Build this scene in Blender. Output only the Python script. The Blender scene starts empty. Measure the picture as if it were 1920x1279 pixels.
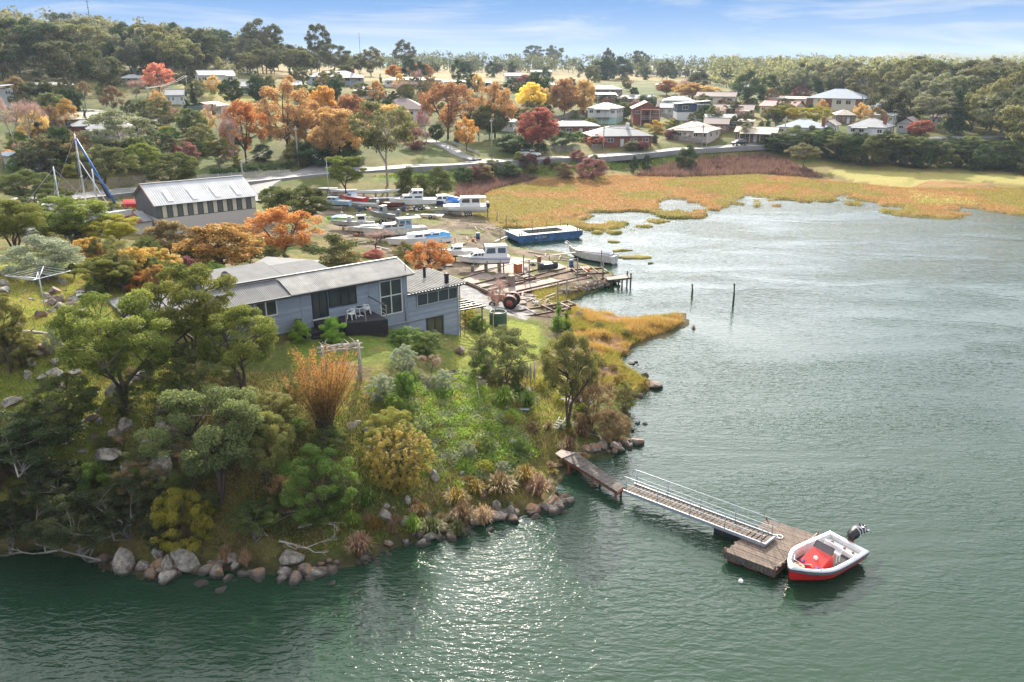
import bpy, bmesh, math, random
import numpy as np
from mathutils import Vector, Matrix, Euler
random.seed(7); rng = np.random.default_rng(7)
R = math.radians; PI = math.pi
S = bpy.context.scene; C = S.collection
# ------------------------------------------------------------------ camera, sky, sun, exposure
F, HC, PITCH = 1493.0, 25.0, R(19.1)          # focal length in photo pixels, camera height, downward tilt
cam = bpy.data.objects.new('camera', bpy.data.cameras.new('camera')); C.objects.link(cam)
cam.data.sensor_width = 36; cam.data.lens = 36*F/1920; cam.data.clip_end = 30000; cam.data.clip_start = .5
cam.location = (0, 0, HC); cam.rotation_euler = (PI/2-PITCH, 0, 0); S.camera = cam
SUN_EL, SUN_AZ = R(27), R(-2)
W = bpy.data.worlds.new('World'); S.world = W; W.use_nodes = True
def world():
    nt = W.node_tree; n = nt.nodes; n.clear(); L = nt.links.new
    out = n.new('ShaderNodeOutputWorld'); bg = n.new('ShaderNodeBackground'); bg.inputs[1].default_value = .1
    sky = n.new('ShaderNodeTexSky'); sky.sky_type = 'NISHITA'; sky.sun_disc = False
    sky.sun_elevation = SUN_EL; sky.sun_rotation = SUN_AZ
    sky.altitude = 200; sky.air_density = .9; sky.dust_density = 2.5; sky.ozone_density = 3.5
    tc = n.new('ShaderNodeTexCoord'); mp = n.new('ShaderNodeMapping'); mp.inputs[3].default_value = (1.0, 1.0, 5.5)
    mp.inputs[2].default_value = (0, R(9), 0)
    nz = n.new('ShaderNodeTexNoise'); nz.inputs['Scale'].default_value = 2.3; nz.inputs['Detail'].default_value = 7
    nz.inputs['Roughness'].default_value = .55; nz.inputs['Distortion'].default_value = .7
    cr = n.new('ShaderNodeValToRGB'); cr.color_ramp.elements[0].position = .44; cr.color_ramp.elements[1].position = .78
    cr.color_ramp.elements[1].color = (.75, .75, .75, 1)
    mx = n.new('ShaderNodeMix'); mx.data_type = 'RGBA'; mx.inputs[7].default_value = (5, 5, 5, 1)
    L(tc.outputs['Generated'], mp.inputs[0]); L(mp.outputs[0], nz.inputs['Vector'])
    sx = n.new('ShaderNodeSeparateXYZ'); L(tc.outputs['Generated'], sx.inputs[0]); mr = n.new('ShaderNodeMapRange'); L(sx.outputs[2], mr.inputs[0])
    for k, q in ((1, .05), (2, .22), (3, -.03), (4, .24)): mr.inputs[k].default_value = q      # the cirrus veil thickens overhead
    ad = n.new('ShaderNodeMath'); L(nz.outputs['Fac'], ad.inputs[0]); L(mr.outputs[0], ad.inputs[1]); L(ad.outputs[0], cr.inputs[0])
    tint = n.new('ShaderNodeMix'); tint.data_type = 'RGBA'; tint.blend_type = 'MULTIPLY'; tint.inputs[0].default_value = 1
    tint.inputs[7].default_value = (.9, .97, 1.1, 1)
    L(sky.outputs[0], tint.inputs[6]); L(cr.outputs[0], mx.inputs[0]); L(tint.outputs[2], mx.inputs[6])
    # thin cloud is brightest round the sun
    sd = n.new('ShaderNodeVectorMath'); sd.operation = 'DOT_PRODUCT'; L(tc.outputs['Generated'], sd.inputs[0]); sd.inputs[1].default_value = (math.sin(SUN_AZ)*math.cos(SUN_EL), math.cos(SUN_AZ)*math.cos(SUN_EL), math.sin(SUN_EL))
    m0 = n.new('ShaderNodeMath'); m0.operation = 'MAXIMUM'; m0.inputs[1].default_value = 0; L(sd.outputs['Value'], m0.inputs[0]); pw = n.new('ShaderNodeMath'); pw.operation = 'POWER'; pw.inputs[1].default_value = 4.5; L(m0.outputs[0], pw.inputs[0])
    ml = n.new('ShaderNodeMath'); ml.operation = 'MULTIPLY_ADD'; ml.inputs[1].default_value = 31; ml.inputs[2].default_value = 8.0; L(pw.outputs[0], ml.inputs[0]); cc = n.new('ShaderNodeCombineColor')
    for k in range(3): L(ml.outputs[0], cc.inputs[k])
    L(cc.outputs[0], mx.inputs[7])
    # the clear band low over the land: pale at the horizon, blue above, with wisps of cirrus
    hz_ = n.new('ShaderNodeMapRange'); L(sx.outputs[2], hz_.inputs[0]); hz_.inputs[1].default_value = -.004; hz_.inputs[2].default_value = .075
    band = n.new('ShaderNodeMix'); band.data_type = 'RGBA'; band.inputs[6].default_value = (2.45, 3.15, 4.1, 1); band.inputs[7].default_value = (.76, 1.85, 3.9, 1); L(hz_.outputs[0], band.inputs[0])
    mp2 = n.new('ShaderNodeMapping'); mp2.inputs[3].default_value = (3.2, 3.2, 26); mp2.inputs[2].default_value = (R(3), R(7), 0); mp2.inputs[1].default_value = (.35, .2, .3); L(tc.outputs['Generated'], mp2.inputs[0])
    n2 = n.new('ShaderNodeTexNoise'); n2.inputs['Scale'].default_value = 1.0; n2.inputs['Detail'].default_value = 8; n2.inputs['Roughness'].default_value = .6; n2.inputs['Distortion'].default_value = 1.2; L(mp2.outputs[0], n2.inputs['Vector'])
    c2 = n.new('ShaderNodeValToRGB'); c2.color_ramp.elements[0].position = .50; c2.color_ramp.elements[1].position = .74; c2.color_ramp.elements[1].color = (.8, .8, .8, 1); L(n2.outputs['Fac'], c2.inputs[0])
    wisp = n.new('ShaderNodeMix'); wisp.data_type = 'RGBA'; wisp.inputs[7].default_value = (3.6, 3.85, 4.2, 1); L(c2.outputs[0], wisp.inputs[0]); L(band.outputs[2], wisp.inputs[6])
    low = n.new('ShaderNodeMapRange'); low.interpolation_type = 'SMOOTHSTEP'; L(sx.outputs[2], low.inputs[0]); low.inputs[1].default_value = .065; low.inputs[2].default_value = .2
    fin = n.new('ShaderNodeMix'); fin.data_type = 'RGBA'; L(low.outputs[0], fin.inputs[0]); L(wisp.outputs[2], fin.inputs[6]); L(mx.outputs[2], fin.inputs[7]); L(fin.outputs[2], bg.inputs[0]); L(bg.outputs[0], out.inputs[0])
world()
sun = bpy.data.objects.new('sun', bpy.data.lights.new('sun', 'SUN')); C.objects.link(sun)
sun.data.energy = 5.0; sun.data.angle = R(.53); sun.data.color = (1, .9, .74)
sun.rotation_euler = (-(PI/2-SUN_EL), 0, -SUN_AZ)
S.view_settings.view_transform = 'Standard'; S.view_settings.look = 'None'; S.view_settings.gamma = 1
S.view_settings.exposure = 1.12; S.view_settings.use_curve_mapping = False
S.render.engine = 'CYCLES'; S.cycles.use_denoising = True; S.cycles.max_bounces = 5; S.cycles.transparent_max_bounces = 12
S.cycles.diffuse_bounces = 2; S.cycles.glossy_bounces = 2; S.cycles.transmission_bounces = 2; S.cycles.volume_bounces = 0
S.cycles.caustics_reflective = False; S.cycles.caustics_refractive = False; S.cycles.sample_clamp_indirect = 6; S.cycles.sample_clamp_direct = 6
# ------------------------------------------------------------------ geometry of the view: pixels of the photograph <-> places
CP, SP = math.cos(PITCH), math.sin(PITCH)
def ray(px, py):
    u = (639.5-py)/F
    return ((px-960)/F, CP+u*SP, -SP+u*CP)
def P(px, py, z=0.0):
    r = ray(px, py); t = (z-HC)/r[2]; return (r[0]*t, r[1]*t, z)
def zat(py, x, y, px=None):
    px = 960 if px is None else px
    r = ray(px, py); return HC+math.hypot(x, y)/math.hypot(r[0], r[1])*r[2]
def proj(x, y, z):
    d = y*CP-(z-HC)*SP; u = y*SP+(z-HC)*CP
    return 960+F*x/d, 639.5-F*u/d
def dep(x, y, z): return y*CP-(z-HC)*SP
def smooth(a, b, x):
    t = np.clip((x-a)/(b-a), 0, 1); return t*t*(3-2*t)
# value noise
_T = rng.random((256, 256))
def vnoise(x, y):
    x = np.asarray(x, float); y = np.asarray(y, float)
    i = np.floor(x).astype(int); j = np.floor(y).astype(int); fx = x-i; fy = y-j
    fx = fx*fx*(3-2*fx); fy = fy*fy*(3-2*fy); i &= 255; j &= 255; i1 = (i+1) & 255; j1 = (j+1) & 255
    return (_T[i, j]*(1-fx)+_T[i1, j]*fx)*(1-fy)+(_T[i, j1]*(1-fx)+_T[i1, j1]*fx)*fy
def fbm(x, y, s=1., o=4):
    r = 0; a = .5; t = 0
    for k in range(o):
        r = r+a*vnoise(x/s+17.3*k, y/s+9.1*k); t += a; a *= .5; s *= .5
    return r/t
def inpoly(x, y, poly):
    x = np.asarray(x); y = np.asarray(y); r = np.zeros(x.shape, bool); n = len(poly)
    for k in range(n):
        x0, y0 = poly[k]; x1, y1 = poly[(k+1) % n]
        if y0 == y1: continue
        r ^= ((y0 > y) != (y1 > y)) & (x < (x1-x0)*(y-y0)/(y1-y0)+x0)
    return r
# ------------------------------------------------------------------ terrain
SHORE_PX = [(-900, 1010), (-200, 1030), (0, 1040), (70, 1032), (180, 1052), (215, 1070), (270, 1086), (330, 1080), (400, 1075), (480, 1080), (560, 1082),
 (620, 1072), (690, 1058), (720, 1036), (780, 1018), (850, 1008), (900, 985), (960, 968), (1030, 958), (1056, 940), (1056, 915), (1048, 893),
 (1090, 868), (1150, 850), (1182, 836), (1178, 800), (1188, 760), (1212, 735), (1225, 722), (1198, 700), (1168, 682), (1192, 655), (1225, 640),
 (1270, 622), (1296, 603), (1288, 586), (1240, 592), (1180, 600), (1130, 592), (1085, 586), (1068, 578), (1075, 563), (1110, 550), (1150, 534),
 (1160, 522), (1140, 508), (1120, 500), (1085, 492), (1062, 474), (1040, 468), (1000, 470), (965, 462), (948, 450), (962, 438), (1000, 432),
 (1040, 428), (1100, 420), (1150, 412), (1215, 398), (1300, 385), (1390, 376), (1440, 376), (1490, 380), (1530, 372), (1560, 385),
 (1620, 387), (1680, 395), (1760, 399), (1820, 397), (1900, 409), (1950, 412), (2300, 430), (3000, 470)]
SHORE = [P(a, b)[:2] for a, b in SHORE_PX]+[(4000, 300), (6000, 12000), (-6000, 12000), (-6000, 0), (-300, -20)]
CTRL = [  # photo pixel, height above the water
 (690, 650, 5.75), (620, 640, 5.9), (600, 690, 5.5), (677, 715, 5.1), (740, 660, 5.5), (790, 655, 4.6), (850, 690, 3.1), (858, 628, 3.05), (880, 715, 2.8), (900, 650, 2.8), (960, 620, 2.2),
 (1000, 600, 1.6), (1010, 650, 2.0), (1060, 640, 1.0), (960, 575, 1.3), (950, 540, 1.1), (1000, 515, 1.0), (1090, 500, .6), (880, 480, 1.25), (940, 470, .8), (760, 430, 1.7), (860, 430, 1.2), (700, 385, 2.2), (640, 372, 2.7), (620, 430, 2.6), (560, 480, 3.6),
 (520, 600, 6.6), (420, 640, 6.8), (300, 560, 8.0), (300, 640, 7.4), (100, 560, 9.0), (60, 640, 8.4), (50, 500, 9.2), (-60, 560, 9.8), (-300, 600, 10), (0, 700, 7.4), (100, 720, 6.6), (200, 520, 8.6), (230, 700, 6.3), (240, 775, 5.3),
 (0, 800, 5.6), (110, 830, 4.6), (250, 850, 3.7), (0, 900, 3.2), (150, 930, 2.4), (250, 930, 2.4), (0, 980, 1.4), (-300, 900, 3.5), (350, 780, 5.0), (450, 735, 5.4), (350, 880, 3.2), (420, 930, 2.2), (350, 1000, 1.2), (450, 1010, 1.0), (520, 850, 3.7), (560, 930, 1.9),
 (600, 800, 4.2), (610, 835, 3.6), (700, 900, 2.2), (640, 970, 1.2), (730, 960, 1.1), (760, 725, 4.6), (830, 745, 3.4), (800, 800, 3.2), (800, 880, 1.9), (900, 760, 2.6), (900, 850, 1.7), (880, 920, 1.0), (960, 800, 2.0), (1000, 850, 1.2), (960, 900, .9), (1000, 720, 2.0), (1060, 700, 1.5), (1050, 780, 1.4), (1100, 760, 1.0), (1130, 700, .8), (1150, 640, .5), (1220, 610, .4),
 (380, 430, 3.2), (300, 410, 3.6), (480, 420, 3.2), (460, 500, 4.6), (300, 480, 5.6), (150, 450, 5.0), (50, 420, 5.0), (-150, 430, 5.5), (200, 375, 5.0), (60, 390, 5.2), (450, 350, 4.2), (560, 345, 3.9), (600, 318, 4.2), (690, 325, 4.0), (650, 350, 3.4), (750, 345, 3.0), (740, 310, 4.5), (850, 306, 4.3), (960, 299, 4.2), (1080, 291, 4.2), (1200, 284, 4.2), (1320, 276, 4.4), (1450, 269, 4.6), (1640, 262, 5.0), (1900, 262, 5.0), (-200, 370, 5.5),
 (850, 345, 1.2), (860, 375, .7), (960, 318, 1.9), (960, 340, .5), (900, 365, .45), (1000, 355, .4), (1000, 400, .35), (1200, 340, .4), (1200, 302, 2.0), (1200, 322, .5), (1200, 370, .3), (1330, 300, 1.8), (1330, 325, .5), (1450, 292, 2.0), (1450, 318, .7), (1400, 345, .4), (1600, 350, .4), (1600, 325, .8), (1700, 360, .4), (1850, 325, .9), (1900, 390, .4), (1750, 345, .8), (1800, 375, .45), (2200, 380, .5), (2200, 320, 1), (1600, 290, 3), (1800, 290, 2.6), (2100, 280, 3.5),
 (1170, 273, 5.0), (1120, 232, 6.7), (1290, 228, 7.2), (1300, 262, 5.4), (1430, 264, 5.2), (1500, 255, 5.6), (1620, 256, 5.6), (1690, 250, 6), (1560, 206, 9.4), (1400, 222, 7.6), (1450, 214, 8.4), (1340, 200, 9.6), (1200, 196, 10), (1060, 250, 6), (1010, 275, 5), (900, 280, 5.2), (800, 290, 5.2), (900, 240, 7.6), (740, 225, 9.4), (640, 280, 6), (560, 270, 7), (460, 300, 6), (1890, 224, 7.5), (1800, 250, 6),
 (20, 330, 7.0), (150, 330, 6.4), (280, 320, 6.2), (380, 320, 6.0), (80, 300, 8), (160, 246, 10.5), (60, 250, 10.5), (280, 250, 10), (380, 235, 11.0), (430, 200, 13.5), (180, 205, 13.5), (60, 205, 13.5), (-150, 250, 12), (300, 175, 16.5), (400, 164, 18), (100, 172, 17), (20, 178, 17), (560, 190, 14.5), (640, 160, 18), (800, 162, 17.4), (900, 190, 13), (1000, 160, 16.6), (1130, 172, 14.4), (-200, 190, 17)]
FARC = [  # bearing from the camera in photo columns, distance, height
 (-300, 420, 26), (0, 420, 26), (150, 400, 25), (300, 420, 24), (430, 420, 22), (520, 400, 20.5), (650, 420, 20), (800, 420, 18.6), (950, 420, 17.5), (1100, 420, 15.5), (1300, 420, 13), (1500, 420, 11.5), (1700, 400, 9), (1900, 400, 9), (2200, 400, 9),
 (-400, 560, 36), (0, 560, 36), (150, 560, 34), (300, 560, 31), (430, 580, 27), (520, 560, 23.5), (650, 560, 21), (800, 560, 19.5), (950, 560, 18.5), (1100, 560, 16.5), (1300, 580, 15), (1500, 580, 13), (1700, 580, 11), (1900, 580, 11), (2200, 600, 11),
 (-400, 850, 46), (0, 850, 44), (300, 850, 34), (520, 850, 25), (650, 850, 22), (800, 850, 21.5), (950, 850, 21), (1300, 850, 19), (1600, 850, 17), (1900, 850, 15), (2300, 850, 15),
 (-400, 1500, 46), (300, 1500, 36), (650, 1500, 24), (950, 1500, 23.2), (1300, 1500, 22.5), (1700, 1500, 20), (2300, 1500, 20),
 (-400, 3200, 40), (400, 3200, 30), (960, 3200, 24), (1500, 3200, 24), (2300, 3200, 24)]
def _uv(x, y): return np.arctan2(x, y)*1.3, np.log(np.hypot(x, y))
_pts = [P(a, b, z) for a, b, z in CTRL]
for a, D, z in FARC:
    az = math.atan2((a-960)/F, CP+.33*SP); _pts.append((D*math.sin(az), D*math.cos(az), z))
_pts = np.array(_pts); _u, _v = _uv(_pts[:, 0], _pts[:, 1])
def _K(r2): return np.where(r2 > 0, r2*np.log(r2+1e-12), 0)
def _tps():
    n = len(_u); A = np.zeros((n+3, n+3)); A[:n, :n] = _K((_u[:, None]-_u)**2+(_v[:, None]-_v)**2)+np.eye(n)*4e-4
    A[:n, n] = 1; A[:n, n+1] = _u; A[:n, n+2] = _v; A[n:, :n] = A[:n, n:].T
    b = np.zeros(n+3); b[:n] = _pts[:, 2]; return np.linalg.solve(A, b)
_w = _tps()
def tps(x, y):
    u, v = _uv(x, y); r = _w[-3]+_w[-2]*u+_w[-1]*v
    for k in range(len(_u)): r = r+_w[k]*_K((u-_u[k])**2+(v-_v[k])**2)
    return r
def sdist(x, y):
    d2 = np.full(x.shape, 1e18); n = len(SHORE)
    for k in range(n):
        x0, y0 = SHORE[k]; x1, y1 = SHORE[(k+1) % n]; dx, dy = x1-x0, y1-y0
        t = np.clip(((x-x0)*dx+(y-y0)*dy)/(dx*dx+dy*dy), 0, 1); d2 = np.minimum(d2, (x-x0-t*dx)**2+(y-y0-t*dy)**2)
    return np.sqrt(d2)*np.where(inpoly(x, y, SHORE), 1, -1)
MARSH_PX = [(850, 385), (870, 350), (960, 335), (1100, 325), (1300, 322), (1450, 318), (1560, 335), (1700, 350), (1720, 330), (1930, 350), (2600, 380), (3000, 500), (1900, 440), (1300, 460), (1250, 500), (1150, 470), (1095, 430), (1060, 428), (960, 445), (920, 410)]
ISLE = [(1165, 470, 25, 3), (1185, 482, 32, 4), (1215, 494, 10, 2), (1152, 424, 24, 4), (1152, 453, 16, 3), (1065, 428, 14, 3), (1230, 415, 22, 4), (1210, 424, 20, 3)]
def height(x, y):
    x = np.asarray(x, float); y = np.asarray(y, float); base = tps(x, y); d = sdist(x, y); D = np.hypot(x, y)
    px, py = proj(x, y, np.zeros_like(x)+.3)
    m = inpoly(px, py, MARSH_PX) & (y > 70)
    dm = d+np.where(m, (fbm(x*.9, y*.7, 7, 6)-.53)*np.where(px < 1600, 75, 34)*np.exp(-np.abs(d)/20)+(fbm(x+31, y, 3., 4)-.52)*26*np.exp(-np.abs(d)/11)+1.2, (fbm(x, y, 2.2, 3)-.5)*1.6*np.exp(-np.abs(d)/4))
    mh = .30+.22*(fbm(x, y, 5, 4)-.5)+.05*(fbm(x, y, 1.2, 2)-.5)
    base = np.where(m, mh+np.clip(base-.6, 0, 9)*.8, np.maximum(base, .3))
    rough = (fbm(x, y, 3.0, 4)-.5)*np.where(D < 75, .55, .35)*np.where(m, 0, 1)*smooth(.5, 4, d)
    w = np.where(m, .9, 3.2)
    land = base*smooth(-.1, 1, dm/w)+rough+.02
    sea = -np.minimum(4.5, .1+np.abs(dm)*np.where(m, .10, .28))
    h = np.where(dm > 0, land, sea)
    for ix, iy, rx, ry in ISLE:
        X, Y, _ = P(ix, iy); sx = rx/F*dep(X, Y, 0); sy = abs(P(ix, iy-ry)[1]-Y)
        q = ((x-X)/sx)**2+((y-Y)/sy)**2+(fbm(x+ix, y, 1.3, 4)-.5)*3.2
        h = np.where(q < 1, np.maximum(h, .03+.13*(1-q)), h)
    return h
NA, ND = 440, 640
AZ = np.linspace(R(-50), R(50), NA)
LD = np.concatenate([np.linspace(math.log(20), math.log(150), 450), np.linspace(math.log(150), math.log(1200), 161)[1:], np.linspace(math.log(1200), math.log(3200), 21)[1:]]); ND = len(LD)
_A, _L = np.meshgrid(AZ, LD, indexing='ij'); TX = np.exp(_L)*np.sin(_A); TY = np.exp(_L)*np.cos(_A)
TZ = height(TX, TY)
def hz(x, y):
    a = (math.atan2(x, y)-AZ[0])/(AZ[1]-AZ[0]); l = math.log(max(math.hypot(x, y), 20.01)); a = min(max(a, 0), NA-1.001)
    j = min(int(np.searchsorted(LD, l))-1, ND-2); j = max(j, 0); i = int(a); fa = a-i; fl = min(max((l-LD[j])/(LD[j+1]-LD[j]), 0), 1)
    return float((TZ[i, j]*(1-fa)+TZ[i+1, j]*fa)*(1-fl)+(TZ[i, j+1]*(1-fa)+TZ[i+1, j+1]*fa)*fl)
def G(px, py):
    """the place on the ground seen at a photo pixel"""
    r = ray(px, py); D = 22.
    prev = D
    while D < 2500:
        k = D/math.hypot(r[0], r[1]); z = HC+r[2]*k
        if z <= hz(r[0]*k, r[1]*k):
            lo, hi = prev, D
            for _ in range(18):
                m = (lo+hi)/2; k = m/math.hypot(r[0], r[1])
                if HC+r[2]*k <= hz(r[0]*k, r[1]*k): hi = m
                else: lo = m
            k = hi/math.hypot(r[0], r[1]); return Vector((r[0]*k, r[1]*k, HC+r[2]*k))
        prev = D; D *= 1.006
    k = 2500/math.hypot(r[0], r[1]); return Vector((r[0]*k, r[1]*k, hz(r[0]*k, r[1]*k)))
# ------------------------------------------------------------------ materials
MATS = {}
AUTO = []
def nodes(name):
    m = bpy.data.materials.new(name); m.use_nodes = True; nt = m.node_tree; b = nt.nodes['Principled BSDF']
    return m, nt, b
def mat(name, col, rough=.7, metal=0., var=.18, scale=6., bump=0., spec=.4, col2=None, stretch=None, coat=0.):
    """a surface with its own colour, mottled by noise in the object's own space"""
    if name in MATS: return MATS[name]
    m, nt, b = nodes(name); n = nt.nodes; L = nt.links.new
    tc = n.new('ShaderNodeTexCoord'); mp = n.new('ShaderNodeMapping'); L(tc.outputs['Object'], mp.inputs[0])
    if stretch: mp.inputs[3].default_value = stretch
    nz = n.new('ShaderNodeTexNoise'); nz.inputs['Scale'].default_value = scale; nz.inputs['Detail'].default_value = 5; nz.inputs['Roughness'].default_value = .65
    L(mp.outputs[0], nz.inputs['Vector'])
    cr = n.new('ShaderNodeValToRGB'); c2 = col2 or tuple(c*(1-2.2*var) for c in col); e = cr.color_ramp.elements
    e[0].position = .36; e[1].position = .64; e[0].color = (*[max(0, v) for v in c2], 1); e[1].color = (*col, 1)
    oi = n.new('ShaderNodeObjectInfo'); hs = n.new('ShaderNodeHueSaturation'); mr = n.new('ShaderNodeMapRange')
    mr.inputs[3].default_value = 1-var*.6; mr.inputs[4].default_value = 1+var*.6; L(oi.outputs['Random'], mr.inputs[0]); L(mr.outputs[0], hs.inputs['Value'])
    L(nz.outputs['Fac'], cr.inputs[0]); L(cr.outputs[0], hs.inputs['Color']); L(hs.outputs[0], b.inputs['Base Color'])
    b.inputs['Roughness'].default_value = rough; b.inputs['Metallic'].default_value = metal; b.inputs['Specular IOR Level'].default_value = spec
    if coat: b.inputs['Coat Weight'].default_value = coat
    if bump:
        bp = n.new('ShaderNodeBump'); bp.inputs['Strength'].default_value = bump; bp.inputs['Distance'].default_value = .05
        L(nz.outputs['Fac'], bp.inputs['Height']); L(bp.outputs[0], b.inputs['Normal'])
    MATS[name] = m; return m
def glassmat(name='window_glass', col=(.035, .042, .045)):
    if name in MATS: return MATS[name]
    m, nt, b = nodes(name); b.inputs['Base Color'].default_value = (*col, 1); b.inputs['Roughness'].default_value = .04; b.inputs['Specular IOR Level'].default_value = .8
    MATS[name] = m; return m
def leafmat(name, ca, cb, trans=.45, cc=None, gain=1.8):
    """leaf colours: two leaf tones, a rarer third, varied leaf by leaf and plant by plant"""
    if name in MATS: return MATS[name]
    m, nt, b = nodes(name); n = nt.nodes; L = nt.links.new; n.remove(b)
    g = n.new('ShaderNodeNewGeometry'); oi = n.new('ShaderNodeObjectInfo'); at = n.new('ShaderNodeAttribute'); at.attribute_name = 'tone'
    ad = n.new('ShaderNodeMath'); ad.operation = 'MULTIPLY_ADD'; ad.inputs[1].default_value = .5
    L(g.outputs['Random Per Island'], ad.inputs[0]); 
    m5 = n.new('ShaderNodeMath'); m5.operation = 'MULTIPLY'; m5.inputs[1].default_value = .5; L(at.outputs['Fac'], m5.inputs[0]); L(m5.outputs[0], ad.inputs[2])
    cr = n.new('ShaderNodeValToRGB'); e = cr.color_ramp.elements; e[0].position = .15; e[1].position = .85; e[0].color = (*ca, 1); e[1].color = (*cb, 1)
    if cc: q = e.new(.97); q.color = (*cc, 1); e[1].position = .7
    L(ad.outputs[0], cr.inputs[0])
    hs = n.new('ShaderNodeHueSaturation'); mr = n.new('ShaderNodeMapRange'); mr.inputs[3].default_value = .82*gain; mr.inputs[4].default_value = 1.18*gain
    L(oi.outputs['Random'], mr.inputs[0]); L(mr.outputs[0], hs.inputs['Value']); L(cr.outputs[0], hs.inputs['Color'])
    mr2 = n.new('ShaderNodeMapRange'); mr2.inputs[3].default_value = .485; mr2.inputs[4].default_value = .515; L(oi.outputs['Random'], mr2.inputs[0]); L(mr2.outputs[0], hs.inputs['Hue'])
    d = n.new('ShaderNodeBsdfDiffuse'); t = n.new('ShaderNodeBsdfTranslucent'); gl = n.new('ShaderNodeBsdfGlossy'); gl.inputs['Roughness'].default_value = .45
    gl.inputs['Color'].default_value = (.75, .75, .7, 1)
    L(hs.outputs[0], d.inputs[0]); L(hs.outputs[0], t.inputs[0])
    ms = n.new('ShaderNodeMixShader'); ms.inputs[0].default_value = trans; L(d.outputs[0], ms.inputs[1]); L(t.outputs[0], ms.inputs[2])
    ms2 = n.new('ShaderNodeMixShader'); ms2.inputs[0].default_value = .02; L(ms.outputs[0], ms2.inputs[1]); L(gl.outputs[0], ms2.inputs[2])
    L(ms2.outputs[0], n['Material Output'].inputs[0]); MATS[name] = m; return m
# ------------------------------------------------------------------ object helpers
def mesh_np(name, v, f, m=None, smooth_=False, tone=None, col=None):
    """v (N,3), f (M,k) numpy"""
    me = bpy.data.meshes.new(name); v = np.asarray(v, np.float32); f = np.asarray(f, np.int32); k = f.shape[1]
    me.vertices.add(len(v)); me.vertices.foreach_set('co', v.ravel()); me.loops.add(f.size); me.loops.foreach_set('vertex_index', f.ravel())
    me.polygons.add(len(f)); me.polygons.foreach_set('loop_start', np.arange(0, f.size, k, dtype=np.int32))
    if smooth_: me.polygons.foreach_set('use_smooth', np.ones(len(f), bool))
    if tone is not None: a = me.attributes.new('tone', 'FLOAT', 'POINT'); a.data.foreach_set('value', np.asarray(tone, np.float32))
    if col is not None: a = me.attributes.new('ground_colour', 'FLOAT_COLOR', 'POINT'); a.data.foreach_set('color', np.asarray(col, np.float32).ravel())
    me.update(calc_edges=True)
    if m: me.materials.append(m)
    return me
def link(name, me, parent=None, loc=None, rz=None, scale=None):
    o = bpy.data.objects.new(name, me); C.objects.link(o)
    if parent: o.parent = parent
    if loc is not None: o.location = loc
    if rz is not None: o.rotation_euler = (0, 0, rz)
    if scale is not None: o.scale = scale
    return o
def tag(o, label, cat, group=None, kind=None):
    o['label'] = label; o['category'] = cat
    if group: o['group'] = group
    if kind: o['kind'] = kind
    return o
def thing(name, label, cat, loc=(0, 0, 0), rz=0., group=None):
    o = bpy.data.objects.new(name, None); C.objects.link(o); o.location = loc; o.rotation_euler = (0, 0, rz); o.empty_display_size = .2
    return tag(o, label, cat, group)
def struct(name, me, label=None):
    o = link(name, me); o['kind'] = 'structure'
    if label: o['label'] = label
    return o
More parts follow.
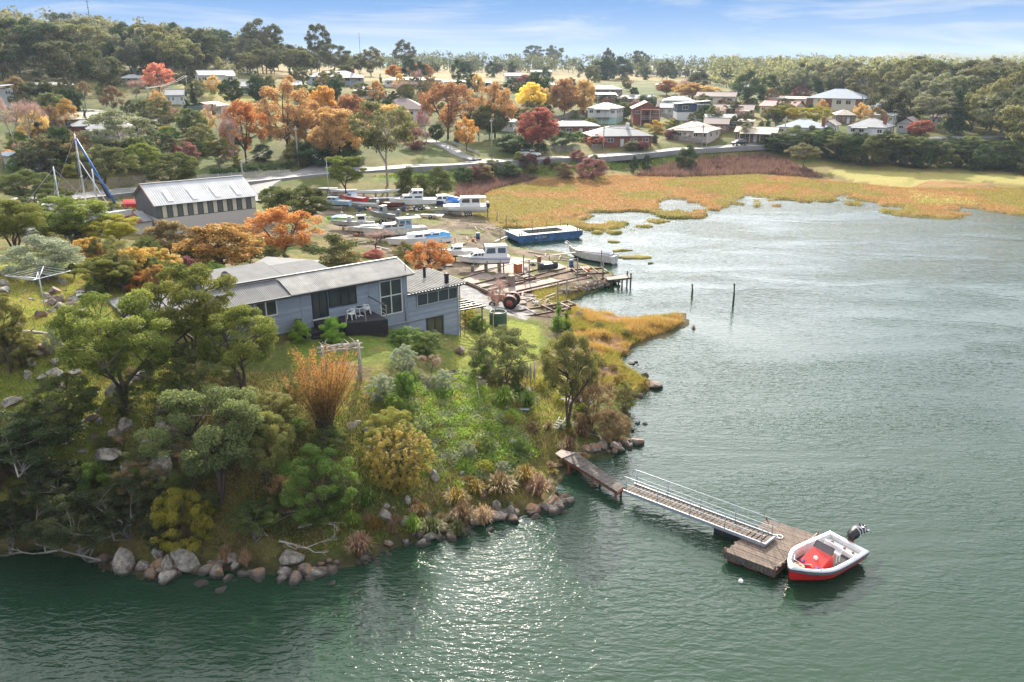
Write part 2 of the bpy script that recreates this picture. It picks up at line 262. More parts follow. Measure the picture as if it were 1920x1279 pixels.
class MB:
    """collects boxes, prisms, tubes and lofts; build() makes ONE mesh object of them"""
    def __init__(s): s.v = []; s.f = []; s.sm = []
    def add(s, v, f, sm=False):
        b = len(s.v); s.v += [tuple(q) for q in v]; s.f += [tuple(i+b for i in q) for q in f]; s.sm += [sm]*len(f); return s
    def box(s, c, d, rz=0., tilt=None):
        hx, hy, hz_ = d[0]/2, d[1]/2, d[2]/2; M = Matrix.Rotation(rz, 3, 'Z')
        if tilt: M = Euler(tilt).to_matrix()
        v = [Vector(c)+M @ Vector((sx*hx, sy*hy, sz*hz_)) for sx in (-1, 1) for sy in (-1, 1) for sz in (-1, 1)]
        return s.add(v, [(0, 1, 3, 2), (4, 6, 7, 5), (0, 4, 5, 1), (2, 3, 7, 6), (0, 2, 6, 4), (1, 5, 7, 3)])
    def b2(s, lo, hi): return s.box([(a+b)/2 for a, b in zip(lo, hi)], [abs(b-a) for a, b in zip(lo, hi)])
    def tube(s, pts, r, n=6, caps=True):
        pts = [Vector(p) for p in pts]; rs = r if isinstance(r, (list, tuple)) else [r]*len(pts); v = []; f = []
        up = Vector((0, 0, 1))
        for i, p in enumerate(pts):
            d = (pts[min(i+1, len(pts)-1)]-pts[max(i-1, 0)]).normalized(); a = d.cross(up)
            if a.length < .05: a = d.cross(Vector((0, 1, 0)))
            a.normalize(); b = d.cross(a)
            for k in range(n): t = 2*PI*k/n; v.append(p+(a*math.cos(t)+b*math.sin(t))*rs[i])
        for i in range(len(pts)-1):
            for k in range(n): f.append((i*n+k, i*n+(k+1) % n, (i+1)*n+(k+1) % n, (i+1)*n+k))
        if caps: f.append(tuple(range(n-1, -1, -1))); f.append(tuple((len(pts)-1)*n+k for k in range(n)))
        return s.add(v, f, n > 5)
    def bar(s, a, b, w, h=None):
        """square bar from a to b"""
        a, b = Vector(a), Vector(b); d = (b-a); L_ = d.length; d.normalize(); x = d.cross(Vector((0, 0, 1)))
        if x.length < .05: x = Vector((1, 0, 0))
        x.normalize(); y = x.cross(d); h = h or w
        v = [p+x*sx*w/2+y*sy*h/2 for p in (a, b) for sx, sy in ((-1, -1), (1, -1), (1, 1), (-1, 1))]
        return s.add(v, [(3, 2, 1, 0), (4, 5, 6, 7), (0, 1, 5, 4), (1, 2, 6, 5), (2, 3, 7, 6), (3, 0, 4, 7)])
    def prism(s, poly, z0, z1):
        n = len(poly); v = [(*p, z0) for p in poly]+[(*p, z1) for p in poly]
        return s.add(v, [tuple(range(n-1, -1, -1)), tuple(range(n, 2*n))]+[(k, (k+1) % n, n+(k+1) % n, n+k) for k in range(n)])
    def loft(s, rows, closed=False, sm=True, cap0=False, cap1=False):
        n = len(rows[0]); v = [p for r in rows for p in r]; f = []
        for i in range(len(rows)-1):
            for k in range(n if closed else n-1): f.append((i*n+k, i*n+(k+1) % n, (i+1)*n+(k+1) % n, (i+1)*n+k))
        if cap0: f.append(tuple(range(n)))
        if cap1: f.append(tuple((len(rows)-1)*n+k for k in range(n-1, -1, -1)))
        return s.add(v, f, sm)
    def lathe(s, prof, n=14, c=(0, 0, 0)):
        rows = [[(c[0]+r*math.cos(2*PI*k/n), c[1]+r*math.sin(2*PI*k/n), c[2]+z) for k in range(n)] for r, z in prof]
        return s.loft(rows, True, True, True, True)
    def mesh(s, name, m=None):
        me = bpy.data.meshes.new(name); me.from_pydata(s.v, [], s.f); me.polygons.foreach_set('use_smooth', s.sm); me.update()
        bm = bmesh.new(); bm.from_mesh(me); bmesh.ops.recalc_face_normals(bm, faces=bm.faces); bm.to_mesh(me); bm.free()
        if m: me.materials.append(m)
        return me
    def build(s, name, m=None, parent=None, loc=None, rz=None): return link(name, s.mesh(name, m), parent, loc, rz)
def box(name, lo, hi, m, parent=None): return MB().b2(lo, hi).build(name, m, parent)
# ------------------------------------------------------------------ ground, water, roads
def ground():
    x, y, z = TX.ravel(), TY.ravel(), TZ.ravel(); px, py = proj(x, y, z); D = np.hypot(x, y); N = len(x)
    n1 = fbm(x, y, 6, 5); n2 = fbm(x+50, y-30, 1.4, 4); n3 = fbm(x-90, y+77, 22, 4)
    def c(*v): return np.array(v, float)
    def mixc(a, b, t): return a+(b-a)*t[:, None]
    col = mixc(c(.085, .105, .026), c(.19, .155, .062), smooth(.38, .62, .6*n1+.4*n2))      # rough grass, green to straw
    col = mixc(col, c(.075, .052, .034), smooth(.56, .72, n2)*.55)                        # bare earth between
    def area(poly, cc, soft=0., keep=0.):
        nonlocal col
        q = inpoly(px+(n2-.5)*24*soft*np.clip(60/D, .1, 1), py+(n1-.5)*16*soft*np.clip(60/D, .1, 1), poly)
        col = np.where(q[:, None], cc*(1-keep)+col*keep, col); return q
    gr = mixc(c(.14, .19, .036), c(.26, .225, .065), smooth(.35, .65, n1*.5+n2*.5))           # knoll grass
    area([(-400, 480), (170, 500), (300, 560), (330, 700), (260, 790), (60, 960), (-400, 900)], gr, 1)
    lawn = mixc(c(.11, .155, .03), c(.19, .17, .055), smooth(.42, .66, n2*.6+n1*.4))
    area([(535, 640), (690, 612), (800, 625), (862, 622), (960, 604), (1020, 615), (1020, 660), (1000, 685), (885, 700), (835, 692), (800, 665), (740, 668), (700, 712), (640, 725), (550, 690)], lawn, .4)
    area([(860, 622), (960, 600), (1010, 610), (1010, 660), (990, 690), (885, 700), (840, 695)], mixc(c(.15, .20, .03), c(.22, .215, .05), n2), .3)
    area([(560, 690), (640, 672), (700, 690), (690, 730), (600, 745), (540, 720)], mixc(c(.2, .15, .085), c(.14, .12, .05), n2), 1)
    lush = mixc(c(.06, .12, .02), c(.12, .13, .035), smooth(.4, .6, n2))
    area([(690, 720), (880, 690), (960, 760), (1000, 860), (900, 940), (800, 900), (700, 850)], lush, 1.5)
    dirt = mixc(c(.20, .155, .115), c(.10, .08, .058), smooth(.4, .6, n2)); dirt = mixc(dirt, c(.13, .14, .045), smooth(.5, .62, n1))
    area([(470, 360), (640, 362), (900, 372), (950, 420), (965, 450), (1100, 500), (1170, 530), (1060, 575), (1010, 600), (860, 535), (700, 470), (590, 440), (480, 480), (430, 500), (250, 430), (200, 390)], dirt, .6)
    area([(1000, 590), (1075, 575), (1130, 640), (1110, 680), (1050, 640)], mixc(c(.16, .12, .08), c(.09, .07, .05), n2), 1)
    gravel = mixc(c(.30, .30, .31), c(.20, .20, .21), smooth(.35, .65, fbm(x, y, .5, 3)))
    area([(850, 520), (880, 528), (1010, 585), (985, 600), (955, 590), (880, 570), (850, 545)], gravel, .3)
    orange = mixc(c(.25, .145, .055), c(.175, .13, .04), smooth(.40, .60, fbm(x, y, 9, 4))); 
    edge = np.clip((.36-z)/.2, 0, 1)
    ms = inpoly(px, py, MARSH_PX) & (y > 70) & (z > 0)
    orange = mixc(orange, c(.165, .145, .022), smooth(395-45*n1*0, 425, py+(n1-.5)*60)); orange = mixc(orange, c(.06, .065, .02), smooth(.60, .75, fbm(x, y, 3.1, 4))*.7)
    col = np.where(ms[:, None], orange, col)
    spit = mixc(c(.26, .15, .04), c(.14, .12, .03), smooth(.4, .6, n1*.5+n2*.5))
    area([(1080, 575), (1300, 570), (1310, 610), (1220, 650), (1180, 680), (1240, 740), (1180, 760), (1120, 700), (1080, 640), (1060, 600)], spit, .7)
    area([(1545, 318), (1930, 330), (1930, 345), (1740, 338), (1700, 355), (1830, 372), (1830, 385), (1720, 380), (1690, 352), (1600, 340)], mixc(c(.33, .27, .10), c(.24, .24, .07), n1), .2)
    area([(850, 385), (860, 340), (960, 325), (1000, 330), (1000, 340), (920, 356), (880, 380)], mixc(c(.19, .115, .075), c(.11, .08, .05), n2), .4)
    area([(1180, 330), (1280, 300), (1420, 285), (1470, 300), (1560, 340), (1420, 328), (1280, 334)], mixc(c(.19, .115, .075), c(.25, .16, .10), n2), .3)
    area([(680, 335), (960, 303), (1280, 288), (1460, 276), (1470, 284), (1290, 300), (1200, 312), (960, 330), (800, 345)], mixc(c(.075, .125, .022), c(.17, .19, .045), smooth(.4, .6, n2)), .2)
    far = mixc(c(.07, .095, .026), c(.165, .145, .055), smooth(.40, .62, n3*.6+n1*.4))
    far = mixc(far, c(.05, .06, .02), smooth(.5, .66, n2)*.6)
    q = (py < 262) & (D > 180); col = np.where(q[:, None], far, col)
    area([(1150, 325), (0, 325), (0, 262), (560, 270), (900, 268)], far, .1, .3)
    tan_ = mixc(c(.24, .175, .08), c(.16, .14, .055), smooth(.4, .6, n3)); q = (D > 330) & (px > 480) & (py < 152) & (px < 1520); col = np.where(q[:, None], tan_, col)
    q = (D > 330) & ((px <= 480) | (px >= 1520)); col = np.where(q[:, None], mixc(c(.07, .075, .03), c(.13, .115, .05), n1), col)
    for poly in ([(1140, 330), (420, 640)],): pass
    area([(420, 195), (330, 160), (420, 160), (560, 170), (540, 195), (470, 205)], mixc(c(.22, .23, .06), c(.27, .24, .09), n1), .1)
    # below the tide mark: weed, mud and stones
    wet = mixc(c(.075, .062, .036), c(.04, .05, .022), smooth(.4, .6, n2)); deep = mixc(c(.03, .055, .035), c(.05, .075, .045), n1)
    t = smooth(.02, -.05, z)*(~ms); col = mixc(col, wet, np.clip(smooth(.25, 0, z)*np.where(D < 90, 1, .4), 0, 1)*(~ms)); col = mixc(col, deep, smooth(-.3, -1.6, z))
    i = np.arange(NA*ND).reshape(NA, ND); f = np.stack([i[:-1, :-1], i[1:, :-1], i[1:, 1:], i[:-1, 1:]], -1).reshape(-1, 4)
    m, nt, b = nodes('ground'); n = nt.nodes; L = nt.links.new
    at = n.new('ShaderNodeAttribute'); at.attribute_name = 'ground_colour'
    tc = n.new('ShaderNodeTexCoord'); nz = n.new('ShaderNodeTexNoise'); nz.inputs['Scale'].default_value = 3.2; nz.inputs['Detail'].default_value = 9; nz.inputs['Roughness'].default_value = .72
    L(tc.outputs['Object'], nz.inputs['Vector']); cr = n.new('ShaderNodeValToRGB'); cr.color_ramp.elements[0].position = .3; cr.color_ramp.elements[1].position = .7
    cr.color_ramp.elements[0].color = (.45, .45, .42, 1); cr.color_ramp.elements[1].color = (1.45, 1.4, 1.3, 1)
    mx = n.new('ShaderNodeMix'); mx.data_type = 'RGBA'; mx.blend_type = 'MULTIPLY'; mx.inputs[0].default_value = .8
    L(nz.outputs['Fac'], cr.inputs[0]); L(at.outputs['Color'], mx.inputs[6]); L(cr.outputs[0], mx.inputs[7]); L(mx.outputs[2], b.inputs['Base Color'])
    b.inputs['Roughness'].default_value = .95; b.inputs['Specular IOR Level'].default_value = .1
    bp = n.new('ShaderNodeBump'); bp.inputs['Strength'].default_value = .7; bp.inputs['Distance'].default_value = .25; L(nz.outputs['Fac'], bp.inputs['Height']); L(bp.outputs[0], b.inputs['Normal'])
    me = mesh_np('ground', np.stack([x, y, z], 1), f, m, True, col=np.concatenate([col, np.ones((N, 1))], 1))
    struct('ground', me)
ground()
def water():
    m, nt, b = nodes('sea_water'); n = nt.nodes; L = nt.links.new; n.remove(b)
    tc = n.new('ShaderNodeTexCoord')
    def noise(scale, st, rz, det, rough=.5, dist=0.):
        mp = n.new('ShaderNodeMapping'); mp.inputs[3].default_value = st; mp.inputs[2].default_value = (0, 0, rz); L(tc.outputs['Object'], mp.inputs[0])
        q = n.new('ShaderNodeTexNoise'); q.inputs['Scale'].default_value = scale; q.inputs['Detail'].default_value = det; q.inputs['Roughness'].default_value = rough; q.inputs['Distortion'].default_value = dist
        L(mp.outputs[0], q.inputs['Vector']); return q.outputs['Fac']
    a = noise(1.0, (1.1, 3.0, 1), R(16), 2, .45, .5); c = noise(1.0, (3.0, 5.4, 1), R(34), 2, .5, .3); g = noise(.05, (.8, 1.9, 1), R(20), 4, .55, .8); big = noise(.35, (1, 2.0, 1), R(10), 2)
    def mth(op, x, y=None):
        q = n.new('ShaderNodeMath'); q.operation = op
        for k, v in enumerate((x, y)):
            if v is None: continue
            if isinstance(v, (int, float)): q.inputs[k].default_value = v
            else: L(v, q.inputs[k])
        return q.outputs[0]
    e = noise(1.0, (7.5, 9.0, 1), R(-20), 1, .5)
    hgt = mth('ADD', mth('ADD', mth('ADD', mth('MULTIPLY', a, .52), mth('MULTIPLY', c, .24)), mth('MULTIPLY', e, .06)), mth('MULTIPLY', big, .35))
    calm = n.new('ShaderNodeMapRange'); L(g, calm.inputs[0]); calm.inputs[1].default_value = .38; calm.inputs[2].default_value = .62; calm.inputs[3].default_value = .38; calm.inputs[4].default_value = 1.15
    hgt = mth('MULTIPLY', hgt, calm.outputs[0])
    bp = n.new('ShaderNodeBump'); bp.inputs['Strength'].default_value = 1; bp.inputs['Distance'].default_value = .14; L(hgt, bp.inputs['Height'])
    fr = n.new('ShaderNodeFresnel'); fr.inputs['IOR'].default_value = 1.33; L(bp.outputs[0], fr.inputs['Normal'])
    gl = n.new('ShaderNodeBsdfGlossy'); gl.inputs['Roughness'].default_value = .035; L(bp.outputs[0], gl.inputs['Normal'])
    df = n.new('ShaderNodeBsdfDiffuse'); df.inputs['Color'].default_value = (.014, .038, .02, 1)
    tr = n.new('ShaderNodeBsdfTransparent'); tr.inputs['Color'].default_value = (.55, .78, .62, 1)
    ms = n.new('ShaderNodeMixShader'); ms.inputs[0].default_value = .95; L(tr.outputs[0], ms.inputs[1]); L(df.outputs[0], ms.inputs[2])
    m2 = n.new('ShaderNodeMixShader'); L(fr.outputs[0], m2.inputs[0]); L(ms.outputs[0], m2.inputs[1]); L(gl.outputs[0], m2.inputs[2])
    L(m2.outputs[0], n['Material Output'].inputs[0])
    v = [(-400, -60, 0), (400, -60, 0), (400, 400, 0), (-400, 400, 0)]
    struct('water', mesh_np('water', v, [(0, 1, 2, 3)], m))
water()
def smoothline(pts, n=8):
    out = []
    for i in range(len(pts)-1):
        p0 = Vector(pts[max(i-1, 0)]); p1 = Vector(pts[i]); p2 = Vector(pts[i+1]); p3 = Vector(pts[min(i+2, len(pts)-1)])
        for k in range(n):
            t = k/n; out.append(.5*((2*p1)+(p2-p0)*t+(2*p0-5*p1+4*p2-p3)*t*t+(3*p1-p0-3*p2+p3)*t**3))
    out.append(Vector(pts[-1])); return out
def strip(line, half, m, name, lift=.05, sides=True, off=0., parent=None, zline=None):
    v = []; f = []
    for i, p in enumerate(line):
        d = (line[min(i+1, len(line)-1)]-line[max(i-1, 0)]); d.z = 0; d.normalize(); nrm = Vector((d.y, -d.x, 0))
        c = p+nrm*off; z = (zline[i] if zline else max(hz(c.x, c.y), .3))+lift
        for s in (-1, 1): q = c+nrm*s*half; v.append((q.x, q.y, z))
        if sides:
            for s in (-1, 1): q = c+nrm*s*(half+.5); v.append((q.x, q.y, z-1.2))
    k = 4 if sides else 2
    for i in range(len(line)-1):
        a = i*k; b = a+k; f.append((a, a+1, b+1, b))
        if sides: f += [(a+2, a, b, b+2), (a+1, a+3, b+3, b+1)]
    me = bpy.data.meshes.new(name); me.from_pydata(v, [], f); me.materials.append(m); me.update(); o = link(name, me, parent); return o, v
asphalt = mat('asphalt', (.20, .195, .19), .85, var=.1, scale=.4)
white_paint = mat('road_paint', (.75, .75, .72), .7, var=.1)
concrete = mat('concrete', (.29, .225, .185), .85, var=.15, scale=1.3)
def road(name, pxs, half, lines=True):
    line = smoothline([G(a, b) for a, b in pxs], 10); zs = [max(hz(p.x, p.y), .3) for p in line]
    z2 = [sum(zs[max(0, i-6):i+7])/len(zs[max(0, i-6):i+7])+.12 for i in range(len(zs))]
    o, _ = strip(line, half, asphalt, name, .08, zline=z2); o['kind'] = 'structure'
    if lines:
        for s in (-1, 1):
            q, _ = strip(line, .12, white_paint, 'edge_line', .085, False, s*(half-.45), o, z2)
        i = 0
        while i < len(line)-2:
            q, _ = strip(line[i:i+2], .1, white_paint, 'centre_line', .085, False, 0, o, z2[i:i+2]); i += 3
    return line, z2
MAINROAD, MRZ = road('road', [(-250, 392), (-60, 384), (110, 372), (300, 352), (470, 337), (590, 326), (700, 317), (800, 309), (960, 300), (1080, 292), (1200, 284), (1320, 276), (1450, 269), (1650, 262), (1850, 256), (2100, 250)], 3.6)
road('side_road', [(545, 331), (592, 318), (606, 305), (592, 294), (560, 285)], 2.4, False)
road('driveway_road', [(892, 303), (862, 290), (835, 275), (800, 262)], 1.6, False)
road('lane', [(330, 215), (290, 225), (255, 232), (200, 210), (150, 207)], 2.0, False)
road('yard_track', [(500, 336), (478, 352), (470, 366), (500, 378)], 3.0, False)
def slab(name, pxs, m, thick=.25, lift=.06):
    q = [G(a, b) for a, b in pxs]; z = max(p.z for p in q)
    mb = MB(); n = len(q); v = [(p.x, p.y, p.z+lift) for p in q]+[(p.x, p.y, p.z-thick) for p in q]
    mb.add(v, [tuple(range(n)), tuple(range(2*n-1, n-1, -1))]+[(k, (k+1) % n, n+(k+1) % n, n+k) for k in range(n)])
    o = mb.build(name, m); o['kind'] = 'structure'; return o
# ------------------------------------------------------------------ plants: shapes made once at unit size, then copied
def unit(v): return v/np.maximum(np.linalg.norm(v, axis=-1, keepdims=True), 1e-9)
def leafquads(p, out, size, wid=.5, jit=.9, up=.35):
    n = len(p); nr = unit(out+rng.normal(0, jit, (n, 3))+np.array([0, 0, up])); t = unit(np.cross(nr, rng.normal(0, 1, (n, 3)))); b = np.cross(nr, t)
    s = (size*rng.uniform(.6, 1.3, n))[:, None]; v = np.stack([p+t*s, p+b*s*wid, p-t*s, p-b*s*wid], 1).reshape(-1, 3)
    return v, np.arange(n*4).reshape(n, 4)
def clumpleaves(cl, n, size, wid=.5, low=.35, jit=.8, up=.35):
    """cl: (x,y,z,rx,ry,rz) clumps; leaves lie near each clump's shell, fewer below"""
    cl = np.array(cl); vol = (cl[:, 3]*cl[:, 4]*cl[:, 5])**(2/3); k = rng.choice(len(cl), n, p=vol/vol.sum())
    d = unit(rng.normal(0, 1, (n, 3))); flip = (d[:, 2] < 0) & (rng.random(n) > low); d[flip, 2] *= -1
    r = rng.random(n)**.28; p = cl[k, :3]+d*r[:, None]*cl[k, 3:6]; p += rng.normal(0, size*.4, (n, 3))
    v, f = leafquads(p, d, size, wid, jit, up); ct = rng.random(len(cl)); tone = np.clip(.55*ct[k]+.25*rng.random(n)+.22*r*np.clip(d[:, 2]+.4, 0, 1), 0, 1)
    return v, f, np.repeat(tone, 4)
def tubes(segs, n=5):
    v = []; f = []
    for a, b, ra, rb in segs:
        a, b = np.array(a, float), np.array(b, float); d = b-a; L_ = np.linalg.norm(d)
        if L_ < 1e-6: continue
        d /= L_; x = np.cross(d, [0, 0, 1.]); x = x if np.linalg.norm(x) > .05 else np.array([1., 0, 0]); x /= np.linalg.norm(x); y = np.cross(d, x); o = len(v)
        for q, r in ((a, ra), (b, rb)):
            for k in range(n): t = 2*PI*k/n; v.append(q+(x*math.cos(t)+y*math.sin(t))*r)
        for k in range(n): f.append((o+k, o+(k+1) % n, o+n+(k+1) % n, o+n+k))
    return np.array(v), np.array(f)
def limb(a, b, ra, rb, bend=.1, n=3):
    a, b = np.array(a, float), np.array(b, float); L_ = np.linalg.norm(b-a); w = rng.normal(0, bend*L_*.5, 3); w[2] = abs(w[2])*.3+bend*L_*.25; out = []; p = a
    for k in range(1, n+1):
        t = k/n; q = a+(b-a)*t+w*math.sin(PI*t); out.append((p, q, ra+(rb-ra)*(k-1)/n, ra+(rb-ra)*t)); p = q
    return out
def skeleton(stems, cl, r0, z0=.25, rb=.35, frac=1.):
    """stems: polylines; every clump gets a limb from the nearest stem"""
    segs = []; nodes_ = []
    for st in stems:
        st = [np.array(q, float) for q in st]; n = len(st)
        for i in range(n-1):
            ra, rbb = r0*(1-.75*i/(n-1)), r0*(1-.75*(i+1)/(n-1)); segs.append((st[i], st[i+1], ra, rbb))
            for t in np.linspace(0, 1, 4): nodes_.append((st[i]+(st[i+1]-st[i])*t, ra+(rbb-ra)*t))
    for c in cl:
        if rng.random() > frac: continue
        c = np.array(c[:3]); best = min((q for q in nodes_ if q[0][2] > z0*.6), key=lambda q: np.linalg.norm(q[0]-c)+(2 if q[0][2] > c[2]-.02 else 0)+.35*abs(q[0][2]-c[2]*.7))
        segs += limb(best[0], c, best[1]*rb+.0015, .0018, .2)
    return segs
PRO = {}
def proto(kind, leaf, wood):
    """leaf (v,f,tone), wood segs; normalised to height 1 and width 1"""
    v, f, t = leaf; w = max(np.percentile(np.abs(v[:, 0]), 99.3), np.percentile(np.abs(v[:, 1]), 99.3))*2; hh = np.percentile(v[:, 2], 99.7)
    sc = np.array([1/w, 1/w, 1/hh]); wv, wf = tubes(wood) if wood else (np.zeros((0, 3)), np.zeros((0, 4), int))
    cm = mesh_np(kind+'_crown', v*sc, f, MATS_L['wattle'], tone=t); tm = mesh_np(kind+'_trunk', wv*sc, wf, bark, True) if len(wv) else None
    PRO.setdefault(kind, []).append((cm, tm))
bark = mat('bark_dark', (.10, .075, .055), .9, scale=14, bump=.4); bark_pale = mat('bark_pale', (.42, .37, .31), .85, scale=9, var=.2); bark_grey = mat('bark_grey', (.25, .22, .19), .9, scale=9)
LM = dict(wattle=((.045, .07, .012), (.17, .175, .035)), wattle_dark=((.03, .05, .012), (.10, .115, .03)), tea=((.016, .028, .010), (.06, .074, .026)), tea_grey=((.045, .06, .02), (.135, .145, .05)),
 gum=((.05, .055, .022), (.16, .145, .06)), gum_dark=((.03, .038, .018), (.095, .095, .042)), gum_grey=((.07, .08, .045), (.2, .2, .11)), dark=((.018, .034, .012), (.06, .085, .028)), pine=((.014, .026, .015), (.042, .062, .028)),
 orange=((.22, .09, .026), (.39, .19, .055), (.36, .27, .08)), gold=((.23, .155, .06), (.42, .27, .10), (.31, .29, .10)), yellow=((.40, .25, .05), (.58, .40, .10)), rust=((.14, .075, .04), (.29, .15, .065), (.24, .19, .075)), red=((.19, .07, .045), (.33, .14, .08), (.32, .22, .09)), pink=((.30, .10, .07), (.46, .2, .13)),
 lime=((.085, .15, .018), (.21, .29, .045)), green=((.04, .085, .014), (.12, .17, .03)), silver=((.10, .12, .07), (.24, .26, .18)), plum=((.10, .04, .04), (.2, .09, .08)), brown=((.09, .06, .03), (.2, .14, .07)), olive=((.06, .065, .02), (.17, .155, .045)),
 broom=((.075, .085, .02), (.33, .18, .042), (.50, .23, .055)), goldfir=((.085, .085, .02), (.27, .165, .035)), redtip=((.09, .12, .02), (.2, .2, .04), (.42, .08, .03)), maple=((.11, .10, .025), (.33, .2, .055), (.38, .15, .05)), photinia=((.03, .05, .014), (.10, .11, .035), (.55, .16, .05)), yellowgreen=((.12, .12, .015), (.27, .24, .03)), reed=((.16, .10, .06), (.33, .22, .14)), twig=((.16, .10, .085), (.3, .2, .17)))
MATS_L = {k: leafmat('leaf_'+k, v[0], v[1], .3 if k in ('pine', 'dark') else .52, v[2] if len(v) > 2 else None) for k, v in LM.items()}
def dome(n, z0, z1, rx, fill=.75, flat=.75, r=(.10, .17), shape=1.):
    """clump centres filling a domed crown"""
    out = []
    while len(out) < n:
        d = rng.normal(0, 1, 3); d /= np.linalg.norm(d); q = rng.random()**(1/3)
        if q < fill and rng.random() > .35: continue
        z = (z0+z1)/2+d[2]*q*(z1-z0)/2; t = (z-z0)/(z1-z0); s = 1-(max(t-.5, 0)*2)**2*.35*shape
        k = rng.uniform(*r); out.append((d[0]*q*rx*s, d[1]*q*rx*s, z, k, k, k*flat))
    return out
def make_protos():
    for s in range(3):      # wattle: several stems, dense domed clumps
        cl = dome(100, .36, .96, .44, .66, .7, (.03, .10)); st = [[(0, 0, 0), (rng.normal(0, .05), rng.normal(0, .05), .25), (rng.normal(0, .13), rng.normal(0, .13), .5), (rng.normal(0, .2), rng.normal(0, .2), .75)] for _ in range(4)]
        proto('wattle', clumpleaves(cl, 34000, .0105, .42, .45), skeleton(st, cl, .018, rb=.5))
    for s in range(2):      # tea tree: crooked stems, layered flat clumps
        cl = dome(95, .34, .96, .46, .5, .5, (.05, .10)); st = [[(0, 0, 0), (rng.normal(0, .12), rng.normal(0, .12), .22), (rng.normal(0, .25), rng.normal(0, .25), .45), (rng.normal(0, .3), rng.normal(0, .3), .7)] for _ in range(5)]
        proto('tea_tree', clumpleaves(cl, 30000, .0115, .42, .35), skeleton(st, cl, .017))
    for s in range(3):      # gum: open umbrella crown on pale limbs
        cl = dome(46+8*s, .40, .97, .44, .72, .6, (.05, .11)); st = [[(0, 0, 0), (rng.normal(0, .02), rng.normal(0, .02), .3), (rng.normal(0, .07), rng.normal(0, .07), .55), (rng.normal(0, .1), rng.normal(0, .1), .85)], [(0, 0, .25), (.12, .05*s, .45), (.25, .1, .7)]]
        proto('gum_tree', clumpleaves(cl, 11500, .0155, .5, .35), skeleton(st, cl, .018))
    for s in range(2):      # broad dense deciduous crown
        cl = dome(90, .16, .96, .43, .55, .85, (.06, .11)); st = [[(0, 0, 0), (rng.normal(0, .02), 0, .2), (rng.normal(0, .05), rng.normal(0, .05), .5), (0, 0, .8)]]
        proto('broadleaf', clumpleaves(cl, 17000, .0165, .6, .6), skeleton(st, cl, .022))
    for s in range(2):      # thin autumn crown with its branches showing
        cl = dome(70, .25, .97, .45, .7, 1.0, (.05, .09)); st = [[(0, 0, 0), (rng.normal(0, .02), 0, .25), (rng.normal(0, .05), rng.normal(0, .05), .55), (0, 0, .9)]]+[[(0, 0, .2), (a, b, .45), (1.7*a, 1.7*b, .7)] for a, b in ((.14, .05), (-.12, .1), (.02, -.15))]
        proto('thin_tree', clumpleaves(cl, 11000, .014, .6, .8), skeleton(st, cl, .02, rb=.5))
    for s in range(2):      # leafless tree
        segs = []; tips = []
        def grow(p, d, L_, r, lv):
            q = p+d*L_; segs.append((p, q, r, r*.7))
            if lv == 0: tips.append(q); return
            for _ in range(3 if lv > 1 else 4):
                nd = d+rng.normal(0, .42, 3); nd[2] += .12; nd /= np.linalg.norm(nd); grow(q, nd, L_*rng.uniform(.6, .82), r*.6, lv-1)
        grow(np.zeros(3), np.array([0, 0, 1.]), .3, .02, 4)
        tw = np.array(tips); n = 5200; k = rng.integers(0, len(tw), n); d = unit(rng.normal(0, 1, (n, 3))+[0, 0, .7]); v, f = leafquads(tw[k]+d*rng.uniform(0, .09, (n, 1)), d, .03, .035, .5, .5)
        proto('bare_tree', (v, f, np.repeat(rng.random(n), 4)), segs)
    cl = [(rng.normal(0, .3*(1-z)**.9+.01)*.6, rng.normal(0, .3*(1-z)+.01)*.6, z, .17*(1-z)+.03, .17*(1-z)+.03, .06) for z in rng.uniform(.06, .97, 60)]
    proto('conifer', clumpleaves(cl, 6000, .022, .4, .4), skeleton([[(0, 0, 0), (0, 0, .5), (0, 0, .95)]], cl, .02, frac=.3))
    cl = [(rng.normal(0, .09*math.sin(PI*min(1, z*1.05+.12))), rng.normal(0, .09*math.sin(PI*min(1, z*1.05+.12))), z, .16*math.sin(PI*(.15+.8*z))+.03, .16*math.sin(PI*(.15+.8*z))+.03, .1) for z in rng.uniform(.06, .93, 40)]
    proto('cypress', clumpleaves(cl, 5000, .024, .4, .6), [((0, 0, 0), (0, 0, .5), .03, .015)])
    for s in range(3):      # bush down to the ground
        cl = dome(48, -.05, .93, .42, .55, .9, (.08, .14)); st = [[(0, 0, 0), (rng.normal(0, .1), rng.normal(0, .1), .3), (rng.normal(0, .2), rng.normal(0, .2), .6)] for _ in range(4)]
        lf = clumpleaves(cl, 14000, .0165, .5, .55); lf[0][:, 2] = np.maximum(lf[0][:, 2], .0); proto('bush', lf, skeleton(st, cl, .012, .05, frac=.4))
    # wide loose bush of small leaves for the near slope
    for s in range(2):
        cl = dome(110, .02, .95, .45, .5, .8, (.045, .085)); st = [[(0, 0, 0), (rng.normal(0, .1), rng.normal(0, .1), .3), (rng.normal(0, .25), rng.normal(0, .25), .65)] for _ in range(7)]
        lf = clumpleaves(cl, 26000, .0105, .45, .5); lf[0][:, 2] = np.maximum(lf[0][:, 2], .0); proto('loose_bush', lf, skeleton(st, cl, .010, .05, frac=.8))
    # broom-like fan of upright stems
    segs = []; pts = []; on = []
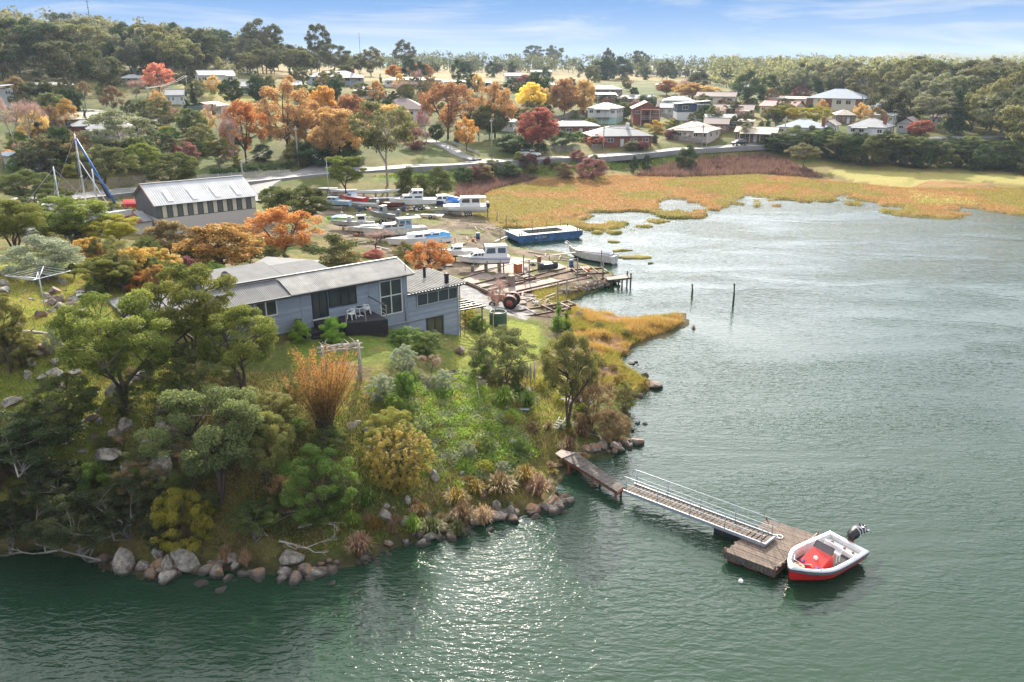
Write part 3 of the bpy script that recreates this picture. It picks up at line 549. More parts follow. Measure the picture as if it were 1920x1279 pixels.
    for k in range(90):
        a = rng.uniform(0, 2*PI); t = rng.random()**.6*.42; tip = np.array([math.cos(a)*t, math.sin(a)*t, rng.uniform(.62, 1)]); b = np.array([math.cos(a), math.sin(a), 0])*.05*rng.random()
        mid = b+(tip-b)*.5+np.array([-math.cos(a), -math.sin(a), 0])*t*.18; segs += [(b, mid, .006, .004), (mid, tip, .004, .0012)]
        q = rng.random(260)**.55; pts.append(np.where(q[:, None] < .5, b+(mid-b)*q[:, None]*2, mid+(tip-mid)*(q[:, None]*2-1))+rng.normal(0, .018, (260, 3))); on.append(np.tile(unit(tip-b), (260, 1)))
    p = np.concatenate(pts); keep = p[:, 2] > .22+.2*rng.random(len(p)); p = p[keep]; on = np.concatenate(on)[keep]; v, f = leafquads(p, on*.3, .0115, .3, 1., .2)
    proto('broom', (v, f, np.repeat(np.clip(.12+.62*(p[:, 2]-.3)+.35*p[:, 0]+.25*rng.random(len(p)), 0, 1), 4)), segs)
    # upright spray-leaved gold conifer
    cl = [];
    for k in range(420):
        a = rng.uniform(0, 2*PI); z = rng.uniform(.08, .95); t = .40*math.sin(PI*min(1, .18+.8*(1-z)))*rng.random()**.5; cl.append((math.cos(a)*t, math.sin(a)*t, z, .02, .02, .05*rng.uniform(.6, 1.5)))
    proto('gold_conifer', clumpleaves(cl, 26000, .0115, .35, .6, .6, .8), skeleton([[(0, 0, 0), (.02, 0, .4), (0, .02, .85)], [(.1, 0, 0), (.15, .02, .4), (.2, .02, .7)]], cl, .016, .1, frac=.5))
    # tussock: arching blades;
    for s, (nb, sp) in enumerate(((260, .5), (200, .34))):
        a = rng.uniform(0, 2*PI, nb); t = rng.random(nb)**.7*sp; h = rng.uniform(.6, 1.0, nb)*(1-.45*t/sp); w = .012; dr = np.stack([np.cos(a), np.sin(a), 0*a], 1); sd = np.stack([-np.sin(a), np.cos(a), 0*a], 1)*w
        z = np.array([0, 0, 1.]); b = dr*.05*rng.random((nb, 1)); m1 = b+dr*(t*.42)[:, None]+z*(h*.62)[:, None]; m2 = b+dr*(t*.8)[:, None]+z*(h*.98)[:, None]; e = b+dr*(t*1.12)[:, None]+z*(h*.82)[:, None]
        v = np.stack([b-sd, b+sd, m1-sd, m1+sd, m2-sd*.7, m2+sd*.7, e-sd*.1, e+sd*.1], 1).reshape(-1, 3); k = np.arange(nb)[:, None]*8
        f = np.concatenate([k+np.array([0, 1, 3, 2]), k+np.array([2, 3, 5, 4]), k+np.array([4, 5, 7, 6])]); v[:, :2] /= (2*np.percentile(np.abs(v[:, :2]), 99))
        PRO.setdefault('tussock', []).append((mesh_np('tussock_blades', v, f, MATS_L['reed'], tone=np.repeat(rng.random(nb), 8)), None))
make_protos()
NAMES = dict(wattle='wattle_tree', tea_tree='tea_tree', gum_tree='gum_tree', broadleaf='autumn_tree', thin_tree='autumn_tree', bare_tree='bare_tree', conifer='conifer_tree', cypress='cypress_tree', bush='bush', loose_bush='shrub', broom='broom_shrub', gold_conifer='gold_conifer', tussock='tussock')
CATS = dict(bush='bush', loose_bush='bush', broom='bush', tussock='grass tussock')
NPL = [0]
HUE = dict(wattle='yellow green', wattle_dark='deep green', tea='dark green', tea_grey='grey green', gum='olive', gum_dark='dark olive', gum_grey='pale grey green', dark='dark green', pine='blackish green', orange='orange', gold='golden', yellow='yellow', rust='russet', red='red', pink='pink', lime='bright green', green='green', silver='silvery', plum='plum coloured', brown='brown', olive='olive', goldfir='golden green', maple='gold and green', photinia='dark', yellowgreen='light green', reed='tan', twig='leafless grey')
KIN = dict(gum_tree='gum tree', wattle='wattle', broadleaf='round crowned tree', thin_tree='open crowned tree', bare_tree='bare tree', conifer='conical tree', bush='bush', loose_bush='shrub', tea_tree='paperbark', tussock='tussock')
def auto(t, kind, leaf, X): AUTO.append((t, HUE.get(leaf, leaf)+' '+KIN.get(kind, kind), Vector(X))); return t
def put(kind, X, w, h, leaf, label, group=None, name=None, var=None, wood=None, lean=0., rz=None):
    NPL[0] += 1; k = PRO[kind]; cm, tm = k[(var if var is not None else NPL[0]) % len(k)]; rz = rng.uniform(0, 6.28) if rz is None else rz
    if kind == 'tussock':
        o = link(name or NAMES[kind], cm, None, X, rz, (w, w, h)); o.material_slots[0].link = 'OBJECT'; o.material_slots[0].material = MATS_L[leaf]; return tag(o, label, CATS.get(kind, 'tree'), group)
    t = thing(name or NAMES[kind], label, CATS.get(kind, 'tree'), X, rz, group)
    if lean: t.rotation_euler = (lean*math.sin(rz), lean*math.cos(rz), rz)
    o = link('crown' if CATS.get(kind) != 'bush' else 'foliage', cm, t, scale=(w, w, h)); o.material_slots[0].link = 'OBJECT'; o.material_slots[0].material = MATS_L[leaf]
    if tm:
        o = link('trunk' if CATS.get(kind) != 'bush' else 'stem', tm, t, scale=(w, w, h))
        if wood: o.material_slots[0].link = 'OBJECT'; o.material_slots[0].material = wood
    return t
def plant(kind, px, base, top, wpx, leaf, label, group=None, **k):
    X = G(px, base); d = dep(*X); h = zat(top, X.x, X.y, px)-X.z; w = wpx*d/F
    return put(kind, X-Vector((0, 0, .05)), w, max(h, .3), leaf, label, group, **k)
def grove(n, poly, label, group, items, hs, name):
    k = 0; xs = [q[0] for q in poly]; ys = [q[1] for q in poly]
    while k < n:
        a, b = rng.uniform(min(xs), max(xs)), rng.uniform(min(ys), max(ys))
        if not inpoly(np.array([a]), np.array([b]), poly)[0]: continue
        kd, lf, wf = items[int(rng.integers(len(items)))]; X = G(a, b); h = rng.uniform(*hs); auto(put(kd, X-Vector((0, 0, .1+.12*h*(kd == 'gum_tree'))), h*wf*rng.uniform(.8, 1.2), h, lf, label, group, name=name, wood=bark_grey), kd, lf, X); k += 1
def rows(kind, items, **k):
    for it in items: plant(kind, *it, **k)
# ---- trees around the grey house and on the knoll
rows('wattle', [(236, 772, 545, 205, 'wattle', 'dark green wattle with a single bent trunk on the rocky slope'),
 (362, 690, 497, 175, 'wattle', 'tall wattle screening the low end of the grey house'),
 (458, 738, 574, 150, 'wattle', 'wattle with thin dark stems in front of the house windows'),
 (205, 548, 478, 100, 'wattle', 'small wattle on the knoll behind the clothes line'),
 (20, 700, 545, 90, 'olive', 'yellowish wattle at the edge of the photo above the stone wall'),
 (30, 475, 372, 130, 'wattle', 'spreading wattle in front of the moored yachts, nearest the photo edge'),
 (140, 465, 368, 150, 'wattle', 'spreading wattle under the tall silver mast'),
 (215, 470, 402, 95, 'yellowgreen', 'light green wattle in front of the pale workshop roof'),
 (60, 395, 318, 110, 'wattle_dark', 'bushy wattle below the garden shed with the white roof'),
 (205, 372, 272, 110, 'tea_grey', 'grey green wattle between the roadside and the white mast'),
 (330, 372, 287, 105, 'wattle_dark', 'dark green wattle by the roadside above the corrugated shed'),
 (270, 345, 268, 70, 'wattle', 'green wattle behind the road below the brick house')], wood=bark)
plant('loose_bush', 345, 765, 635, 150, 'wattle_dark', 'wispy grey green shrub beneath the tall wattle')
plant('wattle', 415, 945, 722, 215, 'tea_grey', 'big pale green tree spreading over the boulders above the shore', var=1)
plant('wattle', 505, 935, 772, 110, 'olive', 'loose olive tree between the big pale tree and the broom', var=0)
plant('wattle', 130, 835, 705, 130, 'wattle_dark', 'thin young wattle among the rocks on the grassy slope', var=2)
plant('loose_bush', 600, 975, 832, 150, 'green', 'round green bush above the fallen dead branches')
plant('gold_conifer', 752, 925, 812, 125, 'goldfir', 'golden orange conifer above the rocky shore')
plant('loose_bush', 735, 845, 765, 110, 'redtip', 'green shrub with red tips above the golden conifer')
plant('broom', 612, 832, 662, 130, 'broom', 'tall fan shaped shrub turning orange beside the log arch')
plant('loose_bush', 945, 722, 612, 140, 'tea_grey', 'broad grey green bush below the lawn corner')
plant('bush', 905, 700, 650, 50, 'green', 'low dark green bush against the broad grey one', var=1)
plant('wattle', 1064, 800, 622, 110, 'olive', 'slender tree with thin trunks beside the shore path', var=0)
plant('conifer', 1046, 622, 562, 36, 'green', 'upright juniper by the old boat slip'); plant('conifer', 1062, 620, 578, 30, 'green', 'smaller juniper leaning on the upright one by the slip')
plant('loose_bush', 1110, 800, 690, 90, 'brown', 'brownish twiggy shrub near the upturned rowing boat')
plant('loose_bush', 1170, 770, 712, 55, 'olive', 'small olive shrub at the water edge below the orange grass')
plant('loose_bush', 1150, 830, 770, 70, 'brown', 'brown withered shrub above the boulders by the jetty')
plant('loose_bush', 760, 697, 645, 58, 'silver', 'silver leaved shrub at the lawn corner'); plant('bare_tree', 810, 705, 666, 56, 'twig', 'cut back grey shrub next to the silver one', name='pruned_shrub')
plant('loose_bush', 715, 752, 700, 62, 'silver', 'rounded grey green shrub beneath the log arch'); plant('bush', 758, 738, 697, 46, 'green', 'green bush between the log arch and the slope')
plant('loose_bush', 832, 738, 692, 50, 'silver', 'pale shrub next to the wooden garden steps')
plant('bush', 563, 640, 600, 40, 'lime', 'bright green shrub beside the porch steps, the smaller one', name='garden_shrub'); plant('bush', 627, 640, 595, 55, 'lime', 'bright green shrub between the porch steps and the deck', name='garden_shrub')
plant('loose_bush', 765, 650, 612, 75, 'green', 'flower bush against the foot of the deck'); plant('loose_bush', 800, 665, 622, 85, 'green', 'fern bed below the tall windows'); plant('bush', 812, 640, 618, 34, 'silver', 'small grey bush beside the basement door')
plant('loose_bush', 880, 610, 578, 45, 'yellowgreen', 'sprawling vine under the pergola beam'); plant('bush', 898, 622, 590, 40, 'green', 'leafy bush on the low stone wall by the pergola')
plant('bare_tree', 925, 628, 520, 62, 'twig', 'pale leafless birch in front of the red tractor', wood=bark_pale, var=0)
plant('loose_bush', 40, 690, 610, 70, 'olive', 'large olive shrub rising over the dry stone wall'); plant('bush', 102, 662, 612, 40, 'silver', 'grey feathery shrub at the end of the stone wall')
# ---- shore tea trees, bottom left
rows('tea_tree', [(60, 905, 768, 190, 'tea', 'wide dark tea tree above the shore at the photo edge'), (165, 1052, 922, 165, 'tea', 'tea tree with a bare pale trunk leaning over the water'),
 (20, 1040, 945, 110, 'tea', 'low tea tree overhanging the dark water at the photo corner'), (245, 1010, 895, 120, 'tea', 'dark tea tree behind the large pale boulder'),
 (110, 985, 862, 120, 'tea', 'tea tree in the middle of the dark shoreline thicket'), (-40, 930, 800, 160, 'tea', 'tea tree cut by the photo edge'),
 (480, 1015, 943, 92, 'wattle_dark', 'small round tea tree above the bleached branches')], wood=bark_grey)
plant('bush', 268, 935, 873, 62, 'green', 'round green bush below the split boulders'); plant('loose_bush', 348, 1035, 912, 120, 'yellowgreen', 'yellow green shrub over the split grey boulder')
plant('bush', 182, 935, 866, 66, 'green', 'fresh green bush amid the dark tea trees'); plant('loose_bush', 25, 850, 772, 100, 'tea_grey', 'grey green shrub on the slope above the dark thicket')
plant('loose_bush', 300, 1030, 950, 70, 'tea', 'dark shrub tucked behind the big shoreline boulder'); plant('loose_bush', 530, 960, 890, 70, 'brown', 'withered brown undergrowth shrub above the small tea tree')
plant('loose_bush', 480, 850, 770, 110, 'brown', 'dry brown shrub between the pale tree and the broom'); plant('loose_bush', 510, 790, 735, 90, 'olive', 'olive scrub below the wattle with thin stems')
# ---- behind the house
plant('thin_tree', 535, 490, 388, 140, 'orange', 'bright orange tree behind the grey house roof', var=0)
plant('bush', 635, 508, 438, 112, 'photinia', 'dark hedge tree with orange tips behind the roof')
rows('broadleaf', [(420, 515, 418, 145, 'maple', 'yellow and green maple between the shed and the house'), (322, 485, 412, 90, 'brown', 'rounded brown tree at the foot of the corrugated shed'), (292, 522, 465, 85, 'maple', 'dark green and gold tree near the house end')])
plant('bush', 85, 520, 440, 140, 'silver', 'wide silvery shrub behind the clothes line'); plant('bush', 355, 520, 480, 50, 'plum', 'dark red shrub behind the satellite dish'); plant('bush', 265, 545, 508, 60, 'orange', 'low orange shrub by the low house end', var=0)
plant('wattle', 562, 442, 348, 120, 'wattle_dark', 'dark rounded tree beside the boatyard entrance'); plant('wattle', 525, 415, 350, 70, 'wattle_dark', 'dark tree touching the corrugated shed corner')
plant('thin_tree', 805, 520, 450, 95, 'orange', 'small orange tree behind the chimney pipes', var=1); plant('bush', 760, 492, 452, 45, 'olive', 'thin green bush in front of the white yacht')
plant('bare_tree', 705, 475, 432, 60, 'twig', 'leafless grey sapling in front of the old timber cruiser'); plant('bush', 700, 482, 468, 50, 'pink', 'low reddish shrub at the edge of the roof')
plant('gum_tree', 650, 375, 292, 82, 'wattle', 'bushy gum tree at the back of the boatyard', var=0); plant('gum_tree', 727, 348, 190, 125, 'gum', 'tall pale trunked gum tree by the roadside', wood=bark_pale, var=1)
rows('bush', [(765, 368, 312, 62, 'wattle_dark', 'dark bush behind the long white hulls'), (820, 368, 312, 75, 'wattle_dark', 'wide dark bush behind the white cruiser'), (870, 340, 312, 45, 'dark', 'dark bush below the road near the reeds'), (905, 335, 305, 50, 'brown', 'brown thicket under the road embankment'), (950, 332, 302, 55, 'dark', 'dark thicket on the embankment, nearest the white truck'),
 (1108, 332, 296, 62, 'plum', 'purple brown thicket below the road'), (1060, 332, 305, 40, 'brown', 'small brown thicket beside the purple one'), (1188, 322, 292, 18, 'pine', 'narrow dark cypress bush below the road, the lighter one'), (1212, 320, 290, 20, 'pine', 'narrow dark cypress bush below the road, the darker one'), (1288, 315, 272, 40, 'dark', 'ragged dark bush on the road edge')])
grove(20, [(855, 342), (880, 318), (980, 306), (1130, 300), (1140, 322), (1000, 328), (900, 345)], 'dark thicket bush below the road embankment', 'thickets below the road', [('bush', 'dark', 1.3), ('bush', 'brown', 1.3), ('bush', 'plum', 1.3), ('bush', 'olive', 1.3)], (1.2, 3.2), 'thicket_bush')
grove(14, [(1220, 322), (1290, 308), (1450, 296), (1550, 330), (1500, 336), (1400, 318), (1280, 330)], 'brown marsh bush at the back of the reeds', 'bushes behind the reeds', [('bush', 'brown', 1.4), ('bush', 'plum', 1.4)], (.8, 1.8), 'thicket_bush')
# ---- autumn trees along the road and other single trees of the village
rows('thin_tree', [(540, 290, 152, 120, 'gold', 'pale gold tree with open branches, tallest of the autumn row'), (462, 305, 188, 90, 'orange', 'orange birch behind the leafless white trunks'), (590, 285, 190, 90, 'gold', 'gold tree behind the dark hedge'),
 (840, 260, 153, 105, 'rust', 'brown oak in front of the grey roof'), (928, 258, 155, 88, 'rust', 'brown oak beside the yellow poplar'), (300, 178, 118, 56, 'pink', 'pink and red tree beside the motorhome shelter'), (875, 283, 220, 46, 'orange', 'small bright orange tree by the driveway'), (735, 250, 195, 80, 'gold', 'golden tree behind the tall gum')])
rows('broadleaf', [(612, 268, 162, 66, 'orange', 'orange oak behind the gold trees'), (662, 285, 178, 84, 'rust', 'red orange oak above the dark hedge'), (640, 312, 205, 98, 'gold', 'green gold tree beside the side road'), (1058, 220, 148, 58, 'rust', 'tall orange poplar between two yellow ones'), (995, 220, 155, 52, 'yellow', 'yellow poplar beside the brown oaks'), (1094, 215, 150, 44, 'gold', 'pale yellow poplar above the mint house'),
 (1010, 284, 202, 76, 'red', 'red tree above the white truck'), (1250, 178, 150, 40, 'rust', 'rust brown tree in the middle of the village'), (1292, 185, 155, 60, 'gold', 'pale gold tree behind the modern blue house'), (1320, 185, 160, 60, 'gold', 'pale gold tree nearest the dark roofed house'), (1120, 275, 251, 36, 'pink', 'small coral tree at the brick house drive'), (985, 172, 140, 50, 'plum', 'purple brown tree below the far field'), (740, 150, 122, 36, 'orange', 'orange tree on the far field edge'), (790, 150, 120, 50, 'rust', 'russet tree on the far field edge'), (1360, 200, 182, 36, 'red', 'red shrub tree beside the cream house'), (1540, 262, 245, 34, 'yellow', 'yellow shrub beside the white bungalow'), (1725, 258, 225, 46, 'red', 'reddish tree at the edge of the dark scrub'), (82, 280, 268, 20, 'orange', 'small orange shrub on the garden terraces')])
rows('gum_tree', [(1745, 245, 172, 88, 'gum_grey', 'pale rounded gum in front of the dark forest'), (235, 320, 205, 135, 'gum_grey', 'pale feathery gum screening the brick house roof'), (140, 200, 78, 130, 'gum_dark', 'tall dark gum standing above the garden hedges'), (200, 200, 95, 70, 'gum_dark', 'slimmer gum beside the tall dark one'), (1505, 318, 268, 64, 'gum', 'rounded tree on the bank at the end of the marsh'), (1110, 165, 122, 40, 'gum_grey', 'grey green tree in front of the dark pines'), (1475, 240, 198, 60, 'yellowgreen', 'light green willow in front of the school'), (1530, 240, 198, 65, 'yellowgreen', 'wide willow beside the cream house'), (600, 140, 45, 46, 'gum_dark', 'lone gum rising above the skyline behind the wide house'), (500, 140, 35, 70, 'gum_dark', 'lone gum with ragged crown on the skyline'), (760, 140, 75, 46, 'gum_dark', 'flat topped gum at the edge of the far paddock'), (1000, 130, 85, 40, 'gum_dark', 'round topped gum on the skyline, left of two'), (1040, 132, 85, 36, 'gum_dark', 'gum with split crown on the skyline'), (1140, 150, 90, 26, 'gum_dark', 'tall thin gum above the dark pines'), (1195, 142, 95, 26, 'gum_dark', 'slim gum in the open paddock'), (1205, 142, 100, 24, 'gum_dark', 'second slim gum in the open paddock'), (1250, 155, 112, 34, 'gum_dark', 'gum at the paddock fence')], wood=bark_grey)
rows('bush', [(1010, 205, 135, 80, 'dark', 'large dark green tree behind the yellow poplars'), (1400, 195, 132, 66, 'dark', 'large dark tree behind the brick verandah house'), (1440, 195, 140, 44, 'dark', 'dark tree beside the white school wing'), (1310, 168, 130, 44, 'gum_dark', 'spreading dark tree in the tan field'), (1500, 190, 160, 36, 'plum', 'dark purple tree behind the school'), (1530, 190, 150, 40, 'dark', 'dark round tree behind the school roof'), (1130, 150, 108, 60, 'pine', 'dark pine mass in the middle field'), (1165, 150, 106, 50, 'pine', 'dark pine mass beside the first in the middle field'), (1655, 222, 160, 70, 'gum_dark', 'large dark tree beside the school drive'), (1690, 228, 165, 80, 'gum_dark', 'large dark tree next to the pale gum'), (1640, 245, 200, 46, 'brown', 'brown tree behind the grey roofed bungalow'), (860, 150, 112, 34, 'pine', 'dark tree by the far white roofs'), (1230, 250, 225, 40, 'maple', 'gold and green tree between brick and cream houses'), (1165, 225, 200, 30, 'dark', 'dark shrub beside the mint house'), (1185, 195, 178, 38, 'gum_grey', 'pale bush by the long brick house'), (1210, 200, 178, 50, 'dark', 'dark bush in front of the long brick house'), (1078, 235, 215, 60, 'dark', 'dark bush below the mint house fence'), (1055, 278, 245, 60, 'dark', 'dark shrubbery in front of the long grey roof'), (960, 285, 250, 75, 'dark', 'dark shrubbery behind the street pole'), (1400, 262, 228, 36, 'gum_grey', 'grey bush by the brown roofed house'), (1320, 262, 250, 30, 'dark', 'clipped round bush beside the cream house fence'), (1185, 280, 262, 34, 'gum_grey', 'grey shrub at the corner of the brick house'), (1205, 280, 263, 26, 'plum', 'plum coloured shrub at the brick house'), (1228, 268, 252, 14, 'dark', 'clipped hedge block beside the brick house'),
 (130, 248, 185, 50, 'maple', 'dark rounded tree with golden top behind the olive shed'), (310, 245, 235, 28, 'yellow', 'yellow shrub in the hillside garden'), (330, 300, 268, 24, 'plum', 'weeping plum shrub, the smaller of two'), (355, 300, 266, 44, 'plum', 'weeping plum shrub, the larger of two'), (20, 300, 280, 50, 'yellow', 'yellow shrub by the grey garden shed'), (640, 310, 260, 90, 'dark', 'dark hedge foliage below the autumn trees'), (590, 310, 262, 90, 'dark', 'dark hedge foliage at the road bend'), (560, 308, 262, 60, 'olive', 'olive tree behind the power pole'), (780, 278, 238, 60, 'plum', 'bare purple brown tree behind the driveway lawn')])
rows('conifer', [(115, 195, 175, 12, 'pine', 'small conical cypress beside the tall gum'), (595, 165, 143, 20, 'dark', 'conical cypress in front of the wide house'), (650, 140, 112, 16, 'pine', 'dark conical tree behind the wide house'), (706, 190, 155, 26, 'dark', 'conical cypress above the red oak'), (1345 + 110, 232, 188, 24, 'pine', 'tall cypress in front of the red roofed house'), (1790, 250, 150, 60, 'pine', 'tall dark conifer among the forest trees'), (545, 148, 118, 12, 'pine', 'slim dark cypress by the wide house')])
rows('bare_tree', [(425, 300, 180, 60, 'twig', 'leafless white trunked tree beside the orange birch'), (440, 312, 215, 50, 'twig', 'small leafless tree by the road fence'), (30, 290, 180, 80, 'twig', 'leafless white trunked tree at the photo edge'), (60, 290, 185, 70, 'twig', 'leafless birch in front of the gazebo'), (800, 285, 205, 60, 'plum', 'leafless purple tree on the driveway lawn'), (750, 195, 150, 60, 'twig', 'leafless tree in front of the long white roof'), (1178, 168, 150, 24, 'twig', 'leafless tree at the field edge')], wood=bark_pale)
# ---- trees that nobody could tell apart: hillside forest, belts and hedgerows
def bearing(col): return math.atan2((col-960)/F, CP+.33*SP)
def spot(col, D): a = bearing(col); x, y = D*math.sin(a), D*math.cos(a); return Vector((x, y, hz(x, y)-.1))
def forest(n, cols, Ds, hs, label, group, pal, avoid=None):
    k = 0
    while k < n:
        c = rng.uniform(*cols); D = rng.uniform(Ds[0]**.5, Ds[1]**.5)**2
        if avoid and avoid(c, D): continue
        X = spot(c, D); h = rng.uniform(*hs); lf = pal[int(rng.integers(len(pal)))]; auto(put('gum_tree', X-Vector((0, 0, h*.18)), h*rng.uniform(.75, 1.15), h*1.15, lf, label, group, wood=bark_grey), 'gum_tree', lf, X); k += 1
forest(140, (-150, 500), (315, 600), (13, 20), 'olive gum tree in the dense forest on the hill', 'gum trees of the hillside forest', ['gum', 'gum', 'gum_dark', 'gum_grey', 'tea'], lambda c, D: D < 310+(c > 250)*(c-250)*.28)
forest(22, (470, 700), (360, 520), (9, 15), 'gum tree in the grove behind the wide hipped house', 'gum trees behind the wide house', ['gum_dark', 'gum', 'gum_dark'], lambda c, D: c > 600 and D < 400)
forest(70, (1690, 2060), (235, 520), (12, 20), 'grey green gum tree in the forest beyond the bungalows', 'gum trees of the lowland forest', ['gum', 'gum_dark', 'gum_grey', 'gum_dark'], lambda c, D: c < 1800 and D < 300 or D < 270 and c < 1930)
forest(46, (1480, 1760), (340, 620), (11, 17), 'gum tree standing behind the school', 'gum trees behind the school', ['gum', 'gum_dark', 'gum_grey'])
for k in range(44):
    c = 1455+k*11.5+rng.uniform(-5, 5); b = 300+(c-1455)*.045+rng.uniform(-14, 4) if c > 1560 else 288+rng.uniform(-8, 10)
    if c > 1880: b += 4
    auto(plant('tea_tree' if k % 3 else 'bush', c, b, b-rng.uniform(34, 58)*(1 if c > 1540 else .8), rng.uniform(46, 70), ['dark', 'tea', 'tea', 'tea_grey'][k % 4], 'dark paperbark in the thick belt edging the mown field', 'paperbarks edging the mown field', name='paperbark_tree', wood=bark_grey), 'tea_tree', ['dark', 'tea', 'tea', 'tea_grey'][k % 4], G(c, b))
def gardens(n, poly, label, group, pal, hs=(.8, 2.6)):
    k = 0; xs = [q[0] for q in poly]; ys = [q[1] for q in poly]
    while k < n:
        a, b = rng.uniform(min(xs), max(xs)), rng.uniform(min(ys), max(ys))
        if not inpoly(np.array([a]), np.array([b]), poly)[0]: continue
        X = G(a, b); h = rng.uniform(*hs); lf = pal[int(rng.integers(len(pal)))]; auto(put('bush', X-Vector((0, 0, .1)), h*rng.uniform(1, 1.7), h, lf, label, group, name='garden_bush'), 'bush', lf, X); k += 1
GP = ['dark', 'dark', 'green', 'olive', 'gum_dark', 'tea_grey', 'brown', 'maple', 'plum', 'yellowgreen']
gardens(78, [(0, 330), (0, 190), (200, 190), (440, 215), (500, 300), (420, 320), (200, 335)], 'garden shrub on the hillside plots above the boatyard road', 'shrubs of the hillside gardens', GP, (1, 3.6))
gardens(36, [(20, 190), (20, 172), (420, 158), (560, 150), (700, 160), (900, 160), (980, 175), (700, 190), (450, 190), (200, 195)], 'garden shrub around the houses high on the hill', 'shrubs around the upper houses', GP, (1.2, 4))
gardens(70, [(1060, 270), (1080, 180), (1450, 180), (1660, 225), (1660, 250), (1400, 266)], 'garden shrub among the bungalows across the bay', 'shrubs among the bungalows', GP, (.8, 3))
gardens(26, [(880, 170), (1100, 140), (1400, 150), (1420, 172), (1150, 172), (1000, 180)], 'hedgerow bush along the far paddocks', 'hedgerow bushes', ['dark', 'gum_dark', 'olive', 'pine'], (1.5, 5))
MIX = [('gum_tree', 'gum', .9), ('gum_tree', 'gum_dark', .9), ('broadleaf', 'tea_grey', .9), ('broadleaf', 'dark', .8), ('conifer', 'pine', .4), ('thin_tree', 'brown', .8), ('bare_tree', 'twig', .7), ('wattle', 'olive', 1.), ('thin_tree', 'gold', .8)]
grove(46, [(0, 330), (0, 200), (200, 195), (440, 215), (560, 290), (420, 325), (200, 338)], 'mixed tree in the gardens above the boatyard road', 'trees of the hillside gardens', MIX, (3.5, 8), 'garden_tree')
grove(40, [(0, 185), (420, 168), (560, 160), (700, 172), (900, 172), (980, 185), (700, 200), (450, 215), (300, 200), (20, 200)], 'mixed tree between the houses high on the hill', 'trees among the upper houses', MIX, (4, 9), 'garden_tree')
grove(34, [(680, 250), (700, 175), (1000, 180), (1090, 215), (1000, 270), (800, 275)], 'mixed tree behind the autumn row and the street', 'trees behind the autumn row', MIX, (4, 9), 'garden_tree')
grove(44, [(1060, 250), (1080, 160), (1450, 150), (1700, 190), (1660, 235), (1400, 245)], 'mixed tree between the bungalows across the bay', 'trees among the bungalows', MIX, (3.5, 8), 'garden_tree')
grove(34, [(560, 145), (900, 138), (1450, 136), (1460, 158), (1100, 150), (700, 156)], 'dark tree standing in the far paddocks', 'trees of the far paddocks', [('gum_tree', 'gum_dark', .9), ('broadleaf', 'gum_dark', .9), ('bush', 'pine', .8)], (5, 10), 'paddock_tree')
SCR = [('loose_bush', 'tea_grey', 1.1), ('loose_bush', 'olive', 1.1), ('loose_bush', 'wattle_dark', 1.1), ('loose_bush', 'brown', 1.1), ('wattle', 'wattle_dark', .8), ('loose_bush', 'green', 1.1)]
grove(24, [(-30, 860), (100, 830), (300, 690), (560, 730), (660, 840), (700, 960), (600, 1040), (250, 1020), (-30, 1010)], 'scrubby shrub filling the wooded shore slope', 'shrubs of the wooded shore slope', SCR, (.9, 2.4), 'scrub_bush')
grove(14, [(250, 560), (330, 640), (300, 740), (180, 700), (60, 690), (-30, 640), (-30, 560), (150, 520)], 'small shrub on the knoll', 'shrubs on the knoll', SCR, (.6, 1.5), 'scrub_bush')
grove(30, [(680, 720), (880, 705), (1060, 690), (1100, 790), (1030, 880), (880, 930), (700, 850)], 'low shrub on the slope below the lawn', 'shrubs below the lawn', [('loose_bush', 'lime', 1.2), ('loose_bush', 'green', 1.2), ('loose_bush', 'silver', 1.2), ('loose_bush', 'yellowgreen', 1.2), ('loose_bush', 'brown', 1.2)], (.5, 1.2), 'scrub_bush')
grove(22, [(200, 470), (480, 480), (560, 500), (420, 540), (250, 560), (150, 520)], 'shrub crowding round the back of the grey house', 'shrubs behind the grey house', SCR+[('broadleaf', 'maple', 1.)], (1.5, 3.2), 'scrub_bush')
grove(24, [(0, 480), (0, 400), (260, 410), (280, 450), (160, 480)], 'shrubby wattle screening the yachts', 'wattles screening the yachts', [('wattle', 'wattle', 1.1), ('wattle', 'wattle_dark', 1.1), ('loose_bush', 'olive', 1.1)], (2, 4), 'scrub_bush')
def merged_forest(name, label, spots, hs, n, size, leaf, cat='forest'):
    v = []; f = []; t = []; o = 0
    for X in spots:
        h = rng.uniform(*hs); w = h*rng.uniform(.35, .55); cl = [(X.x+rng.normal(0, w*.5), X.y+rng.normal(0, w*.5), X.z+h*rng.uniform(.12, .95), w*.38, w*.38, h*.13) for _ in range(10)]
        a, b, c = clumpleaves(cl, n, size, .6, .5); v.append(a); f.append(b+o); t.append(c); o += len(a)
        s, sf = tubes([((X.x, X.y, X.z-1), (X.x, X.y, X.z+h*.7), .25, .12)], 4); v.append(s); f.append(sf+o); t.append(np.zeros(len(s))); o += len(s)
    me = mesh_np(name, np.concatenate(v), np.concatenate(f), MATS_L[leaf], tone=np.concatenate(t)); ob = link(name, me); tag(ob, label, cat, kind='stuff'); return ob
merged_forest('distant_treeline', 'far treeline along the horizon behind the paddocks', [spot(rng.uniform(540, 1560), rng.uniform(640, 1000)) for _ in range(330)], (9, 16), 130, .85, 'gum_dark')
merged_forest('distant_forest', 'distant forest stretching to the horizon beyond the village', [spot(rng.uniform(1330, 2150), rng.uniform(470, 1300)) for _ in range(420)], (10, 18), 120, .95, 'gum')
merged_forest('hilltop_forest', 'forest covering the crest of the hill', [spot(rng.uniform(-250, 520), rng.uniform(480, 880)) for _ in range(260)], (13, 21), 190, .8, 'gum')
merged_forest('hillside_scrub', 'olive scrub filling the gaps of the hill forest', [spot(rng.uniform(-200, 470), rng.uniform(330, 560)) for _ in range(200)], (4, 9), 110, .6, 'gum')
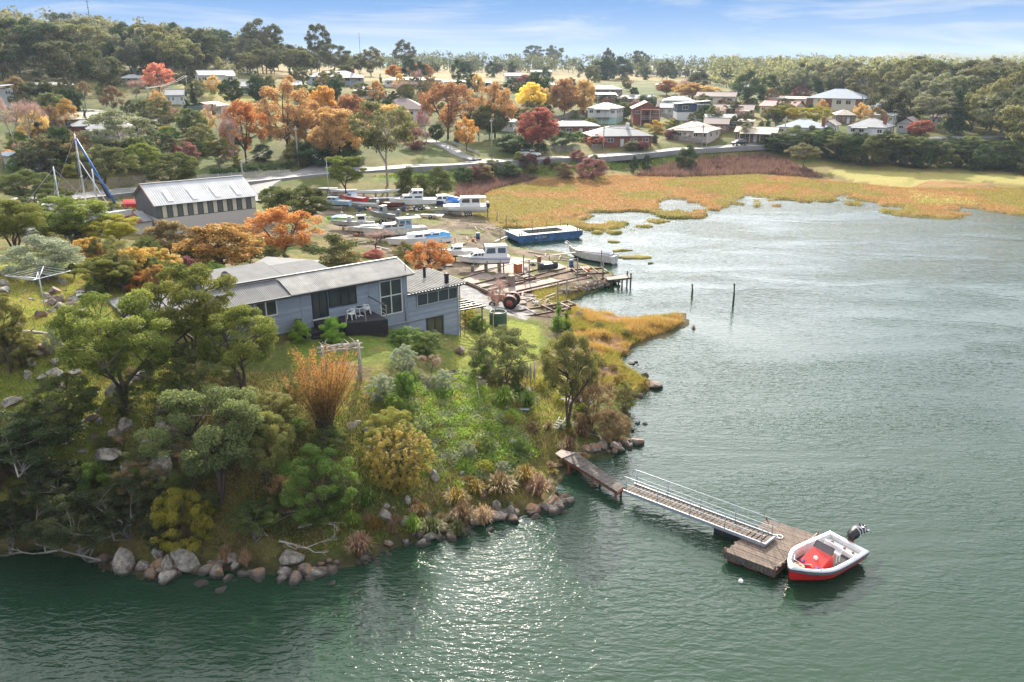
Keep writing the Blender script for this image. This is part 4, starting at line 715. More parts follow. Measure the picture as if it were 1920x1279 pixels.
merged_forest('lowland_scrub', 'olive scrub between the trunks of the lowland forest', [spot(rng.uniform(1720, 2080), rng.uniform(280, 520)) for _ in range(150)], (4, 9), 110, .6, 'gum')
# ------------------------------------------------------------------ the grey weatherboard house
board_grey = mat('weatherboard_paint', (.25, .285, .34), .6, var=.06, scale=3)
board_paint = mat('weatherboard_worn', (.26, .295, .35), .6, var=.2, scale=2.2, stretch=(.4, 1, 4), col2=(.20, .23, .28)); trim_dark = mat('trim_charcoal', (.028, .032, .04), .5, var=.1); frame_white = mat('window_frame_white', (.62, .62, .60), .5, var=.06); frame_mid = mat('window_frame_grey', (.33, .35, .38), .5, var=.06)
zinc = mat('corrugated_zinc', (.30, .295, .28), .7, 0., spec=.15, var=.16, scale=1.2, col2=(.21, .205, .195)); zinc_blue = mat('corrugated_blue_grey', (.14, .145, .15), .7, 0., var=.1, scale=1, spec=.12)
glass = glassmat(); deck_dark = mat('deck_stain', (.035, .033, .036), .75, var=.2, scale=5, stretch=(1, 8, 1)); steel = mat('galvanised_steel', (.5, .52, .54), .4, .6, var=.06)
weathered = mat('weathered_timber', (.34, .29, .25), .85, var=.22, scale=4, stretch=(1, 6, 1), bump=.3); white_pl = mat('white_plastic', (.75, .75, .74), .4, var=.03)
def window(name, x0, x1, z0, z1, parent, fm, cols=(), rowz=(), y=-.03, fr=.07, face='y'):
    """an opening on the front: a frame with a pane in each light"""
    f = MB(); t = fr
    for a, b in ((x0, x0+t), (x1-t, x1)): f.b2((a, y-.05, z0), (b, y+.06, z1))
    for a, b in ((z0, z0+t), (z1-t, z1)): f.b2((x0+t, y-.05, a), (x1-t, y+.06, b))
    xs = [x0+t]+[c for c in cols]+[x1-t]; zs = [z0+t]+list(rowz)+[z1-t]
    for c in cols: f.b2((c-t/2, y-.045, z0+t), (c+t/2, y+.055, z1-t))
    for r in rowz: f.b2((x0+t, y-.04, r-t/2), (x1-t, y+.05, r+t/2))
    o = f.build(name, fm, parent)
    for i in range(len(xs)-1):
        for j in range(len(zs)-1): box('pane', (xs[i], y-.005, zs[j]), (xs[i+1], y+.005, zs[j+1]), glass, o)
    return o
def cladding(parent, x0, x1, z0, z1, holes, y=0., hgt=.21):
    z = z0
    while z < z1-.02:
        zt = min(z+hgt, z1); cuts = sorted((max(a, x0), min(b, x1)) for a, b, c, d in holes if c < zt-.03 and d > z+.03); x = x0; spans = []
        for a, b in cuts:
            if a > x: spans.append((x, a))
            x = max(x, b)
        if x < x1: spans.append((x, x1))
        for a, b in spans: m = MB(); m.add([(a, y-.055, z), (b, y-.055, z), (b, y-.008, zt), (a, y-.008, zt), (a, y+.01, z), (b, y+.01, z)], [(0, 1, 2, 3), (4, 5, 1, 0)]); m.build('weatherboard', board_paint, parent)
        z += hgt
def corrugated(name, u0, u1, a, b, m, parent, pitch=.15, amp=.018, thick=0.):
    """sheet between the lower line y=a[0],z=a[1] and the upper line y=b[0],z=b[1], ribs running up the slope"""
    n = max(4, int(round((u1-u0)/pitch*4))); mb = MB(); r0 = []; r1 = []
    for k in range(n+1):
        x = u0+(u1-u0)*k/n; w = amp*math.sin(2*PI*(x/pitch)); r0.append((x, a[0], a[1]+w)); r1.append((x, b[0], b[1]+w))
    mb.loft([r0, r1], sm=True); mb.loft([[(x, y, z-.05) for x, y, z in r1], [(x, y, z-.05) for x, y, z in r0]], sm=False)
    return mb.build(name, m, parent)
HA, HTH = (-4.7, 65.15), R(39)
def L2W(x, y, z=0.): return Vector((HA[0]+x*math.cos(HTH)-y*math.sin(HTH), HA[1]+x*math.sin(HTH)+y*math.cos(HTH), z))
def main_house():
    h = thing('grey_house', 'long grey weatherboard house with corrugated roof above the lawn', 'house', (HA[0], HA[1], 0), HTH)
    w = MB(); w.b2((-19.6, 0, 4.2), (-4.85, 4.4, 9.22)); w.b2((-4.85, .001, 2.2), (.1, 5.2, 7.52)); w.build('wall', board_grey, h)
    holes = [(-13.15, -11.8, 7.0, 9.1), (-11.8, -9.4, 7.62, 9.05), (-7.42, -5.35, 6.1, 9.0), (-17.55, -15.8, 7.85, 9.05)]
    cladding(h, -19.6, -8.28, 5.6, 9.2, holes)
    cladding(h, -4.85, .1, 2.5, 5.1, [(-3.2, -1.4, 2.5, 5.25)])
    cladding(h, -4.85, .1, 5.28, 7.45, [(-4.1, .12, 6.2, 7.45)])
    # right side wall boards
    z = 2.5
    while z < 7.35: s = MB(); s.add([(.15, 0, z), (.15, 5.2, z), (.108, 5.2, z+.21), (.108, 0, z+.21)], [(0, 1, 2, 3)]); s.build('weatherboard', board_paint, h); z += .21
    box('panel_wall', (-8.27, -.04, 5.4), (-7.5, .0, 9.2), board_grey, h); box('panel_wall', (-7.5, -.03, 5.2), (-4.86, .0, 6.08), board_grey, h); box('panel_wall', (-5.3, -.03, 6.08), (-4.86, 0, 9.2), board_grey, h)
    box('belt_board', (-8.2, -.07, 5.12), (.14, -.036, 5.27), board_grey, h); box('end_board', (-4.845, .0, 7.7), (-4.82, 1.2, 9.2), frame_white, h)
    d = window('door', -13.12, -11.84, 7.02, 9.08, h, trim_dark, (-12.48,), (), fr=.11)
    window('window', -11.74, -10.72, 7.66, 9.04, h, trim_dark, fr=.09); window('window', -10.70, -9.42, 7.62, 9.02, h, trim_dark, (-10.05,), fr=.07)
    window('window', -7.4, -5.36, 6.12, 8.98, h, frame_white, (-6.38,), (7.68,), fr=.085); window('window', -17.5, -15.82, 7.92, 9.08, h, frame_white, (-16.66,), fr=.08)
    window('window', -4.02, .06, 6.3, 7.36, h, frame_mid, (-2.98, -1.92, -.88), fr=.075, y=-.05); d2 = window('door', -3.12, -1.48, 2.9, 5.12, h, trim_dark, (-2.3,), fr=.13)
    box('door_sill', (-13.2, -.16, 6.93), (-11.76, .0, 7.02), frame_white, h)
    # corner boards, gutters, pipes
    for x in (-19.6, -13.95, -8.3): box('corner_board', (x-.05, -.06, 5.5), (x+.05, -.002, 9.2), board_grey, h)
    box('corner_board', (.04, -.06, 2.4), (.16, .06, 7.5), board_grey, h)
    g = MB(); g.b2((-19.8, -.64, 9.2), (-4.5, -.52, 9.3)); g.build('gutter', trim_dark, h); g = MB(); g.b2((-5.1, -.52, 7.5), (.72, -.42, 7.62)); g.build('gutter', trim_dark, h)
    g = MB(); g.tube([(-5.14, -.1, 7.6), (-5.14, -.1, 5.3)], .045); g.build('downpipe', board_grey, h); g = MB(); g.tube([(.3, -.42, 7.5), (.24, -.1, 7.3), (.24, -.1, 2.4)], .045); g.build('downpipe', board_grey, h); g = MB(); g.tube([(-8.2, -.12, 5.25), (-2.2, -.12, 5.2)], .045); g.build('waste_pipe', frame_mid, h)
    # main roof: sheets side by side, each its own piece
    rf = MB(); rf.b2((-19.7, -.45, 9.12), (-4.62, -.38, 9.26)); rf.build('fascia', trim_dark, h)
    x = -14.85; k = 0
    while x < -4.5: corrugated('roof_sheet', x, min(x+.76, -4.5), (-.56, 9.33), (2.05, 10.13), zinc, h); x += .76; k += 1
    x = -19.8
    while x < -14.86: corrugated('roof_sheet', x, min(x+.76, -14.86), (-.52, 9.27), (2.05, 10.0), zinc_blue, h); x += .76
    corrugated('roof_sheet', -19.8, -4.5, (4.8, 9.35), (2.05, 10.1), zinc_blue, h)
    box('ridge_cap', (-19.85, 1.93, 10.05), (-4.45, 2.17, 10.17), trim_dark, h); g = MB(); g.bar((-4.47, -.56, 9.27), (-4.47, 2.05, 10.07), .05, .16); g.build('bargeboard', frame_mid, h)
    e = MB(); e.add([(-4.86, 0, 9.2), (-4.86, 4.4, 9.2), (-4.86, 2.05, 10.0), (-19.6, 0, 9.2), (-19.6, 4.4, 9.2), (-19.6, 2.05, 9.95)], [(0, 1, 2), (3, 5, 4)]); e.build('gable', board_grey, h)
    # low ribbed roof of the end room
    r = MB(); r.b2((-4.8, -.42, 7.53), (.68, 5.5, 7.62)); x = -4.75
    while x < .66: r.add([(x, -.44, 7.625), (x+.04, -.44, 7.72), (x+.11, -.44, 7.72), (x+.15, -.44, 7.625), (x, 5.5, 7.675), (x+.04, 5.5, 7.775), (x+.11, 5.5, 7.775), (x+.15, 5.5, 7.675)], [(0, 1, 5, 4), (1, 2, 6, 5), (2, 3, 7, 6), (0, 3, 2, 1)]); x += .3
    r.build('roof', zinc, h)
    for fx, fy, hh, rr in ((-1.3, 2.9, .95, .13), (-.75, .35, .75, .19)):
        f = MB(); f.lathe([(rr, 7.6), (rr, 7.6+hh), (rr*1.25, 7.6+hh), (rr*1.25, 7.6+hh+.12), (rr*.3, 7.6+hh+.2)], 12, (fx, fy, 0)); f.build('flue', trim_dark, h)
    f = MB(); f.tube([(-5.0, -.1, 9.5), (-5.0, -.1, 10.1)], .03); f.build('vent_pipe', trim_dark, h)
    # rear wings
    w = MB(); w.b2((-18.4, 4.41, 4.5), (-8.5, 10.2, 8.75)); w.build('rear_wall', board_grey, h); corrugated('rear_roof', -18.8, -12.4, (4.3, 8.85), (10.6, 9.35), zinc_blue, h); corrugated('rear_roof', -12.3, -8.1, (4.3, 8.75), (10.6, 8.95), zinc_blue, h)
    w = MB(); w.b2((-24.5, 1.8, 6), (-19.62, 8.4, 8.35)); w.build('wing_wall', mat('cream_paint', (.62, .6, .55), .6), h); corrugated('wing_roof', -25.1, -19.3, (1.2, 8.5), (8.9, 8.75), zinc_blue, h)
    for a in (-24.3, -23.0): window('window', a, a+1.0, 7.0, 8.1, h, frame_white, y=1.76)
    dsh = MB(); rows_ = [[(-17.6+r_*math.cos(t)*.9, 5.0+q, 10.1+r_*math.sin(t)) for t in [2*PI*k/14 for k in range(14)]] for r_, q in ((.02, .1), (.2, .07), (.36, 0))]; dsh.loft(rows_, True); dsh.tube([(-17.6, 5.05, 10.05), (-17.6, 5.05, 8.9)], .03); dsh.build('satellite_dish', mat('dish_grey', (.2, .21, .23), .5), h)
    box('chimney', (-18.2, 5.2, 8.8), (-17.95, 5.45, 9.9), mat('chimney_dark', (.15, .14, .14), .8), h)
    # deck with its boards, skirt, posts and wire rail
    poly = [(-8.45, -2.95), (-11.45, -1.95), (-11.45, -.06), (-8.32, -.06)]; dk = MB(); dk.prism(poly, 6.62, 6.78); dko = dk.build('deck', deck_dark, h)
    n = 17
    for k in range(n):
        t0, t1 = k/n, (k+.88)/n; a0 = Vector(poly[2]).lerp(Vector(poly[1]), t0); a1 = Vector(poly[2]).lerp(Vector(poly[1]), t1); b0 = Vector(poly[3]).lerp(Vector(poly[0]), t0); b1 = Vector(poly[3]).lerp(Vector(poly[0]), t1)
        MB().prism([tuple(a0), tuple(a1), tuple(b1), tuple(b0)], 6.785, 6.83).build('plank', deck_dark, dko)
    sk = MB(); n = 44
    for k in range(n):
        p = Vector(poly[0]).lerp(Vector(poly[1]), (k+.5)/n); sk.box((p.x, p.y+.02, 6.0), (.05, .03, 1.25), rz=R(-18))
    for k in range(26): p = Vector(poly[0]).lerp(Vector(poly[3]), (k+.5)/26); sk.box((p.x, p.y, 5.9), (.03, .06, 1.45))
    sk.b2((-11.4, -1.75, 5.0), (-8.6, -.1, 6.6)); sk.build('skirt', deck_dark, dko)
    for p, hh in (((-8.5, -2.88), 1.0), ((-10.0, -2.38), 1.0), ((-11.38, -1.92), .95)): box('rail_post', (p[0]-.03, p[1]-.03, 6.8), (p[0]+.03, p[1]+.03, 6.83+hh), weathered, dko)
    g = MB(); g.bar((-8.45, -.1, 8.0), (-8.5, -2.88, 7.86), .06, .05); g.build('handrail', trim_dark, dko); g = MB(); g.tube([(-8.5, -2.88, 7.5), (-8.45, -.1, 7.5)], .012); g.tube([(-8.5, -2.88, 7.2), (-8.45, -.1, 7.2)], .012); g.build('rail_wire', steel, dko)
    p2 = MB(); p2.prism([(-14.9, -.05), (-14.9, -1.15), (-11.5, -1.65), (-11.5, -.05)], 5.6, 6.42); po = p2.build('porch', deck_dark, h)
    for k in range(3): box('step', (-13.1, -.75+.25*k-.3, 6.43), (-11.9, -.45+.25*k-.3+.3, 6.55+.15*k), deck_dark, po) if k < 3 else None
    for k in range(2): box('step', (-14.0, -1.95+.32*k, 5.55), (-12.9, -1.62+.32*k, 5.92+.22*k), deck_dark, po)
    return h
main_house()
def plastic_chair(x, y, z, rz, label, world=True, sc=1., grp=None):
    t = thing('garden_chair', label, 'chair', L2W(x, y, z) if world else Vector((x, y, z)), rz, grp); t.scale = (sc, sc, sc)
    box('seat', (-.24, -.22, .40), (.24, .22, .44), white_pl, t)
    for a in (-.22, .22):
        for b in (-.2, .2): m = MB(); m.bar((a*1.1, b*1.15, 0), (a, b, .42), .05); m.build('leg', white_pl, t)
    m = MB(); r0 = [(.26*math.cos(a), .22-.44+.44*(1+math.sin(a))*.5+.02, .62) for a in np.linspace(PI, 0, 9)]; m.tube([(-.26, -.18, .44)]+[(-.27, -.18, .62)]+[(.27*math.cos(a), .05+.2*math.sin(a), .64+.12*math.sin(a)) for a in np.linspace(PI, 0, 11)]+[(.27, -.18, .62), (.26, -.18, .44)], .028); m.build('armrest', white_pl, t)
    b = MB()
    for k in range(5): a = PI*(.25+.125*k); b.bar((.2*math.cos(a), .2, .43), (.25*math.cos(a), .05+.2*math.sin(a), .64+.12*math.sin(a)), .035, .02)
    b.build('backrest', white_pl, t); return t
plastic_chair(-10.55, -1.2, 6.835, HTH+R(-70), 'white plastic chair on the deck, nearer the steps'); plastic_chair(-8.95, -.75, 6.835, HTH+R(70), 'white plastic chair on the deck, nearer the tall windows')
t = thing('garden_table', 'small white table with dark top between the deck chairs', 'table', L2W(-9.72, -.95, 6.835), HTH)
box('table_top', (-.33, -.33, .68), (.33, .33, .72), white_pl, t); box('inlay', (-.28, -.28, .721), (.28, .28, .725), trim_dark, t); m = MB(); m.tube([(0, 0, .03), (0, 0, .68)], .04); m.build('pedestal', white_pl, t)
for k in range(4): m = MB(); a = PI/4+k*PI/2; m.bar((0, 0, .06), (.3*math.cos(a), .3*math.sin(a), .02), .05); m.build('foot', white_pl, t)
t = thing('planter_barrel', 'brown barrel planter under the white framed window', 'planter', L2W(-14.55, -.5, 6.43), HTH)
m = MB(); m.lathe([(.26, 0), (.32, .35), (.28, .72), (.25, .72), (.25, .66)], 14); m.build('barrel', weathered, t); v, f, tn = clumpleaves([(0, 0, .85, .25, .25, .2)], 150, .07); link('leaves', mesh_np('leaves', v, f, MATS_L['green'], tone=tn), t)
# pergola at the house end
t = thing('pergola', 'dark steel pergola frame fixed to the end of the grey house', 'pergola', (HA[0], HA[1], 0), HTH)
for k in range(5): m = MB(); m.bar((.15, .25+.62*k, 5.05), (3.3, .25+.62*k, 4.95), .07, .12); m.build('rafter', trim_dark, t)
m = MB(); m.bar((2.85, .0, 4.86), (2.85, 3.1, 4.86), .08, .1); m.build('beam', trim_dark, t)
for y in (.25, 2.8): q = L2W(2.85, y); m = MB(); m.bar((2.85, y, hz(q.x, q.y)-.1), (2.85, y, 4.82), .08); m.build('post', trim_dark, t)
# low grey roof behind the house
t = thing('carport', 'low flat grey roofed carport behind the grey house', 'carport', (0, 0, 0)); zz = 8.0; q = [Vector(P(a, b, zz)) for a, b in ((468, 501), (585, 506), (600, 491), (500, 484))]; c = sum(q, Vector())/4
m = MB(); m.prism([(p.x, p.y) for p in q], zz, zz+.15); m.build('roof', zinc_blue, t)
for p in q: k = c+(p-c)*.92; m = MB(); m.bar((k.x, k.y, hz(k.x, k.y)-.2), (k.x, k.y, zz), .12); m.build('post', trim_dark, t)
# driftwood arch on the lawn
t = thing('log_arch', 'rustic arch of bleached logs and driftwood on the lawn', 'arch'); logm = mat('bleached_log', (.46, .40, .34), .85, var=.2, scale=5, bump=.3)
a = G(677, 713); u = Vector((-.94, -.30, 0)).normalized()*2.35; wv = Vector((-.25, .95, 0)).normalized()*.95; zt = a.z+2.25
for q in (a, a+wv, a+u, a+u+wv):
    m = MB(); m.tube([(q.x, q.y, hz(q.x, q.y)-.1), (q.x+.02, q.y, (hz(q.x, q.y)+zt)/2), (q.x, q.y, zt+rng.uniform(.15, .4))], [.1, .095, .085], 8); m.build('post', logm, t)
for o in (Vector(), wv): m = MB(); p, q = a-u*.12+o, a+u*1.15+o; m.tube([(p.x, p.y, zt), ((p.x+q.x)/2, (p.y+q.y)/2, zt+.06), (q.x, q.y, zt-.02)], [.075, .085, .07], 8); m.build('beam', logm, t)
for k in range(16):
    s_ = a+u*rng.random()+wv*rng.random(); d = Vector((rng.normal(0, .5), rng.normal(0, .4), rng.uniform(.05, .5))); m = MB(); p0 = Vector((s_.x, s_.y, zt+.06)); m.tube([p0-d*.6, p0+Vector((.05, 0, .1)), p0+d*.7, p0+d+Vector((rng.normal(0, .15), 0, .1))], [.035, .04, .025, .01], 6); m.build('branch', logm, t)
for k in range(4): s_ = a+(u if k % 2 else Vector())+wv*(k > 1); m = MB(); d = Vector((rng.normal(0, .5), -.3, .4)); p0 = Vector((s_.x, s_.y, s_.z+.4+.5*rng.random())); m.tube([p0-d*.6, p0+d*.2, p0+d], [.03, .035, .01], 6); m.build('branch', logm, t)
# ------------------------------------------------------------------ boats
gel_white = mat('white_gelcoat', (.74, .74, .72), .3, var=.05, scale=1.5, coat=.2); gel_old = mat('old_white_paint', (.62, .60, .56), .6, var=.16, scale=2.2); alloy = mat('bare_aluminium', (.36, .37, .38), .4, .5, var=.12, scale=2); black_hull = mat('black_antifoul', (.03, .033, .038), .6, var=.2)
rust_red = mat('red_antifoul', (.22, .06, .035), .7, var=.25); blue_hull = mat('blue_paint', (.05, .13, .27), .6, var=.3, scale=1.5); tarp_blue = mat('blue_tarp', (.02, .16, .55), .5, var=.15); tarp_light = mat('light_blue_tarp', (.10, .36, .68), .5, var=.12); red_paint = mat('red_boat_paint', (.52, .03, .025), .35, var=.1)
grey_deck = mat('grey_deck', (.33, .35, .37), .7, var=.12); tyre = mat('tyre_rubber', (.02, .02, .021), .85, var=.2); galv = steel; navy = mat('navy_paint', (.03, .05, .14), .4, var=.1); wood_b = mat('varnished_wood', (.28, .15, .07), .5, var=.2); skyblue = mat('pale_blue_paint', (.30, .45, .58), .5, var=.15); lime_p = mat('lime_plastic', (.28, .55, .08), .5); kayak_or = mat('orange_plastic', (.75, .18, .03), .45); canvas = mat('white_canvas', (.68, .69, .7), .7, var=.06)
def hull(t, L, B, D, hm, bm, dm, sheer=.25, tran=.85, full=1.7, draft=.35, deckdrop=.06, rise=.9, n=13, sink=0.):
    """stern at -x, bow at +x; z=0 at the keel. parts: hull, bottom, deck"""
    g = []; c = []; k = []
    for i in range(n):
        u = i/(n-1); b = B/2*((tran+(1-tran)*math.sin(PI*min(u/.55, 1)/2)) if u < .55 else max(.02, 1-((u-.55)/.45)**full)); zs = D*(1+sheer*u*u); zk = D*.62*max(0, (u-.72)/.28)**2.2*rise
        x = -L/2+L*u; zc = draft*D+D*.42*max(0, u-.45)**1.5; xo = L*.05*max(0, (u-.8)/.2)
        g.append((x+xo, b, zs)); c.append((x, b*.86*(1-.35*max(0, (u-.6)/.4)), min(zc, zs-.05))); k.append((x, 0, zk))
    mir = lambda r: [(x, -y, z) for x, y, z in r]
    m = MB(); m.loft([g, c]); m.loft([mir(c), mir(g)]); m.add([g[0], c[0], k[0], mir(c)[0], mir(g)[0]], [(0, 1, 2, 3, 4)]); m.build('hull', hm, t)
    m = MB(); m.loft([c, k]); m.loft([k, mir(c)]); m.build('bottom', bm, t)
    m = MB(); rows_ = [[(g[i][0], g[i][1]*.97, g[i][2]-deckdrop), (g[i][0], 0, g[i][2]-deckdrop+.04), (g[i][0], -g[i][1]*.97, g[i][2]-deckdrop)] for i in range(n)]; m.loft(rows_); m.build('deck', dm, t)
    m = MB(); m.tube([(x, y*.99, z) for x, y, z in g]+[(x, -y*.99, z) for x, y, z in reversed(g)], .035, 5); m.build('gunwale', hm, t)
    return lambda x: D*(1+sheer*((x+L/2)/L)**2)-deckdrop
def cabin(t, x0, x1, w, z, h, cm, front=.35, back=.05, side=.08, wins=2, roofm=None, over=.06):
    v = [(x0, -w/2, z), (x1, -w/2, z), (x1, w/2, z), (x0, w/2, z), (x0+back, -w/2+side, z+h), (x1-front, -w/2+side, z+h), (x1-front, w/2-side, z+h), (x0+back, w/2-side, z+h)]
    m = MB(); m.add(v, [(0, 1, 5, 4), (1, 2, 6, 5), (2, 3, 7, 6), (3, 0, 4, 7), (4, 5, 6, 7)]); o = m.build('cabin', cm, t)
    m = MB(); m.prism([(x0+back-over, -w/2+side-over), (x1-front+over, -w/2+side-over), (x1-front+over, w/2-side+over), (x0+back-over, w/2-side+over)], z+h+.002, z+h+.06); m.build('roof', roofm or cm, o)
    L_ = x1-front-x0-back
    for s in (-1, 1):
        for i in range(wins):
            a, b = x0+back+L_*(i+.12)/wins, x0+back+L_*(i+.88)/wins; y0 = s*(w/2-side*.38+.012); y1 = s*(w/2-side*.85+.012); m = MB(); m.add([(a, y0, z+h*.40), (b+front*.35*(i == wins-1), y0, z+h*.40), (b, y1, z+h*.86), (a, y1, z+h*.86), (a, y0-s*.03, z+h*.40), (b+front*.35*(i == wins-1), y0-s*.03, z+h*.40), (b, y1-s*.03, z+h*.86), (a, y1-s*.03, z+h*.86)], [(0, 1, 2, 3), (0, 4, 5, 1), (1, 5, 6, 2), (2, 6, 7, 3), (3, 7, 4, 0)]); m.build('window', glass, o)
    m = MB(); e = .02; xa, xb = x1-front*.42+e, x1-front*.88+e; m.add([(xa, -w*.36, z+h*.42), (xa, w*.36, z+h*.42), (xb, w*.34, z+h*.88), (xb, -w*.34, z+h*.88), (xa-.04, -w*.36, z+h*.42), (xa-.04, w*.36, z+h*.42), (xb-.04, w*.34, z+h*.88), (xb-.04, -w*.34, z+h*.88)], [(0, 1, 2, 3), (0, 4, 5, 1), (1, 5, 6, 2), (2, 6, 7, 3), (3, 7, 4, 0)]); m.build('windscreen', glass, o)
    return o
def outboard(t, x, z, m_, y=0., s=1.):
    m = MB(); m.loft([[(x-(.12+q*.1)*s*c1, y+.17*s*k*c2, z+zz*s) for c1, c2 in ((-1, -1), (1, -1), (1.2, 0), (1, 1), (-1, 1))] for zz, k, q in ((.15, .8, .5), (.35, 1., 1.), (.62, 1., 1.), (.75, .6, .6))], True, True, True, True); m.b2((x-.07*s, y-.06*s, z-.55*s), (x+.07*s, y+.06*s, z+.18*s)); m.b2((x-.28*s, y-.02*s, z-.55*s), (x+.1*s, y+.02*s, z-.48*s)); m.build('outboard_motor', m_, t)
def wheel(t, x, y, z, r=.3, w=.18, name='wheel'):
    m = MB(); m.tube([(x, y-w/2, z), (x, y+w/2, z)], r, 14); o = m.build(name, tyre, t); m = MB(); m.tube([(x, y-w/2-.01, z), (x, y+w/2+.01, z)], r*.52, 10); m.build('rim', galv, o)
def trailer(t, L, B, z, axles=2, x0=None):
    m = MB()
    for s in (-1, 1): m.bar((-L*.48, s*B*.32, z), (L*.3, s*B*.3, z), .08, .1); m.bar((L*.3, s*B*.3, z), (L*.62, 0, z), .08, .1)
    for k in range(4): m.bar((-L*.45+k*L*.22, -B*.32, z), (-L*.45+k*L*.22, B*.32, z), .06)
    m.bar((L*.6, 0, z), (L*.72, 0, z), .08); m.tube([(L*.62, 0, z), (L*.62, 0, .02)], .04); m.build('trailer_frame', galv, t); x0 = -L*.12 if x0 is None else x0
    for k in range(axles):
        for s in (-1, 1): wheel(t, x0+(k-(axles-1)/2)*.68, s*B*.46, .31)
def cradle(t, L, B, z, D, n=2):
    for k in range(n):
        x = -L*.3+k*L*.55/(max(n-1, 1))
        for s in (-1, 1): m = MB(); m.bar((x, s*(B*.62), -.1), (x, s*B*.5, z+D*.75), .09); m.build('prop', weathered, t)
        box('keel_block', (x-.15, -.3, -.1), (x+.15, .3, z+.02), weathered, t)
def boat(px, py, head, L, B, D, label, hm=None, bm=None, dm=None, lift=.55, name='boat', roll=0., z=None, **k):
    X = G(px, py); t = thing(name, label, 'boat', (X.x, X.y, X.z if z is None else z), R(head)); h = thing.__class__
    kids = []
    before = set(bpy.data.objects)
    f = hull(t, L, B, D, hm or gel_white, bm or black_hull, dm or gel_white, **k)
    for o in bpy.data.objects:
        if o not in before: o.location.z = lift
    return t, (lambda x: f(x)+lift)
def yard():
    t, f = boat(628, 392, 168, 5.6, 1.9, .95, 'pale blue grey keelboat hull with a grey cabin at the end of the yard row', skyblue, black_hull, gel_old, .5); cabin(t, -.6, 1.4, 1.3, f(0), .5, skyblue, .4, wins=2, roofm=gel_old); cradle(t, 5.6, 1.9, .45, .95); m = MB(); m.tube([(.9, 0, f(0)), (.9, 0, 8.0)], .05); m.build('mast', galv, t)
    t, f = boat(664, 384, 150, 5.2, 2.0, .9, 'red and white speedboat with a pale blue cover', red_paint, gel_white, gel_white, .5); cabin(t, -.2, 1.5, 1.5, f(.4), .55, gel_white, .6, wins=1, roofm=skyblue); trailer(t, 5.2, 2, .42, 1)
    t, f = boat(707, 376, 14, 7.6, 1.5, .55, 'slender white racing hull stored on a rack above its twin', gel_white, gel_white, gel_white, 1.25, tran=.5, sheer=.1, name='racing_yacht'); cradle(t, 7.6, 1.2, 1.2, .3, 3)
    t, f = boat(716, 384, 12, 7.2, 1.5, .6, 'slender grey racing hull under the white racked one', alloy, gel_white, gel_white, .6, tran=.5, sheer=.1, name='racing_yacht'); cradle(t, 7.2, 1.3, .55, .4, 3)
    t, f = boat(683, 392, 172, 4.6, 1.7, .62, 'small open white runabout behind the aluminium boat', gel_old, gel_white, grey_deck, .35); outboard(t, -2.4, f(-2.3)-.1, gel_white); trailer(t, 4.6, 1.7, .3, 1)
    t, f = boat(776, 393, 192, 7.6, 2.6, 1.25, 'large white cabin cruiser on a triple axle trailer', gel_white, gel_white, gel_white, .6, sheer=.2); c = cabin(t, -1.6, 2.6, 2.0, f(.5), .6, gel_white, .9, wins=2); cabin(t, -1.6, .9, 1.9, f(.5)+.62, .85, gel_white, .8, wins=2); trailer(t, 7.6, 2.6, .5, 3)
    t, f = boat(735, 392, 195, 4.2, 1.7, .8, 'dark red wooden boat tucked behind the white cruiser', rust_red, black_hull, wood_b, .3); cradle(t, 4.2, 1.7, .25, .7)
    t, f = boat(832, 394, 192, 6.2, 2.3, 1.1, 'navy and white boat with a bright blue tarpaulin over its stern', navy, gel_white, gel_white, .55); cabin(t, -.6, 1.9, 1.8, f(.5), .9, gel_white, .8, wins=2); trailer(t, 6.2, 2.3, .45, 2)
    m = MB(); z = f(-2); m.loft([[(x, y, zz) for y, zz in ((-1.15, z-.25), (-1.1, z+.25), (-.5, z+.25+hh), (.5, z+.25+hh), (1.1, z+.25), (1.15, z-.25))] for x, hh in ((-3.2, .1), (-2.2, .35), (-1.2, .6), (-.35, .75))], cap0=True, cap1=True, sm=False); m.build('tarpaulin', tarp_blue, t)
    # catamaran
    X = G(872, 404); t = thing('catamaran', 'white catamaran with a boxy cabin and twin outboards on a trailer', 'boat', X, R(186)); L = 7.4
    for s in (-1, 1):
        m = MB(); m.loft([[(x, s*.95+w*a, z) for a, z in ((-1, 1.75), (-.9, 1.0), (0, .75+rise), (.9, 1.0), (1, 1.75))] for x, w, rise in ((-3.6, .42, 0), (-1, .45, 0), (1.8, .42, .1), (3.0, .3, .35), (3.7, .06, .8))], cap0=True); m.build('hull', gel_white, t)
    m = MB(); m.prism([(-3.5, -1.36), (2.6, -1.36), (3.55, -.95), (3.55, .95), (2.6, 1.36), (-3.5, 1.36)], 1.3, 1.78); m.build('deck', gel_white, t); cabin(t, -2.6, 1.0, 2.2, 1.78, 1.35, gel_white, .35, .02, .06, 2)
    m = MB(); m.prism([(-3.5, -1.1), (-2.6, -1.1), (-2.6, 1.1), (-3.5, 1.1)], 3.1, 3.16); [m.tube([(-3.4, s, 1.8), (-3.4, s, 3.1)], .03) for s in (-1.0, 1.0)]; m.build('awning', canvas, t)
    m = MB(); m.tube([(-2.3, -1.12, 2.55), (-2.3, -1.16, 2.55)], .2, 12); m.build('lifebuoy', kayak_or, t)
    for s in (-.9, .9): outboard(t, -3.85, 1.3, black_hull if s > 0 else gel_white, s, 1.2)
    m = MB(); m.tube([(2.2, -1.1, 1.8), (2.2, -1.1, 2.3), (3.5, -.5, 2.35), (3.5, .5, 2.35), (2.2, 1.1, 2.3), (2.2, 1.1, 1.8)], .025); m.build('bow_rail', galv, t); trailer(t, 7.0, 2.4, .55, 2, -.5)
